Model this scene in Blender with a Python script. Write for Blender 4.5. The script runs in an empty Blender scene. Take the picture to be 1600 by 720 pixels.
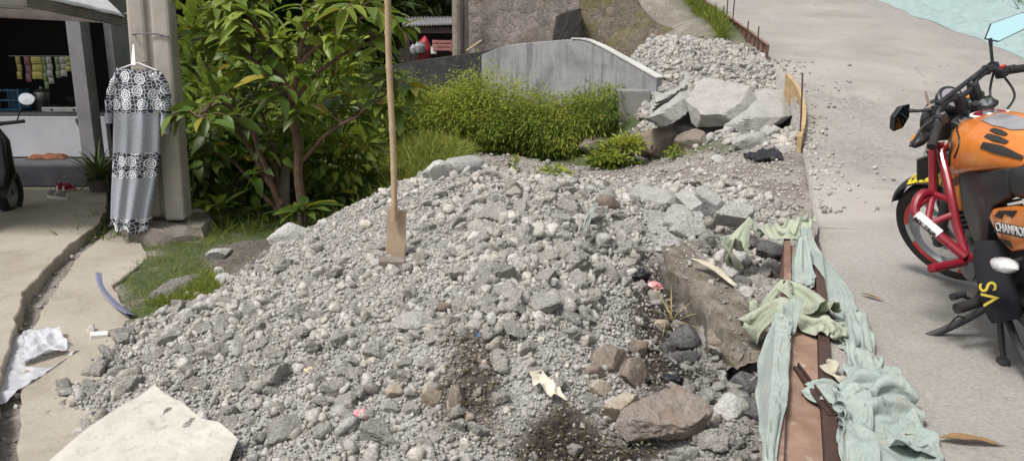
import bpy, bmesh, math, random
import numpy as np
from mathutils import Vector, Matrix, noise as mnoise
PI = math.pi
R_ = math.radians
random.seed(7)
rng = np.random.default_rng(11)
SC = bpy.context.scene
COL = SC.collection

# ------------------------------------------------------------------ camera frame
H = 1.70
PITCH = R_(12.9)
FPX = 1200.0
CP, SP = math.cos(PITCH), math.sin(PITCH)

def raydir(px, py):
    v = (360.0 - py) / FPX
    return Vector(((px - 800.0) / FPX, CP + v * SP, -SP + v * CP))

def atY(px, py, Y):
    d = raydir(px, py)
    t = Y / d.y
    return Vector((d.x * t, Y, H + d.z * t))

def atZ(px, py, z):
    d = raydir(px, py)
    t = (z - H) / d.z
    return Vector((d.x * t, d.y * t, z))

def project(P):
    P = np.atleast_2d(P)
    w = P[:, 1] * CP - (P[:, 2] - H) * SP
    u = P[:, 1] * SP + (P[:, 2] - H) * CP
    return 800 + FPX * P[:, 0] / w, 360 - FPX * u / w, w

cam_d = bpy.data.cameras.new('camera')
cam = bpy.data.objects.new('camera', cam_d)
COL.objects.link(cam)
cam.location = (0, 0, H)
cam.rotation_euler = (PI / 2 - PITCH, 0, 0)
cam_d.sensor_width = 36.0
cam_d.lens = 27.0
cam_d.clip_start = 0.05
cam_d.clip_end = 2000
SC.camera = cam

# ------------------------------------------------------------------ light
SUN_EL, SUN_AZ = 60.0, -130.0        # azimuth from +Y, clockwise
w = bpy.data.worlds.new('World')
SC.world = w
w.use_nodes = True
nt = w.node_tree
sky = nt.nodes.new('ShaderNodeTexSky')
sky.sky_type = 'NISHITA'
sky.sun_disc = False
sky.sun_elevation = R_(SUN_EL)
sky.sun_rotation = R_(SUN_AZ)
sky.air_density = 1.0
sky.dust_density = 3.0
sky.ozone_density = 0.6
bgn = nt.nodes['Background']
hz = nt.nodes.new('ShaderNodeHueSaturation')
hz.inputs['Saturation'].default_value = 0.22          # thin bright overcast: the sky light is nearly white
nt.links.new(sky.outputs[0], hz.inputs['Color'])
nt.links.new(hz.outputs[0], bgn.inputs[0])
bgn.inputs[1].default_value = 0.15
sl = bpy.data.lights.new('sun', 'SUN')
sl.energy = 3.25
sl.angle = R_(13.0)
sl.color = (1.0, 0.96, 0.90)
so = bpy.data.objects.new('sun', sl)
COL.objects.link(so)
sdir = Vector((math.sin(R_(SUN_AZ)) * math.cos(R_(SUN_EL)), math.cos(R_(SUN_AZ)) * math.cos(R_(SUN_EL)), math.sin(R_(SUN_EL))))
so.rotation_euler = sdir.to_track_quat('Z', 'Y').to_euler()
so.location = (0, 0, 30)
SC.view_settings.view_transform = 'Standard'
SC.view_settings.look = 'None'
SC.view_settings.exposure = 0.0
SC.cycles.max_bounces = 6
SC.cycles.transparent_max_bounces = 12

# ------------------------------------------------------------------ tagging
def tag(o, label=None, cat=None, group=None, kind=None):
    if label: o['label'] = label
    if cat: o['category'] = cat
    if group: o['group'] = group
    if kind: o['kind'] = kind
    return o

def empty(name, loc, label=None, cat=None, group=None):
    o = bpy.data.objects.new(name, None)
    COL.objects.link(o)
    o.empty_display_size = 0.1
    o.location = loc
    return tag(o, label, cat, group)

# ------------------------------------------------------------------ materials
def ramp(nt, fac, stops):
    r = nt.nodes.new('ShaderNodeValToRGB')
    e = r.color_ramp.elements
    while len(e) < len(stops): e.new(0.5)
    for k, (p, c) in enumerate(stops):
        e[k].position = p
        e[k].color = (c[0], c[1], c[2], 1)
    if fac is not None: nt.links.new(fac, r.inputs[0])
    return r.outputs[0]

def nz(nt, vec, scale, detail=5, rough=0.6, dist=0.0):
    n = nt.nodes.new('ShaderNodeTexNoise')
    n.inputs['Scale'].default_value = scale
    n.inputs['Detail'].default_value = detail
    n.inputs['Roughness'].default_value = rough
    n.inputs['Distortion'].default_value = dist
    if vec is not None: nt.links.new(vec, n.inputs['Vector'])
    return n.outputs[0]

def vor(nt, vec, scale, feature='F1', out='Distance', rnd=1.0, dim='3D'):
    n = nt.nodes.new('ShaderNodeTexVoronoi')
    n.voronoi_dimensions = dim
    n.feature = feature
    n.inputs['Scale'].default_value = scale
    n.inputs['Randomness'].default_value = rnd
    if vec is not None: nt.links.new(vec, n.inputs['Vector'])
    return n.outputs[out]

def mixc(nt, fac, a, b, mode='MIX'):
    m = nt.nodes.new('ShaderNodeMix')
    m.data_type = 'RGBA'
    m.blend_type = mode
    for s, v in ((m.inputs[0], fac), (m.inputs[6], a), (m.inputs[7], b)):
        if isinstance(v, (int, float)): s.default_value = v
        elif isinstance(v, tuple): s.default_value = (v[0], v[1], v[2], 1)
        else: nt.links.new(v, s)
    return m.outputs[2]

def mth(nt, op, a, b=None, c=None, clamp=False):
    m = nt.nodes.new('ShaderNodeMath')
    m.operation = op
    m.use_clamp = clamp
    for s, v in zip(m.inputs, (a, b, c)):
        if v is None: continue
        if isinstance(v, (int, float)): s.default_value = v
        else: nt.links.new(v, s)
    return m.outputs[0]

def sstep(nt, x, lo, hi):
    m = nt.nodes.new('ShaderNodeMapRange')
    m.interpolation_type = 'SMOOTHSTEP'
    m.inputs[1].default_value = lo
    m.inputs[2].default_value = hi
    nt.links.new(x, m.inputs[0])
    return m.outputs[0]

def bump(nt, h, strength, dist, prev=None):
    b = nt.nodes.new('ShaderNodeBump')
    b.inputs['Strength'].default_value = strength
    b.inputs['Distance'].default_value = dist
    nt.links.new(h, b.inputs['Height'])
    if prev is not None: nt.links.new(prev, b.inputs['Normal'])
    return b.outputs[0]

def newmat(name):
    m = bpy.data.materials.new(name)
    m.use_nodes = True
    nt = m.node_tree
    return m, nt, nt.nodes['Principled BSDF'], nt.nodes.new('ShaderNodeTexCoord').outputs['Object']

def attr(nt, name, out='Color'):
    a = nt.nodes.new('ShaderNodeAttribute')
    a.attribute_name = name
    return a.outputs[out]

def simple(name, c1, c2=None, scale=8.0, bmp=0.3, bscale=40.0, bdist=0.004, rough=0.8, metal=0.0, spots=None, coat=0.0, rnd=0.0):
    """noise-mottled surface with fine bump; spots = (colour, scale, lo, hi)"""
    m, nt, b, oc = newmat(name)
    c2 = c2 or tuple(x * 0.7 for x in c1)
    f = nz(nt, oc, scale, 6, 0.65)
    c = ramp(nt, f, [(0.32, c2), (0.66, c1)])
    if spots:
        s = nz(nt, oc, spots[1], 4, 0.7)
        c = mixc(nt, sstep(nt, s, spots[2], spots[3]), c, spots[0])
    if rnd:
        oi = nt.nodes.new('ShaderNodeObjectInfo')
        v = nt.nodes.new('ShaderNodeMapRange')
        v.inputs[3].default_value = 1 - rnd
        v.inputs[4].default_value = 1 + rnd
        nt.links.new(oi.outputs['Random'], v.inputs[0])
        hs = nt.nodes.new('ShaderNodeHueSaturation')
        nt.links.new(v.outputs[0], hs.inputs['Value'])
        nt.links.new(c, hs.inputs['Color'])
        c = hs.outputs[0]
    nt.links.new(c, b.inputs['Base Color'])
    b.inputs['Roughness'].default_value = rough
    b.inputs['Metallic'].default_value = metal
    if coat:
        b.inputs['Coat Weight'].default_value = coat
        b.inputs['Coat Roughness'].default_value = 0.08
    if bmp:
        h = nz(nt, oc, bscale, 6, 0.7)
        nt.links.new(bump(nt, h, bmp, bdist), b.inputs['Normal'])
    return m

# ------------------------------------------------------------------ mesh helpers
def np_mesh(name, V, F, mat, smooth=False, tint=None, mi=None):
    """V (n,3); F (m,k) one polygon size; tint (n,3) point colour"""
    V = np.asarray(V, dtype=np.float32)
    F = np.asarray(F, dtype=np.int32)
    me = bpy.data.meshes.new(name)
    m, k = F.shape
    me.vertices.add(len(V))
    me.vertices.foreach_set('co', V.ravel())
    me.loops.add(m * k)
    me.loops.foreach_set('vertex_index', F.ravel())
    me.polygons.add(m)
    me.polygons.foreach_set('loop_start', np.arange(0, m * k, k, dtype=np.int32))
    me.polygons.foreach_set('loop_total', np.full(m, k, dtype=np.int32))
    if smooth: me.polygons.foreach_set('use_smooth', np.ones(m, dtype=bool))
    me.update(calc_edges=True)
    if tint is not None:
        ca = me.color_attributes.new('tint', 'FLOAT_COLOR', 'POINT')
        c4 = np.ones((len(V), 4), dtype=np.float32)
        c4[:, :3] = tint
        ca.data.foreach_set('color', c4.ravel())
    for mm in (mat if isinstance(mat, (list, tuple)) else [mat]): me.materials.append(mm)
    if mi is not None: me.polygons.foreach_set('material_index', np.asarray(mi, dtype=np.int32))
    return me

def put(name, me, parent=None, loc=None, rot=None):
    o = bpy.data.objects.new(name, me)
    COL.objects.link(o)
    if parent is not None: o.parent = parent
    if loc is not None: o.location = loc
    if rot is not None: o.rotation_euler = rot
    return o

class MB:
    """collects shapes; build() links them as one mesh object"""
    def __init__(s):
        s.v = []; s.f = []; s.mi = []
    def add(s, vs, fs, mi=0):
        n = len(s.v)
        s.v += [Vector(p) for p in vs]
        s.f += [tuple(i + n for i in f) for f in fs]
        s.mi += [mi] * len(fs)
        return s
    def box(s, c, d, rot=None, mi=0, bev=0.0, taper=1.0):
        x, y, z = d[0] / 2, d[1] / 2, d[2] / 2
        M = rot if rot is not None else Matrix.Identity(3)
        c = Vector(c)
        b = min(bev, x * .9, y * .9, z * .9)
        if b <= 0:
            vs = [(sx * x * (taper if sz > 0 else 1), sy * y * (taper if sz > 0 else 1), sz * z) for sz in (-1, 1) for sy in (-1, 1) for sx in (-1, 1)]
            fs = [(0, 2, 3, 1), (4, 5, 7, 6), (0, 1, 5, 4), (1, 3, 7, 5), (3, 2, 6, 7), (2, 0, 4, 6)]
            return s.add([c + M @ Vector(p) for p in vs], fs, mi)
        bm = bmesh.new()
        bmesh.ops.create_cube(bm, size=1)
        for v in bm.verts:
            k = taper if v.co.z > 0 else 1
            v.co = Vector((v.co.x * 2 * x * k, v.co.y * 2 * y * k, v.co.z * 2 * z))
        bmesh.ops.bevel(bm, geom=bm.edges[:], offset=b, segments=2, affect='EDGES', profile=.5)
        bm.verts.index_update()
        s.add([c + M @ v.co for v in bm.verts], [[v.index for v in f.verts] for f in bm.faces], mi)
        bm.free()
        return s
    def tube(s, pts, r, n=10, mi=0, caps=True, squash=None):
        pts = [Vector(p) for p in pts]
        rs = r if isinstance(r, (list, tuple)) else [r] * len(pts)
        up = None
        rings = []
        for i, p in enumerate(pts):
            t = (pts[min(i + 1, len(pts) - 1)] - pts[max(i - 1, 0)]).normalized()
            if up is None:
                a = Vector((0, 0, 1)) if abs(t.z) < .9 else Vector((1, 0, 0))
                u = t.cross(a).normalized()
            else:
                u = (up - t * up.dot(t)).normalized()
            up = u
            vv = t.cross(u)
            q = squash or 1.0
            rings.append([p + (u * math.cos(2 * PI * k / n) + vv * math.sin(2 * PI * k / n) * q) * rs[i] for k in range(n)])
        vs = [v for ring in rings for v in ring]
        fs = []
        for i in range(len(pts) - 1):
            for k in range(n):
                a, b = i * n + k, i * n + (k + 1) % n
                fs.append((a, b, b + n, a + n))
        if caps:
            fs.append(tuple(range(n - 1, -1, -1)))
            fs.append(tuple(range((len(pts) - 1) * n, len(pts) * n)))
        return s.add(vs, fs, mi)
    def lathe(s, prof, M=None, n=24, mi=0, arc=None, closed=False):
        """prof: list of (r, h); axis local z"""
        M = M or Matrix.Identity(4)
        a0, a1 = arc or (0, 2 * PI)
        full = arc is None
        m = n if full else n + 1
        vs = []
        for r, h in prof:
            for k in range(m):
                a = a0 + (a1 - a0) * k / n
                vs.append(M @ Vector((r * math.cos(a), r * math.sin(a), h)))
        fs = []
        L = len(prof)
        for i in range(L if closed else L - 1):
            j = (i + 1) % L
            for k in range(n):
                k2 = (k + 1) % m
                fs.append((i * m + k, i * m + k2, j * m + k2, j * m + k))
        return s.add(vs, fs, mi)
    def grid(s, fn, nu, nv, mi=0, closed_u=False):
        vs = [fn(i / (nu if closed_u else nu - 1), j / (nv - 1)) for j in range(nv) for i in range(nu)]
        fs = []
        for j in range(nv - 1):
            for i in range(nu if closed_u else nu - 1):
                i2 = (i + 1) % nu
                fs.append((j * nu + i, j * nu + i2, (j + 1) * nu + i2, (j + 1) * nu + i))
        return s.add(vs, fs, mi)
    def prism(s, poly, axis, d0, d1, mi=0, M=None):
        """poly: list of 2D points, extruded along axis ('x','y','z') from d0 to d1"""
        def P(p, d):
            q = {'x': (d, p[0], p[1]), 'y': (p[0], d, p[1]), 'z': (p[0], p[1], d)}[axis]
            return M @ Vector(q) if M is not None else Vector(q)
        n = len(poly)
        vs = [P(p, d0) for p in poly] + [P(p, d1) for p in poly]
        fs = [tuple(range(n - 1, -1, -1)), tuple(range(n, 2 * n))] + [(i, (i + 1) % n, n + (i + 1) % n, n + i) for i in range(n)]
        return s.add(vs, fs, mi)
    def build(s, name, mat, parent=None, origin=None, smooth=False, bevel=0.0, sub=0, jitter=0.0, jscale=3.0, sharp=35):
        me = bpy.data.meshes.new(name)
        og = Vector(origin) if origin is not None else Vector((0, 0, 0))
        me.from_pydata([v - og for v in s.v], [], s.f)
        for mm in (mat if isinstance(mat, (list, tuple)) else [mat]): me.materials.append(mm)
        me.polygons.foreach_set('material_index', s.mi)
        bm = bmesh.new()
        bm.from_mesh(me)
        bmesh.ops.recalc_face_normals(bm, faces=bm.faces)
        if bevel:
            es = [e for e in bm.edges if len(e.link_faces) == 2 and e.calc_face_angle(0) > .5]
            bmesh.ops.bevel(bm, geom=es, offset=bevel, segments=2, affect='EDGES', profile=.5)
        for _ in range(sub):
            bmesh.ops.subdivide_edges(bm, edges=bm.edges[:], cuts=1, use_grid_fill=True)
        if jitter:
            for v in bm.verts:
                p = v.co * jscale
                v.co += Vector(mnoise.noise_vector(p)) * jitter + Vector(mnoise.noise_vector(p * 3.1)) * jitter * .4
        bm.to_mesh(me)
        bm.free()
        if smooth:
            me.polygons.foreach_set('use_smooth', [True] * len(me.polygons))
            if sharp:
                try: me.set_sharp_from_angle(angle=R_(sharp))
                except Exception: pass
        return put(name, me, parent, og if parent is None else None)

def rotz(a): return Matrix.Rotation(a, 3, 'Z')
def euler(x, y, z): return (Matrix.Rotation(z, 3, 'Z') @ Matrix.Rotation(y, 3, 'Y') @ Matrix.Rotation(x, 3, 'X'))
def smoothline(pts, n):
    """Catmull-Rom through pts"""
    P = [Vector(p) for p in pts]
    out = []
    L = len(P) - 1
    for k in range(n + 1):
        t = k / n * L
        i = min(int(t), L - 1)
        u = t - i
        p0, p1, p2, p3 = P[max(i - 1, 0)], P[i], P[i + 1], P[min(i + 2, L)]
        out.append(.5 * ((2 * p1) + (p2 - p0) * u + (2 * p0 - 5 * p1 + 4 * p2 - p3) * u * u + (3 * p1 - p0 - 3 * p2 + p3) * u ** 3))
    return out
# ------------------------------------------------------------------ road line
RY = np.array([-60, -3, 2.25, 3.8, 5.0, 8.0, 10.5, 12.2, 18.0, 26.0, 60.0])
RXL = np.array([-21.5, -0.85, 1.06, 1.62, 2.05, 3.04, 3.78, 3.96, 3.96, 3.4, 0.0])
RXR = np.array([-17.0, 3.6, 5.4, 5.95, 6.4, 7.6, 8.2, 8.4, 8.64, 8.2, 5.0])
RZ = np.array([0.1, 0.30, 0.42, 0.518, 0.57, 0.72, 1.30, 1.68, 2.92, 4.7, 12.0])
def smooth_interp(y, xs, ys):
    y = np.asarray(y, float)
    s = np.zeros_like(y)
    for dy, wt in ((-.6, .2), (-.3, .2), (0, .2), (.3, .2), (.6, .2)): s += wt * np.interp(y + dy, xs, ys)
    return s
def road_z(y): return smooth_interp(y, RY, RZ)
def road_l(y): return smooth_interp(y, RY, RXL)
def road_r(y): return smooth_interp(y, RY, RXR)

# ------------------------------------------------------------------ terrain control points
CT = []
def c_(px, py, z): CT.append(tuple(atZ(px, py, z)))
for a in [
    # left yard and grass
    (-150, 293, -.02), (165, 293, -.02), (0, 420, -.02), (0, 600, -.06), (30, 500, -.06), (60, 720, -.06), (-200, 720, -.06), (240, 372, -.03), (200, 430, -.03), (150, 560, -.05),
    (250, 440, .0), (330, 440, .05), (400, 380, .08), (300, 400, .03), (440, 378, .14), (350, 352, .04), (180, 480, -.02), (110, 600, -.03),
    # heap
    (330, 458, .06), (430, 392, .24), (530, 334, .50), (600, 300, .60), (640, 281, .65), (740, 264, .66), (850, 287, .56), (930, 287, .51), (1000, 296, .49),
    (200, 520, .03), (100, 640, -.02), (200, 600, .06), (300, 560, .12), (300, 650, .06), (400, 500, .22), (400, 600, .16), (400, 690, .08), (500, 450, .34), (500, 550, .26), (500, 680, .12),
    (612, 405, .43), (620, 500, .36), (620, 600, .24), (620, 700, .12), (720, 360, .56), (720, 450, .48), (720, 550, .36), (720, 650, .2), (850, 345, .62), (850, 420, .52), (850, 520, .4), (850, 620, .22), (860, 710, .08),
    (950, 345, .58), (960, 420, .47), (940, 500, .36), (940, 560, .28), (1000, 600, .2), (1040, 700, .1), (1150, 700, .12), (1100, 300, .52), (1200, 300, .58), (1100, 350, .5),
    (1060, 405, .38), (1130, 470, .30), (1180, 540, .25), (1190, 400, .30), (1200, 450, .24), (1130, 600, .16), (1165, 580, .16), (1010, 470, .22), (1040, 530, .18),
    # path, bank foot
    (720, 240, .2), (820, 252, .2), (800, 245, .2), (900, 262, .27), (980, 266, .34), (1050, 262, .42), (1120, 256, .52), (1200, 262, .62), (1060, 240, .48), (1130, 222, .62), (1210, 230, .72), (960, 245, .3), (900, 238, .2),
    # rubble bank up to the road
    (1000, 195, .75), (1110, 207, .76), (1200, 212, .78), (1060, 140, 1.2), (1180, 145, 1.16), ]: c_(*a)
def cy(px, py, Y): CT.append(tuple(atY(px, py, Y)))
cy(1010, 104, 12.2); cy(1120, 88, 12.4); cy(1180, 100, 11.8); cy(1000, 76, 13.0); cy(1100, 66, 13.2); cy(1050, 45, 14.5); cy(1000, 10, 16.0); cy(1110, 20, 16.0)
CT += [(-9, 10, -.02), (-9, 3, -.05), (-6, 0, -.05), (-3, 1.2, -.05), (-1.5, 1.5, .02), (0, 1.6, .12), (.6, 1.6, .2), (-2, -3, .0), (-9, -3, -.05),
       (-2.1, 7.0, .08), (-1.4, 7.8, .12), (-3.2, 8, .02), (-.4, 8.6, .25), (-3, 10, .0), (-1, 11, .1), (-.5, 13.5, .1), (1.0, 13.2, .1), (-5, 13, .05), (-9, 14, .1), (-9, 20, .5), (-3, 18, .6), (1, 16, 1.0), (2.5, 15, 1.7), (-2, 22, 1.2)]
CT = np.array(CT)
def tps_fit(C):
    n = len(C)
    d = np.hypot(C[:, None, 0] - C[None, :, 0], C[:, None, 1] - C[None, :, 1])
    K = np.where(d > 0, d * d * np.log(d + 1e-9), 0) + np.eye(n) * 0.02
    P = np.c_[np.ones(n), C[:, :2]]
    A = np.zeros((n + 3, n + 3))
    A[:n, :n] = K; A[:n, n:] = P; A[n:, :n] = P.T
    return np.linalg.solve(A, np.r_[C[:, 2], 0, 0, 0])
TW = tps_fit(CT)
def tps(x, y):
    out = np.zeros(len(x))
    for s in range(0, len(x), 20000):
        xs, ys = x[s:s + 20000], y[s:s + 20000]
        d = np.hypot(xs[:, None] - CT[None, :, 0], ys[:, None] - CT[None, :, 1])
        K = np.where(d > 0, d * d * np.log(d + 1e-9), 0)
        out[s:s + 20000] = K @ TW[:-3] + TW[-3] + TW[-2] * xs + TW[-1] * ys
    return out
def sm(a, b, x):
    t = np.clip((x - a) / (b - a), 0, 1)
    return t * t * (3 - 2 * t)
def vnoise(x, y, s, seed=0):
    """cheap numpy value noise"""
    x = np.asarray(x) * s + seed * 17.3; y = np.asarray(y) * s + seed * 9.1
    xi, yi = np.floor(x), np.floor(y)
    fx, fy = x - xi, y - yi
    fx = fx * fx * (3 - 2 * fx); fy = fy * fy * (3 - 2 * fy)
    def h(a, b):
        q = np.sin(a * 127.1 + b * 311.7 + seed) * 43758.5453
        return q - np.floor(q)
    return (h(xi, yi) * (1 - fx) + h(xi + 1, yi) * fx) * (1 - fy) + (h(xi, yi + 1) * (1 - fx) + h(xi + 1, yi + 1) * fx) * fy
def terrain(x, y):
    x = np.atleast_1d(np.asarray(x, float)); y = np.atleast_1d(np.asarray(y, float))
    z = np.clip(tps(np.clip(x, -9, 9), np.clip(y, -3, 22)), -.2, 4)
    far = 0.1 + 0.42 * np.clip(y - 19, 0, 80) + .25 * np.clip(-x - 12, 0, 60) * sm(8, 30, y)
    k = np.maximum(sm(17, 22, y), sm(-7, -9.5, x))
    left = 0.0 + far
    z = z * (1 - k) + left * k
    rz, xl, xr = road_z(y), road_l(y), road_r(y)
    bank = rz + .05 + .55 * sm(0, 1.5, x - xr) + .22 * np.clip(x - xr - 1.5, 0, 60)
    ins = (x > xl - .02)
    farroad = sm(18, 22, y) * sm(xl - 3, xl - .2, x)
    z = z * (1 - farroad) + (rz - .05) * farroad
    z = np.where(ins, np.where(x < xr + .0, rz - .06, np.maximum(bank, rz - .06)), z)
    return z
def tz(x, y): return float(terrain(x, y)[0])

# polygon helpers in the ground plane
def gpoly(pts, z=None):
    """pixel outline on the terrain -> world XY polygon (via z per point)"""
    return np.array([tuple(atZ(p[0], p[1], p[2] if len(p) > 2 else z))[:2] for p in pts])
def inpoly(x, y, poly):
    c = np.zeros(len(x), bool)
    n = len(poly)
    j = n - 1
    for i in range(n):
        xi, yi = poly[i]; xj, yj = poly[j]
        k = ((yi > y) != (yj > y)) & (x < (xj - xi) * (y - yi) / (yj - yi + 1e-12) + xi)
        c ^= k
        j = i
    return c
def distpoly(x, y, poly):
    d = np.full(len(x), 1e9)
    n = len(poly)
    for i in range(n):
        a, b = poly[i], poly[(i + 1) % n]
        ab = b - a
        t = np.clip(((x - a[0]) * ab[0] + (y - a[1]) * ab[1]) / (ab @ ab + 1e-12), 0, 1)
        d = np.minimum(d, np.hypot(x - a[0] - t * ab[0], y - a[1] - t * ab[1]))
    return d
def softmask(x, y, poly, wd):
    d = distpoly(x, y, poly)
    s = np.where(inpoly(x, y, poly), d, -d) + (vnoise(x, y, 5, 3) - .5) * wd * 2
    return sm(-wd, wd, s)

HEAP = gpoly([(70, 660, -.02), (105, 590, -.02), (200, 518, .03), (330, 456, .06), (430, 390, .24), (530, 333, .5), (600, 299, .6), (640, 280, .65), (740, 263, .66), (850, 285, .56), (1000, 294, .49), (1130, 296, .52), (1245, 320, .58),
              (1240, 440, .25), (1195, 560, .18), (1185, 760, .12), (500, 760, .1), (60, 790, -.05)])
BANK = np.array([tuple(atY(*q))[:2] for q in [(975, 84, 13.0), (1120, 62, 13.2), (1198, 92, 12.1), (1243, 130, 10.4), (1250, 222, 8.1)]] + [tuple(atZ(*q))[:2] for q in [(1160, 235, .62), (1080, 215, .7), (1000, 195, .75), (1020, 150, 1.15)]])
MUD = gpoly([(830, 650, .18), (900, 640, .18), (960, 672, .14), (1040, 690, .1), (1020, 760, .08), (820, 760, .06), (800, 705, .1)])
MUD2 = gpoly([(985, 440, .25), (1040, 420, .3), (1090, 520, .22), (1100, 590, .18), (1000, 620, .2), (985, 540, .22)])
MUD3 = gpoly([(700, 505, .42), (790, 510, .42), (780, 640, .24), (690, 640, .24)])
GREEN = gpoly([(205, 370, -.02), (420, 345, .05), (470, 372, .15), (430, 400, .2), (340, 460, .06), (215, 505, 0), (180, 440, -.03), (235, 400, -.03)])
SOIL = gpoly([(345, 380, .04), (440, 365, .14), (470, 372, .2), (400, 415, .15), (355, 432, .06), (320, 405, .04)])
PATH = gpoly([(700, 245, .2), (760, 232, .2), (900, 252, .25), (1000, 250, .34), (1100, 250, .5), (1250, 240, .68), (1250, 320, .58), (1000, 296, .49), (850, 288, .5), (760, 266, .5)])

# ------------------------------------------------------------------ ground sheet
def axis(a, b, step, far):
    c = np.arange(a, b + 1e-6, step)
    l = a - np.cumsum(step * 1.25 ** np.arange(1, 60)); l = l[l > -far]
    r = b + np.cumsum(step * 1.25 ** np.arange(1, 60)); r = r[r < far]
    return np.r_[-far, l[::-1], c, r, far]
gx, gy = axis(-6.5, 5.0, .05, 300), axis(1.2, 14.5, .05, 300)
X, Y = np.meshgrid(gx, gy)
xf, yf = X.ravel(), Y.ravel()
zf = terrain(xf, yf)
loc_ = sm(-8, -6, xf) * sm(8, 5, xf) * sm(0, 1.2, yf) * sm(18, 14, yf)
inroad = (xf > road_l(yf) - .05) & (xf < road_r(yf) + .05)
mh = softmask(xf, yf, HEAP, .08); mb = softmask(xf, yf, BANK, .15); mm_ = np.maximum(softmask(xf, yf, MUD, .06), np.maximum(softmask(xf, yf, MUD2, .06), .75 * softmask(xf, yf, MUD3, .12)))
mg = softmask(xf, yf, GREEN, .12); ms = softmask(xf, yf, SOIL, .08); mp = softmask(xf, yf, PATH, .2)
rub = np.maximum(mh, mb)
rough = (vnoise(xf, yf, 9, 1) - .5) * .05 + (vnoise(xf, yf, 21, 2) - .5) * .03
zf = zf + np.where(inroad, 0, loc_ * rough * (.35 + .65 * np.maximum(rub, ms)))
zf = zf - np.where(inroad, 0, .012 * mh)
wild = np.clip(1 - np.maximum.reduce([rub, mp, ms, mm_]), 0, 1) * np.maximum(sm(6.6, 7.4, yf) * sm(3.2, 2.0, xf), sm(12, 14, yf))
wild *= 1 - .9 * sm(1.0, 1.6, xf) * sm(13.0, 13.6, yf) * sm(road_l(yf) - .1, road_l(yf) - .9, xf)
wild = np.maximum(wild, sm(0, .5, xf - road_r(yf)))
green = np.maximum(mg * (1 - ms), wild)
tint = np.stack([rub * (1 - mm_), green, np.maximum(mm_, ms * .62)], 1)
nx, ny = len(gx), len(gy)
idx = np.arange(nx * ny).reshape(ny, nx)
F = np.stack([idx[:-1, :-1], idx[:-1, 1:], idx[1:, 1:], idx[1:, :-1]], -1).reshape(-1, 4)

m_ground, nt, b, oc = newmat('ground earth')
t_ = attr(nt, 'tint')
sep = nt.nodes.new('ShaderNodeSeparateColor'); nt.links.new(t_, sep.inputs[0])
n1 = nz(nt, oc, 2.2, 6, .65); n2 = nz(nt, oc, 28, 5, .7)
dirt = ramp(nt, n2, [(.3, (.11, .085, .065)), (.55, (.235, .205, .175)), (.75, (.38, .35, .32))])
dirt = mixc(nt, sstep(nt, n1, .4, .62), dirt, ramp(nt, n2, [(.3, (.20, .18, .16)), (.7, (.42, .39, .36))]))
grav = ramp(nt, n2, [(.3, (.17, .165, .155)), (.6, (.42, .41, .395))])
grn = ramp(nt, n2, [(.3, (.030, .045, .014)), (.5, (.06, .085, .024)), (.75, (.12, .115, .06))])
mud = ramp(nt, n2, [(.35, (.014, .011, .010)), (.58, (.048, .037, .031)), (.78, (.15, .13, .115))])
c = mixc(nt, sep.outputs[0], dirt, grav)
gm = mth(nt, 'MULTIPLY', sep.outputs[1], sstep(nt, n1, .3, .45))
c = mixc(nt, gm, c, grn)
c = mixc(nt, sep.outputs[2], c, mud)
nt.links.new(c, b.inputs['Base Color'])
b.inputs['Roughness'].default_value = .95
bb = bump(nt, n2, .7, .03)
nt.links.new(bump(nt, vor(nt, oc, 60), .5, .01, bb), b.inputs['Normal'])
me = np_mesh('ground', np.c_[xf, yf, zf], F, m_ground, True, tint)
tag(put('ground', me), kind='structure')

def ground_z(x, y):
    """bilinear sample of the finished sheet"""
    x = np.atleast_1d(np.asarray(x, float)); y = np.atleast_1d(np.asarray(y, float))
    i = np.clip(np.searchsorted(gx, x) - 1, 0, nx - 2); j = np.clip(np.searchsorted(gy, y) - 1, 0, ny - 2)
    fx = np.clip((x - gx[i]) / (gx[i + 1] - gx[i]), 0, 1); fy = np.clip((y - gy[j]) / (gy[j + 1] - gy[j]), 0, 1)
    Z = zf.reshape(ny, nx)
    return (Z[j, i] * (1 - fx) + Z[j, i + 1] * fx) * (1 - fy) + (Z[j + 1, i] * (1 - fx) + Z[j + 1, i + 1] * fx) * fy
def gz(x, y): return float(ground_z(x, y)[0])
def hit(px, py, lo=1.5, hi=40):
    """where the view ray of a photo pixel meets the ground sheet"""
    d = raydir(px, py)
    ys = np.linspace(lo, hi, 1600)
    xs = d.x / d.y * ys; zs = H + d.z / d.y * ys
    k = np.argmax(zs < ground_z(xs, ys))
    return Vector((xs[k], ys[k], gz(xs[k], ys[k])))
def hits(P, off=0.0):
    return [hit(*p) + Vector((0, 0, off)) for p in P]

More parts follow.
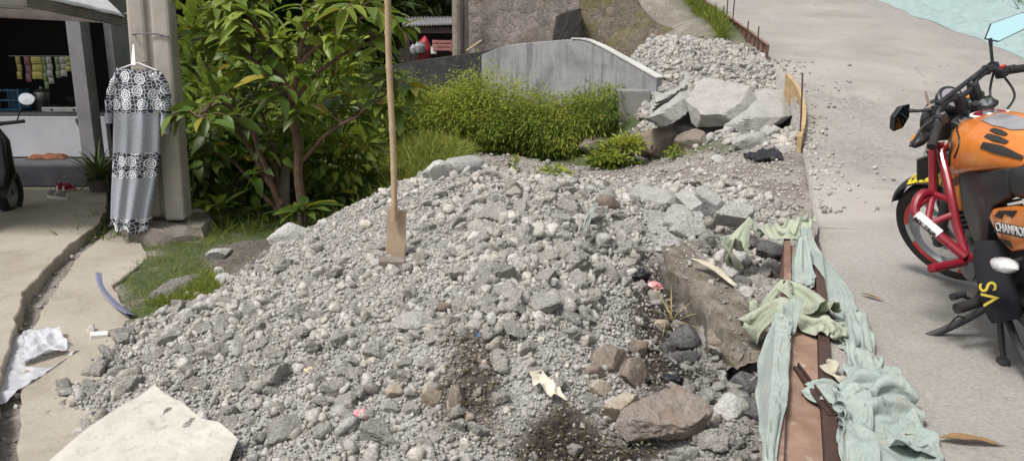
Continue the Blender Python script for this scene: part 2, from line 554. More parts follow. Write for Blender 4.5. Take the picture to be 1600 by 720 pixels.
# ------------------------------------------------------------------ road slab
m_road, nt, b, oc = newmat('road concrete')
n1 = nz(nt, oc, 1.1, 6, .6); n2 = nz(nt, oc, 60, 4, .75); n3 = nz(nt, oc, 5, 6, .7, .6)
c = ramp(nt, n1, [(.3, (.185, .170, .155)), (.5, (.262, .247, .230)), (.72, (.325, .31, .292))])
c = mixc(nt, .30, c, ramp(nt, n2, [(.35, (.18, .165, .145)), (.65, (.56, .53, .49))]))
c = mixc(nt, mth(nt, 'MULTIPLY', sstep(nt, n3, .56, .72), .35), c, (.20, .18, .155))
c = mixc(nt, mth(nt, 'MULTIPLY', sstep(nt, nz(nt, oc, .45, 5, .6, .8), .46, .62), .34), c, (.42, .385, .345))
crk = vor(nt, oc, .55, 'DISTANCE_TO_EDGE')
crkn = nz(nt, oc, 3.0, 5, .7)
c = mixc(nt, mth(nt, 'MULTIPLY', mth(nt, 'SUBTRACT', 1.0, sstep(nt, mth(nt, 'ADD', crk, mth(nt, 'MULTIPLY', mth(nt, 'SUBTRACT', crkn, .5), .10)), .0, .006)), mth(nt, 'MULTIPLY', sstep(nt, n1, .5, .6), .6)), c, (.10, .09, .08))
ra = attr(nt, 'tint')
sp = nt.nodes.new('ShaderNodeSeparateColor'); nt.links.new(ra, sp.inputs[0])
n4 = nz(nt, oc, 16, 8, .75)
c = mixc(nt, sp.outputs[0], c, ramp(nt, n4, [(.33, (.17, .157, .143)), (.5, (.28, .263, .245)), (.66, (.38, .36, .345))]))
c = mixc(nt, mth(nt, 'MULTIPLY', sp.outputs[1], .5), c, (.46, .42, .39))
nt.links.new(c, b.inputs['Base Color'])
b.inputs['Roughness'].default_value = .9
bm_ = nt.nodes.new('ShaderNodeBump'); bm_.inputs['Distance'].default_value = .02
nt.links.new(mth(nt, 'ADD', mth(nt, 'MULTIPLY', sp.outputs[0], .8), .18), bm_.inputs['Strength'])
nt.links.new(n4, bm_.inputs['Height'])
nt.links.new(bump(nt, n2, .35, .004, bm_.outputs[0]), b.inputs['Normal'])
ys = np.r_[np.arange(-8, 1.5, .25), np.arange(1.5, 14, .05), np.arange(14, 30, .25), np.arange(30, 60, 2)]
us = np.linspace(0, 1, 90)
V = []; T = []
ROUGH = gpoly([(1262, 240, .72), (1254, 185, .92), (1320, 165, 1.05), (1400, 190, .92), (1440, 250, .72), (1400, 285, .65), (1330, 265, .67), (1290, 250, .7)])
PALE = gpoly([(1290, 285, .64), (1400, 300, .63), (1380, 350, .57), (1270, 350, .57), (1262, 300, .63)])
for y in ys:
    xl, xr = road_l(y).item(), road_r(y).item()
    xs = xl + (xr - xl) * us
    rzv = road_z(y).item()
    V.append(np.c_[xs, np.full(90, y), np.full(90, rzv)])
V = np.concatenate(V)
rm = softmask(V[:, 0], V[:, 1], ROUGH, .4) * (.55 + .9 * (vnoise(V[:, 0], V[:, 1], 2.2, 12) - .25))
edge = sm(9, 11, V[:, 1]) * np.clip(sm(.62, .95, np.tile(us, len(ys))) + .35 * sm(10, 14, V[:, 1]) * vnoise(V[:, 0], V[:, 1], 1.2, 5), 0, 1)
pm = softmask(V[:, 0], V[:, 1], PALE, .15)
V[:, 2] += rm * ((vnoise(V[:, 0], V[:, 1], 5, 4) - .5) * .035 + (vnoise(V[:, 0], V[:, 1], 14, 6) - .5) * .02) + (vnoise(V[:, 0], V[:, 1], 1.5, 8) - .5) * .012
nr = len(ys)
idx = np.arange(nr * 90).reshape(nr, 90)
F = np.stack([idx[:-1, :-1], idx[:-1, 1:], idx[1:, 1:], idx[1:, :-1]], -1).reshape(-1, 4)
# left side face
lo = V[idx[:, 0]].copy(); lo[:, 2] -= .35
n0 = len(V)
V2 = np.r_[V, lo]
lf = np.arange(nr - 1)
F = np.r_[F, np.stack([idx[:-1, 0], idx[1:, 0], n0 + lf + 1, n0 + lf], -1)]
T = np.zeros((len(V2), 3)); T[:n0, 0] = np.clip(rm + .8 * edge, 0, 1); T[:n0, 1] = pm
tag(put('road', np_mesh('road', V2, F, m_road, True, T)), kind='structure')
def rz_at(x, y): return road_z(y).item()
def hitroad(px, py):
    d = raydir(px, py)
    yy = np.linspace(1.5, 30, 4000)
    k = np.argmax(H + d.z / d.y * yy < road_z(yy))
    y = yy[k]
    return Vector((d.x / d.y * y, y, road_z(y).item()))

# ------------------------------------------------------------------ yard slabs
m_slab, nt, b, oc = newmat('yard concrete')
n1 = nz(nt, oc, 1.4, 7, .65, .4); n2 = nz(nt, oc, 45, 5, .7); n3 = nz(nt, oc, 4.5, 6, .7)
c = ramp(nt, n1, [(.3, (.25, .215, .165)), (.5, (.36, .32, .26)), (.72, (.44, .40, .34))])
c = mixc(nt, .22, c, ramp(nt, n2, [(.35, (.2, .17, .13)), (.65, (.5, .46, .4))]))
c = mixc(nt, mth(nt, 'MULTIPLY', sstep(nt, n3, .55, .7), .4), c, (.17, .14, .10))
nt.links.new(c, b.inputs['Base Color'])
b.inputs['Roughness'].default_value = .88
nt.links.new(bump(nt, n2, .4, .006, bump(nt, n3, .3, .02)), b.inputs['Normal'])
def slab_poly(name, pts, z, thick, mat, rag=.02):
    poly = [Vector(p).to_2d() for p in pts]
    dense = []
    for i in range(len(poly)):
        a, b2 = poly[i], poly[(i + 1) % len(poly)]
        n = max(1, int((b2 - a).length / .06))
        for k in range(n):
            p = a.lerp(b2, k / n)
            q = Vector((p.x * 6, p.y * 6, z))
            p = p + Vector(mnoise.noise_vector(q)).to_2d() * rag + Vector(mnoise.noise_vector(q * 3)).to_2d() * rag * .5
            dense.append(p)
    bm = bmesh.new()
    f = bm.faces.new([bm.verts.new((p.x, p.y, z)) for p in dense])
    r = bmesh.ops.extrude_face_region(bm, geom=[f])
    for v in [g for g in r['geom'] if isinstance(g, bmesh.types.BMVert)]: v.co.z -= thick
    bmesh.ops.recalc_face_normals(bm, faces=bm.faces)
    es = [e for e in bm.edges if abs(e.verts[0].co.z - z) < 1e-4 and abs(e.verts[1].co.z - z) < 1e-4]
    bmesh.ops.bevel(bm, geom=es, offset=.008, segments=1, affect='EDGES')
    me = bpy.data.meshes.new(name)
    bm.to_mesh(me); bm.free()
    me.materials.append(mat)
    return put(name, me)
pA = [atZ(p[0], p[1], .06) for p in [(168, 292), (166, 328), (152, 352), (108, 382), (66, 425), (36, 456), (26, 505), (6, 560), (-8, 640), (-20, 760)]]
pA += [Vector((-9, 2.4, .06)), Vector((-9, 13, .06)), Vector((pA[0].x, 13, .06))]
tag(slab_poly('yard_pavement', pA, .06, .12, m_slab), kind='structure')
pB = [atZ(p[0], p[1], .0) for p in [(176, 356), (126, 396), (96, 440), (64, 486), (44, 530), (34, 600), (30, 680), (26, 800), (420, 800), (330, 660), (190, 600), (178, 540), (206, 500), (176, 445), (200, 428), (232, 402), (214, 366)]]
tag(slab_poly('footpath', pB, .0, .1, m_slab, .015), kind='structure')
# ------------------------------------------------------------------ stones
def ico(sub):
    bm = bmesh.new()
    bmesh.ops.create_icosphere(bm, subdivisions=sub, radius=1)
    bm.verts.ensure_lookup_table()
    v = np.array([tuple(q.co) for q in bm.verts]); f = np.array([[q.index for q in g.verts] for g in bm.faces])
    bm.free()
    return v, f
ICO = {s: ico(s) for s in (1, 2, 3, 4, 5)}
def lump(sub, seed, planes=11, namp=.06, lo=.62, hi=.95, cap=1.12):
    """broken lump: intersection of random half spaces, roughened"""
    r = np.random.default_rng(seed)
    d, f = ICO[sub]
    n = r.normal(size=(planes, 3)); n /= np.linalg.norm(n, axis=1)[:, None]
    h = r.uniform(lo, hi, planes)
    q = d @ n.T
    rad = np.where(q > .05, h[None] / np.maximum(q, .05), 9).min(1)
    rad = np.minimum(rad, cap)
    if namp:
        o = r.uniform(-50, 50, 3)
        nn = np.array([mnoise.noise(Vector(p * 2.3 + o)) + .55 * mnoise.noise(Vector(p * 5.5 + o)) + .5 * mnoise.noise(Vector(p * 12 + o)) for p in d])
        rad = rad * (1 + namp * nn)
    return d * rad[:, None], f
def stone_mat(name, lo, mid, hi, tinted=False, obj_rnd=0, pores=1.0, stain=None, bsc=1.0):
    bk = 1.0 if bsc > .5 else 3.5
    m, nt, b, oc = newmat(name)
    n1 = nz(nt, oc, 7 * bsc, 6, .65); n2 = nz(nt, oc, 70 * bsc, 5, .75); v = vor(nt, oc, 55 * bsc)
    c = ramp(nt, n2, [(.28, lo), (.52, mid), (.75, hi)])
    c = mixc(nt, sstep(nt, n1, .42, .7), c, mixc(nt, .5, c, lo))
    if stain: c = mixc(nt, mth(nt, 'MULTIPLY', sstep(nt, n1, .5, .62), .7), c, stain)
    if tinted:
        c = mixc(nt, 1.0, c, attr(nt, 'tint'), 'MULTIPLY')
    if obj_rnd:
        oi = nt.nodes.new('ShaderNodeObjectInfo')
        c = mixc(nt, 1.0, c, ramp(nt, oi.outputs['Random'], [(0, (1 - obj_rnd,) * 3), (.5, (1, .985, .96)), (1, (1, 1, 1))]), 'MULTIPLY')
    nt.links.new(c, b.inputs['Base Color'])
    b.inputs['Roughness'].default_value = .95
    b.inputs['Specular IOR Level'].default_value = .2
    nt.links.new(bump(nt, v, .35 * pores, .012 * bk, bump(nt, n2, .8 * pores, .02 * bk)), b.inputs['Normal'])
    return m
m_rub = stone_mat('broken concrete', (.29, .273, .252), (.585, .56, .525), (.79, .765, .73), True)
m_lump = stone_mat('broken concrete lump', (.36, .342, .318), (.63, .605, .57), (.80, .775, .74), obj_rnd=.15, bsc=.12)
m_lumph = stone_mat('broken concrete lump', (.34, .335, .325), (.62, .61, .59), (.78, .77, .75), obj_rnd=.10)
m_slabc = stone_mat('broken concrete slab', (.26, .25, .24), (.47, .46, .445), (.63, .62, .60), obj_rnd=.08)
m_brown = stone_mat('brown stone', (.11, .09, .07), (.24, .20, .165), (.36, .31, .265), pores=.6)
m_rust = stone_mat('ochre stone', (.15, .125, .11), (.25, .215, .19), (.35, .31, .28), pores=.5, stain=(.25, .185, .14))
m_dark = stone_mat('dark stone', (.05, .05, .05), (.13, .13, .13), (.24, .235, .23), pores=.7)
m_tan = stone_mat('tan stone', (.24, .20, .15), (.40, .345, .275), (.52, .47, .40), pores=.6)
m_mid = stone_mat('mid grey rubble', (.12, .115, .11), (.26, .25, .24), (.42, .41, .40), obj_rnd=.2)

def rand_rots(n):
    q = rng.normal(size=(n, 4)); q /= np.linalg.norm(q, axis=1)[:, None]
    w_, x, y, z = q.T
    return np.stack([np.stack([1 - 2 * (y * y + z * z), 2 * (x * y - z * w_), 2 * (x * z + y * w_)], -1),
                     np.stack([2 * (x * y + z * w_), 1 - 2 * (x * x + z * z), 2 * (y * z - x * w_)], -1),
                     np.stack([2 * (x * z - y * w_), 2 * (y * z + x * w_), 1 - 2 * (x * x + y * y)], -1)], 1)
# --- scatter positions over heap and bank
def scatter(n, box):
    return rng.uniform(box[0], box[1], n), rng.uniform(box[2], box[3], n)
def size_field(x, y):
    """typical stone size multiplier over the heap"""
    u, v, _ = project(np.c_[x, y, ground_z(x, y)])
    f = np.full(len(x), .76)
    f *= 1 + .7 * np.exp(-(((u - 840) / 170) ** 2 + ((v - 400) / 90) ** 2))
    f *= 1 - .42 * np.exp(-(((u - 590) / 150) ** 2 + ((v - 360) / 60) ** 2))
    f *= 1 + .12 * np.exp(-(((u - 480) / 200) ** 2 + ((v - 640) / 70) ** 2))
    f *= 1 - .3 * np.exp(-(((u - 800) / 90) ** 2 + ((v - 620) / 50) ** 2))
    return f
CURB = gpoly([(1000, 352, .47), (1040, 350, .47), (1200, 500, .33), (1215, 560, .2), (1150, 560, .2), (1095, 520, .26), (1040, 430, .36)])
groups = []
def field(n, poly, box, rmin, rmax, alpha, keep=None):
    x, y = scatter(n, box)
    k = inpoly(x, y, poly) | (distpoly(x, y, poly) < rng.exponential(.05, n))
    k &= x < road_l(y) - .06
    if keep is not None: k &= keep(x, y)
    x, y = x[k], y[k]
    u = rng.uniform(size=len(x))
    r = (rmin ** -alpha + u * (rmax ** -alpha - rmin ** -alpha)) ** (-1 / alpha)
    return x, y, r
SACK = gpoly([(244, 625, .09), (366, 712, .07), (330, 800, .04), (80, 752, -.02)])
def keep_heap(x, y):
    sk = inpoly(x, y, SACK) & (rng.uniform(size=len(x)) < .8)
    m = np.maximum(np.maximum(softmask(x, y, MUD, .03) * .9, softmask(x, y, MUD2, .03) * .62), softmask(x, y, MUD3, .06) * .25)
    c = inpoly(x, y, CURB)
    return ~sk & (rng.uniform(size=len(x)) > m) & ~(c & (rng.uniform(size=len(x)) < .95))
bx = (HEAP[:, 0].min() - .3, HEAP[:, 0].max() + .3, max(2.2, HEAP[:, 1].min()) - .3, HEAP[:, 1].max() + .3)
hx, hy, hr = field(66000, HEAP, bx, .009, .088, 2.3, keep_heap)
hr = hr * size_field(hx, hy)
sx, sy, sr = field(95000, HEAP, bx, .0045, .013, 1.5, keep_heap)
bx2 = (BANK[:, 0].min() - .3, BANK[:, 0].max() + .3, BANK[:, 1].min() - .3, BANK[:, 1].max() + .3)
SLABS = [np.array([tuple(atZ(*q))[:2] for q in L]) for L in (
    [(1070, 160, 1.10), (1100, 132, 1.27), (1182, 136, 1.27), (1170, 168, 1.05), (1140, 196, .86), (1088, 200, .84)],
    [(1146, 190, .92), (1176, 150, 1.12), (1242, 152, 1.10), (1244, 184, .92), (1205, 210, .78), (1164, 212, .78)], [(1008, 182, .93), (1075, 134, 1.23), (1084, 152, 1.14), (1040, 190, .90), (1014, 195, .86)])]
def keep_bank(x, y):
    k = np.ones(len(x), bool)
    for S_ in SLABS: k &= ~inpoly(x, y, S_)
    return k
kx, ky, kr = field(34000, BANK, bx2, .012, .075, 2.1, keep_bank)
# crumbs strewn on the path and at the foot of the heap
px_, py_, pr_ = field(6500, PATH, (PATH[:, 0].min(), PATH[:, 0].max(), PATH[:, 1].min(), PATH[:, 1].max()), .010, .05, 2.6)
ALLx = np.r_[hx, kx, px_]; ALLy = np.r_[hy, ky, py_]; ALLr = np.r_[hr, kr, pr_]
zone = np.r_[np.zeros(len(hx), int), np.ones(len(kx), int), np.full(len(px_), 2)]
# --- the largest become things of their own
u_, v_, w_ = project(np.c_[ALLx, ALLy, ground_z(ALLx, ALLy)])
inview = (u_ > 5) & (u_ < 1595) & (v_ > 5) & (v_ < 715)
app = np.where(inview & (zone < 2), ALLr / w_, 0)
order = np.argsort(-app)
taken = []; NBIG = 262
RES = []          # places reserved for hand-placed stones: (x, y, r)
def reserve(px, py, r):
    p = hit(px, py)
    RES.append((p.x, p.y, r))
for a in [(1075, 630, .24), (955, 560, .1), (990, 580, .09), (935, 605, .06), (965, 625, .08), (672, 625, .06), (715, 628, .06), (618, 617, .05), (692, 487, .05), (1080, 535, .09), (1070, 570, .1), (1140, 650, .1), (655, 505, .1), (945, 330, .08), (612, 405, .10), (1020, 300, .2), (1110, 305, .2), (1080, 360, .2)]: reserve(*a)
for k in order:
    if len(taken) >= NBIG: break
    x, y, r = ALLx[k], ALLy[k], ALLr[k]
    if any((x - a) ** 2 + (y - b2) ** 2 < (.8 * (r + c2)) ** 2 for a, b2, c2 in taken): continue
    if any((x - a) ** 2 + (y - b2) ** 2 < (c2 + .3 * r) ** 2 for a, b2, c2 in RES): continue
    taken.append((x, y, r))
    app[k] = -2
thr = min(t[2] for t in taken)
# the rest that come close to the big ones in size are shrunk a little so nothing in the mass outshows them
rest = app > -2
ALLr2 = np.where(app >= 0, np.minimum(ALLr, .0155 * np.maximum(w_, 2.5)), ALLr)
BASES = [lump(4, 100 + i, 7 + i % 4, .17, .45, .95, 1.3)  for i in range(24)]
base_me = []
for i, (v, f) in enumerate(BASES):
    sq = np.array([1, rng.uniform(.68, 1), rng.uniform(.52, .85)])
    me = np_mesh('concrete_lump', v * sq, f, m_lump, True)
    me.set_sharp_from_angle(angle=R_(24))
    base_me.append(me)
LZ = [('rough grey concrete lump on the coarse ridge right of the spade', 'coarse lumps along the ridge of the heap'),
      ('rough grey concrete lump among the fine gravel left of the spade', 'lumps among the fine gravel left of the spade'),
      ('rough grey concrete lump on the lower heap slope near the white sack', 'lumps on the lower left slope of the heap'),
      ('rough grey concrete lump at the front foot of the heap', 'lumps at the front foot of the heap'),
      ('rough grey concrete lump in the rubble bank beside the uphill road', 'lumps in the rubble bank uphill'),
      ('rough grey concrete lump between old kerb and steel formwork', 'lumps between kerb and formwork')]
for (x, y, r) in taken:
    k = int(rng.integers(24))
    z = gz(x, y)
    px, py, _ = [float(q[0]) for q in project(np.array([[x, y, z]]))]
    if y > 8.6: zi = 4
    elif px > 1060: zi = 5
    elif px < 620 and py < 470: zi = 1
    elif px < 600: zi = 2
    elif py > 540: zi = 3
    else: zi = 0
    o = put('concrete_lump', base_me[k], None, (x, y, z + r * .28), (rng.uniform(-.5, .5), rng.uniform(-.5, .5), rng.uniform(0, 6.28)))
    o.scale = (r * 1.12,) * 3
    tag(o, LZ[zi][0], 'concrete lump', LZ[zi][1])
# --- everything smaller: one loose mass per place
def mass(name, x, y, r, sub, label, sink=.3):
    nb = 14
    b_ = [lump(sub, 300 + i, 7, .14 if sub > 1 else .05, .45, .95, 1.35) for i in range(nb)]
    ch = rng.integers(nb, size=len(x))
    z = ground_z(x, y) + r * (rng.uniform(-.1, .75, len(x)) if sub > 1 else rng.uniform(0, .9, len(x)))
    Vs, Fs, Ts = [], [], []
    off = 0
    for q in range(nb):
        k = np.where(ch == q)[0]
        if not len(k): continue
        v, f = b_[q]
        Rm = rand_rots(len(k))
        an = np.stack([rng.uniform(.9, 1.25, len(k)), rng.uniform(.7, 1.1, len(k)), rng.uniform(.55, .9, len(k))], 1) * r[k][:, None]
        vv = np.einsum('nij,nvj->nvi', Rm, v[None] * an[:, None, :]) + np.stack([x[k], y[k], z[k]], 1)[:, None, :]
        nv = len(v)
        Fs.append((f[None] + (np.arange(len(k)) * nv)[:, None, None] + off).reshape(-1, 3))
        t = np.clip(rng.normal(.95, .13, len(k)), .55, 1.2) * np.where(y[k] > 8.6, .84, 1.0)
        warm = rng.uniform(-.02, .035, len(k))
        dk = np.maximum.reduce([softmask(x[k], y[k], MUD, .1), softmask(x[k], y[k], MUD2, .1), .8 * softmask(x[k], y[k], MUD3, .15)])
        dk2 = sm(.05, .35, (x[k] - (road_l(y[k]) - 1.0))) * (y[k] < 4.3)
        t = t * (1 - .38 * dk * rng.uniform(.2, 1, len(k))) * (1 - .32 * np.clip(dk2, 0, 1))
        col = np.stack([t * (1 + warm), t, t * (1 - warm * 1.4)], 1)
        br_ = (softmask(x[k], y[k], MUD3, .2) * rng.uniform(.3, 1, len(k)))[:, None]
        col = col * (1 - br_ * np.array([[.10, .20, .30]]))
        Ts.append(np.repeat(col, nv, 0))
        Vs.append(vv.reshape(-1, 3)); off += len(k) * nv
    me = np_mesh(name, np.concatenate(Vs), np.concatenate(Fs), m_rub, False, np.concatenate(Ts))
    tag(put(name, me), label, 'rubble', None, 'stuff')
far_ = ~((app > -2))
A = (app > -2)
kk = A & (zone == 0) & (ALLr2 > .022)
mass('crushed_concrete', ALLx[kk], ALLy[kk], ALLr2[kk], 2, 'heap of crushed grey concrete around the bamboo handled spade')
k3 = A & (zone == 0) & (ALLr2 <= .022)
mass('concrete_gravel', np.r_[ALLx[k3], sx], np.r_[ALLy[k3], sy], np.r_[ALLr2[k3], sr], 1, 'fine grey concrete gravel filling the heap between the stones')
kk = A & (zone == 1)
mass('rubble_bank', ALLx[kk], ALLy[kk], ALLr2[kk], 2, 'bank of broken grey concrete spilling down beside the uphill road')
kk = A & (zone == 2)
mass('strewn_gravel', ALLx[kk], ALLy[kk], ALLr2[kk], 1, 'pale crumbs of concrete strewn over the dirt path')

# ------------------------------------------------------------------ hand placed stones
def convex(seed, poly, sub=4, namp=.05, bevel_planes=6, round_=.9, tlo=.85):
    """prism rock from a 2D outline in [-1,1]; z in [-1,1]"""
    r = np.random.default_rng(seed)
    n, h = [], []
    m = len(poly)
    cx = np.mean(poly, 0)
    for i in range(m):
        a, b2 = np.array(poly[i]), np.array(poly[(i + 1) % m])
        e = b2 - a
        q = np.array([e[1], -e[0]]); q = q / np.linalg.norm(q)
        if q @ (a - cx) < 0: q = -q
        tilt = r.uniform(-.15, .25)
        nn = np.array([q[0], q[1], tilt]); nn /= np.linalg.norm(nn)
        n.append(nn); h.append(nn[:2] @ (a - cx))
    n.append(np.array([r.uniform(-.05, .05), r.uniform(-.05, .05), 1])); h.append(.5)
    n.append(np.array([0, 0, -1.])); h.append(.5)
    for i in range(bevel_planes):
        v = r.normal(size=3); v[2] = abs(v[2]) * .8; v /= np.linalg.norm(v)
        n.append(v); h.append(max(hh for hh in [.5]) + r.uniform(.25, .5))
    n = np.array(n); h = np.array(h)
    d, f = ICO[sub]
    q = d @ n.T
    rad = np.where(q > .02, h[None] / np.maximum(q, .02), 99).min(1)
    V = d * rad[:, None]
    o = r.uniform(-50, 50, 3)
    nn = np.array([[mnoise.noise(Vector(p * 3 + o)) + .6 * mnoise.noise(Vector(p * 8 + o)) + .4 * mnoise.noise(Vector(p * 20 + o))] for p in V])
    V = V + d * nn * namp
    V[:, :2] += cx
    return V, f
def solve_frame(P):
    """best plane through world points: centre, axes"""
    P = np.array([tuple(p) for p in P]); c = P.mean(0)
    u, s, vt = np.linalg.svd(P - c)
    nrm = vt[2]
    if nrm[2] < 0: nrm = -nrm
    e1 = vt[0]; e2 = np.cross(nrm, e1)
    return c, e1, e2, nrm, P
def slab_at(name, pix, thick, mat, label, cat, group=None, seed=1, namp=.04, sub=5, lift=0.0, bevel=5):
    """flat broken slab whose top outline is given by (px, py, z) corners"""
    P = [atZ(*p) if p[2] is not None else hit(p[0], p[1]) for p in pix]
    c, e1, e2, nrm, PP = solve_frame(P)
    L = np.array([[(p - c) @ e1, (p - c) @ e2] for p in PP])
    s = np.abs(L).max()
    V, f = convex(seed, L / s, sub, 0, bevel)
    th = thick
    V = np.c_[V[:, 0] * s, V[:, 1] * s, (V[:, 2] - .5) * th]
    o_ = np.random.default_rng(seed).uniform(-9, 9, 3)
    fr = 5 / max(s, .12)
    am = namp * min(s, .5) * .8
    V = V + np.array([tuple(Vector(mnoise.noise_vector(Vector(p * fr + o_))) * am + Vector(mnoise.noise_vector(Vector(p * fr * 2.8 + o_))) * am * .6 + Vector(mnoise.noise_vector(Vector(p * fr * 7 + o_))) * am * .3) for p in V])
    W = V[:, :1] * e1 + V[:, 1:2] * e2 + V[:, 2:] * nrm
    me = np_mesh(name, W, f, mat, True)
    me.set_sharp_from_angle(angle=R_(32))
    o = put(name, me, None, tuple(c + np.array([0, 0, lift])))
    return tag(o, label, cat, group)
def rock_at(name, px, py, size, mat, label, cat='stone', group=None, seed=1, yaw=0, tilt=(0, 0), sink=.3, planes=11, namp=.05, z=None, sub=4):
    if mat is m_lump: mat = m_lumph
    p = hit(px, py) if z is None else atZ(px, py, z)
    v, f = lump(sub, seed, planes, namp, .66, .95)
    me = np_mesh(name, v * np.array(size), f, mat, True)
    me.set_sharp_from_angle(angle=R_(30))
    o = put(name, me, None, (p.x, p.y, p.z + size[2] * (1 - 2 * sink) * .6), (tilt[0], tilt[1], yaw))
    return tag(o, label, cat, group)
# three big slabs on the bank and their neighbours
slab_at('concrete_slab', [(1074, 160, 1.10), (1102, 134, 1.27), (1180, 138, 1.27), (1168, 168, 1.05), (1140, 192, .88), (1092, 186, .92)], .22, m_slabc, 'largest pale slab of broken concrete tilted on the bank beside the yellow plank', 'concrete slab', None, 3, .035, lift=.07)
slab_at('concrete_slab', [(1150, 190, .92), (1178, 152, 1.12), (1238, 154, 1.10), (1240, 182, .93), (1205, 205, .80), (1168, 207, .80)], .2, m_slabc, 'grey slab of broken concrete between the largest slab and the yellow plank', 'concrete slab', None, 4, .035, lift=.13)
slab_at('concrete_slab', [(1012, 178, .95), (1075, 136, 1.22), (1080, 152, 1.14), (1040, 186, .92), (1016, 192, .88)], .18, m_slabc, 'long narrow slab of broken concrete leaning against the grey block', 'concrete slab', None, 5, .03, lift=.07)
slab_at('concrete_slab', [(1020, 170, 1.0), (1018, 158, 1.06), (1080, 132, 1.26), (1072, 140, 1.2)], .14, m_slabc, 'thin pale strip of broken concrete behind the long narrow slab', 'concrete slab', None, 15, .03, 4, lift=.07)
rock_at('concrete_lump', 1056, 186, (.20, .15, .1), m_slabc, 'angular grey lump wedged beneath the narrow slab on the bank', 'concrete lump', None, 21, .4)
rock_at('concrete_lump', 1073, 203, (.14, .11, .08), m_slabc, 'pale small lump in front of the largest slab', 'concrete lump', None, 22, .9)
rock_at('concrete_lump', 1172, 228, (.20, .13, .11), m_slabc, 'rounded pale lump at the foot of the bank left of the rods', 'concrete lump', None, 23, .3)
rock_at('concrete_lump', 1204, 216, (.15, .12, .11), m_slabc, 'upright grey lump touching the foot of the yellow plank slab', 'concrete lump', None, 24, 1.3)
rock_at('concrete_lump', 1222, 236, (.11, .09, .07), m_lump, 'small grey lump beside the foot of the rod', 'concrete lump', None, 25, 2.3)
rock_at('concrete_lump', 1122, 252, (.09, .07, .05), m_lump, 'single small grey lump alone on the dirt beside the black plastic', 'concrete lump', None, 26, .3)
rock_at('boulder', 1035, 232, (.42, .3, .22), m_brown, 'big smooth brown boulder sunk in the foot of the bank', 'boulder', None, 27, .5, sink=.42, planes=14)
rock_at('boulder', 1085, 225, (.30, .22, .16), m_brown, 'smaller brown boulder right of the sunken boulder', 'boulder', None, 28, 1.5, sink=.42, planes=14)
rock_at('boulder', 930, 232, (.28, .22, .19), m_brown, 'brown boulder with plants at the edge of the path', 'boulder', None, 29, .5, sink=.35, planes=13)
rock_at('concrete_lump', 1002, 252, (.10, .08, .06), m_lump, 'small pale stone on weeds in front of the boulder', 'stone', None, 30, .3)
# slabs on the far side of the heap
slab_at('concrete_slab', [(966, 300, .66), (985, 288, .70), (1054, 294, .70), (1058, 314, .62), (1028, 320, .60)], .14, m_slabc, 'flat slab lying left of the two leaning slabs behind the kerb', 'concrete slab', None, 6, .03)
slab_at('concrete_slab', [(1050, 300, .68), (1070, 287, .74), (1104, 318, .64), (1080, 328, .60)], .15, m_slabc, 'leaning slab in the middle of the row behind the kerb', 'concrete slab', None, 7, .03)
slab_at('concrete_slab', [(1078, 296, .72), (1098, 285, .76), (1140, 314, .65), (1122, 326, .60)], .15, m_slabc, 'rightmost leaning slab in the row behind the kerb', 'concrete slab', None, 8, .03)
slab_at('concrete_slab', [(1030, 346, .56), (1046, 318, .63), (1094, 320, .62), (1104, 340, .55), (1066, 354, .52)], .14, m_slabc, 'pale slab at the upper end of the old kerb', 'concrete slab', None, 9, .03)
slab_at('concrete_slab', [(1046, 356, .53), (1060, 340, .59), (1100, 338, .59), (1106, 358, .51), (1078, 372, .46)], .18, m_slabc, 'chunky pale slab overhanging the kerb', 'concrete slab', None, 10, .035)
slab_at('concrete_slab', [(1120, 332, .62), (1144, 314, .68), (1186, 322, .64), (1172, 340, .58)], .14, m_slabc, 'small flat slab behind the green cloth loop', 'concrete slab', None, 11, .035)
rock_at('concrete_lump', 945, 328, (.10, .08, .085), m_brown, 'rounded brown stone on the ridge beside the pale green rag', 'stone', None, 31, .3, sink=.2, planes=16, namp=.02)
# stones in the hollow between kerb and formwork
for i, (px, py, s, mt, lb) in enumerate([
    (1200, 402, (.12, .10, .085), m_dark, 'large dark lump under the green cloth loop'), (1160, 410, (.075, .065, .07), m_lump, 'pale round lump left of the dark lump under the cloth loop'),
    (1206, 430, (.095, .08, .07), m_mid, 'dark pitted lump below the large dark lump beside the formwork'), (1170, 382, (.08, .07, .06), m_mid, 'grey lump enclosed by the green cloth loop'),
    (1142, 430, (.07, .06, .055), m_lump, 'pale lump on the kerb side of the hollow'), (1165, 462, (.055, .045, .04), m_lump, 'pale rounded lump close under the crossing cloth band'),
    (1158, 445, (.07, .06, .04), m_mid, 'flat grey lump above the pale rounded lump'), (1230, 412, (.06, .05, .05), m_mid, 'grey lump touching the end of the formwork'),
    (1132, 404, (.06, .05, .045), m_lump, 'small grey lump at the top edge of the kerb'), (1100, 380, (.09, .075, .07), m_mid, 'grey lump below the overhanging slab'),
    (1150, 352, (.10, .085, .06), m_lump, 'pale lump behind the green cloth loop')]):
    rock_at('concrete_lump', px, py, s, mt, lb, 'concrete lump', None, 40 + i, i * .9, sink=.22)
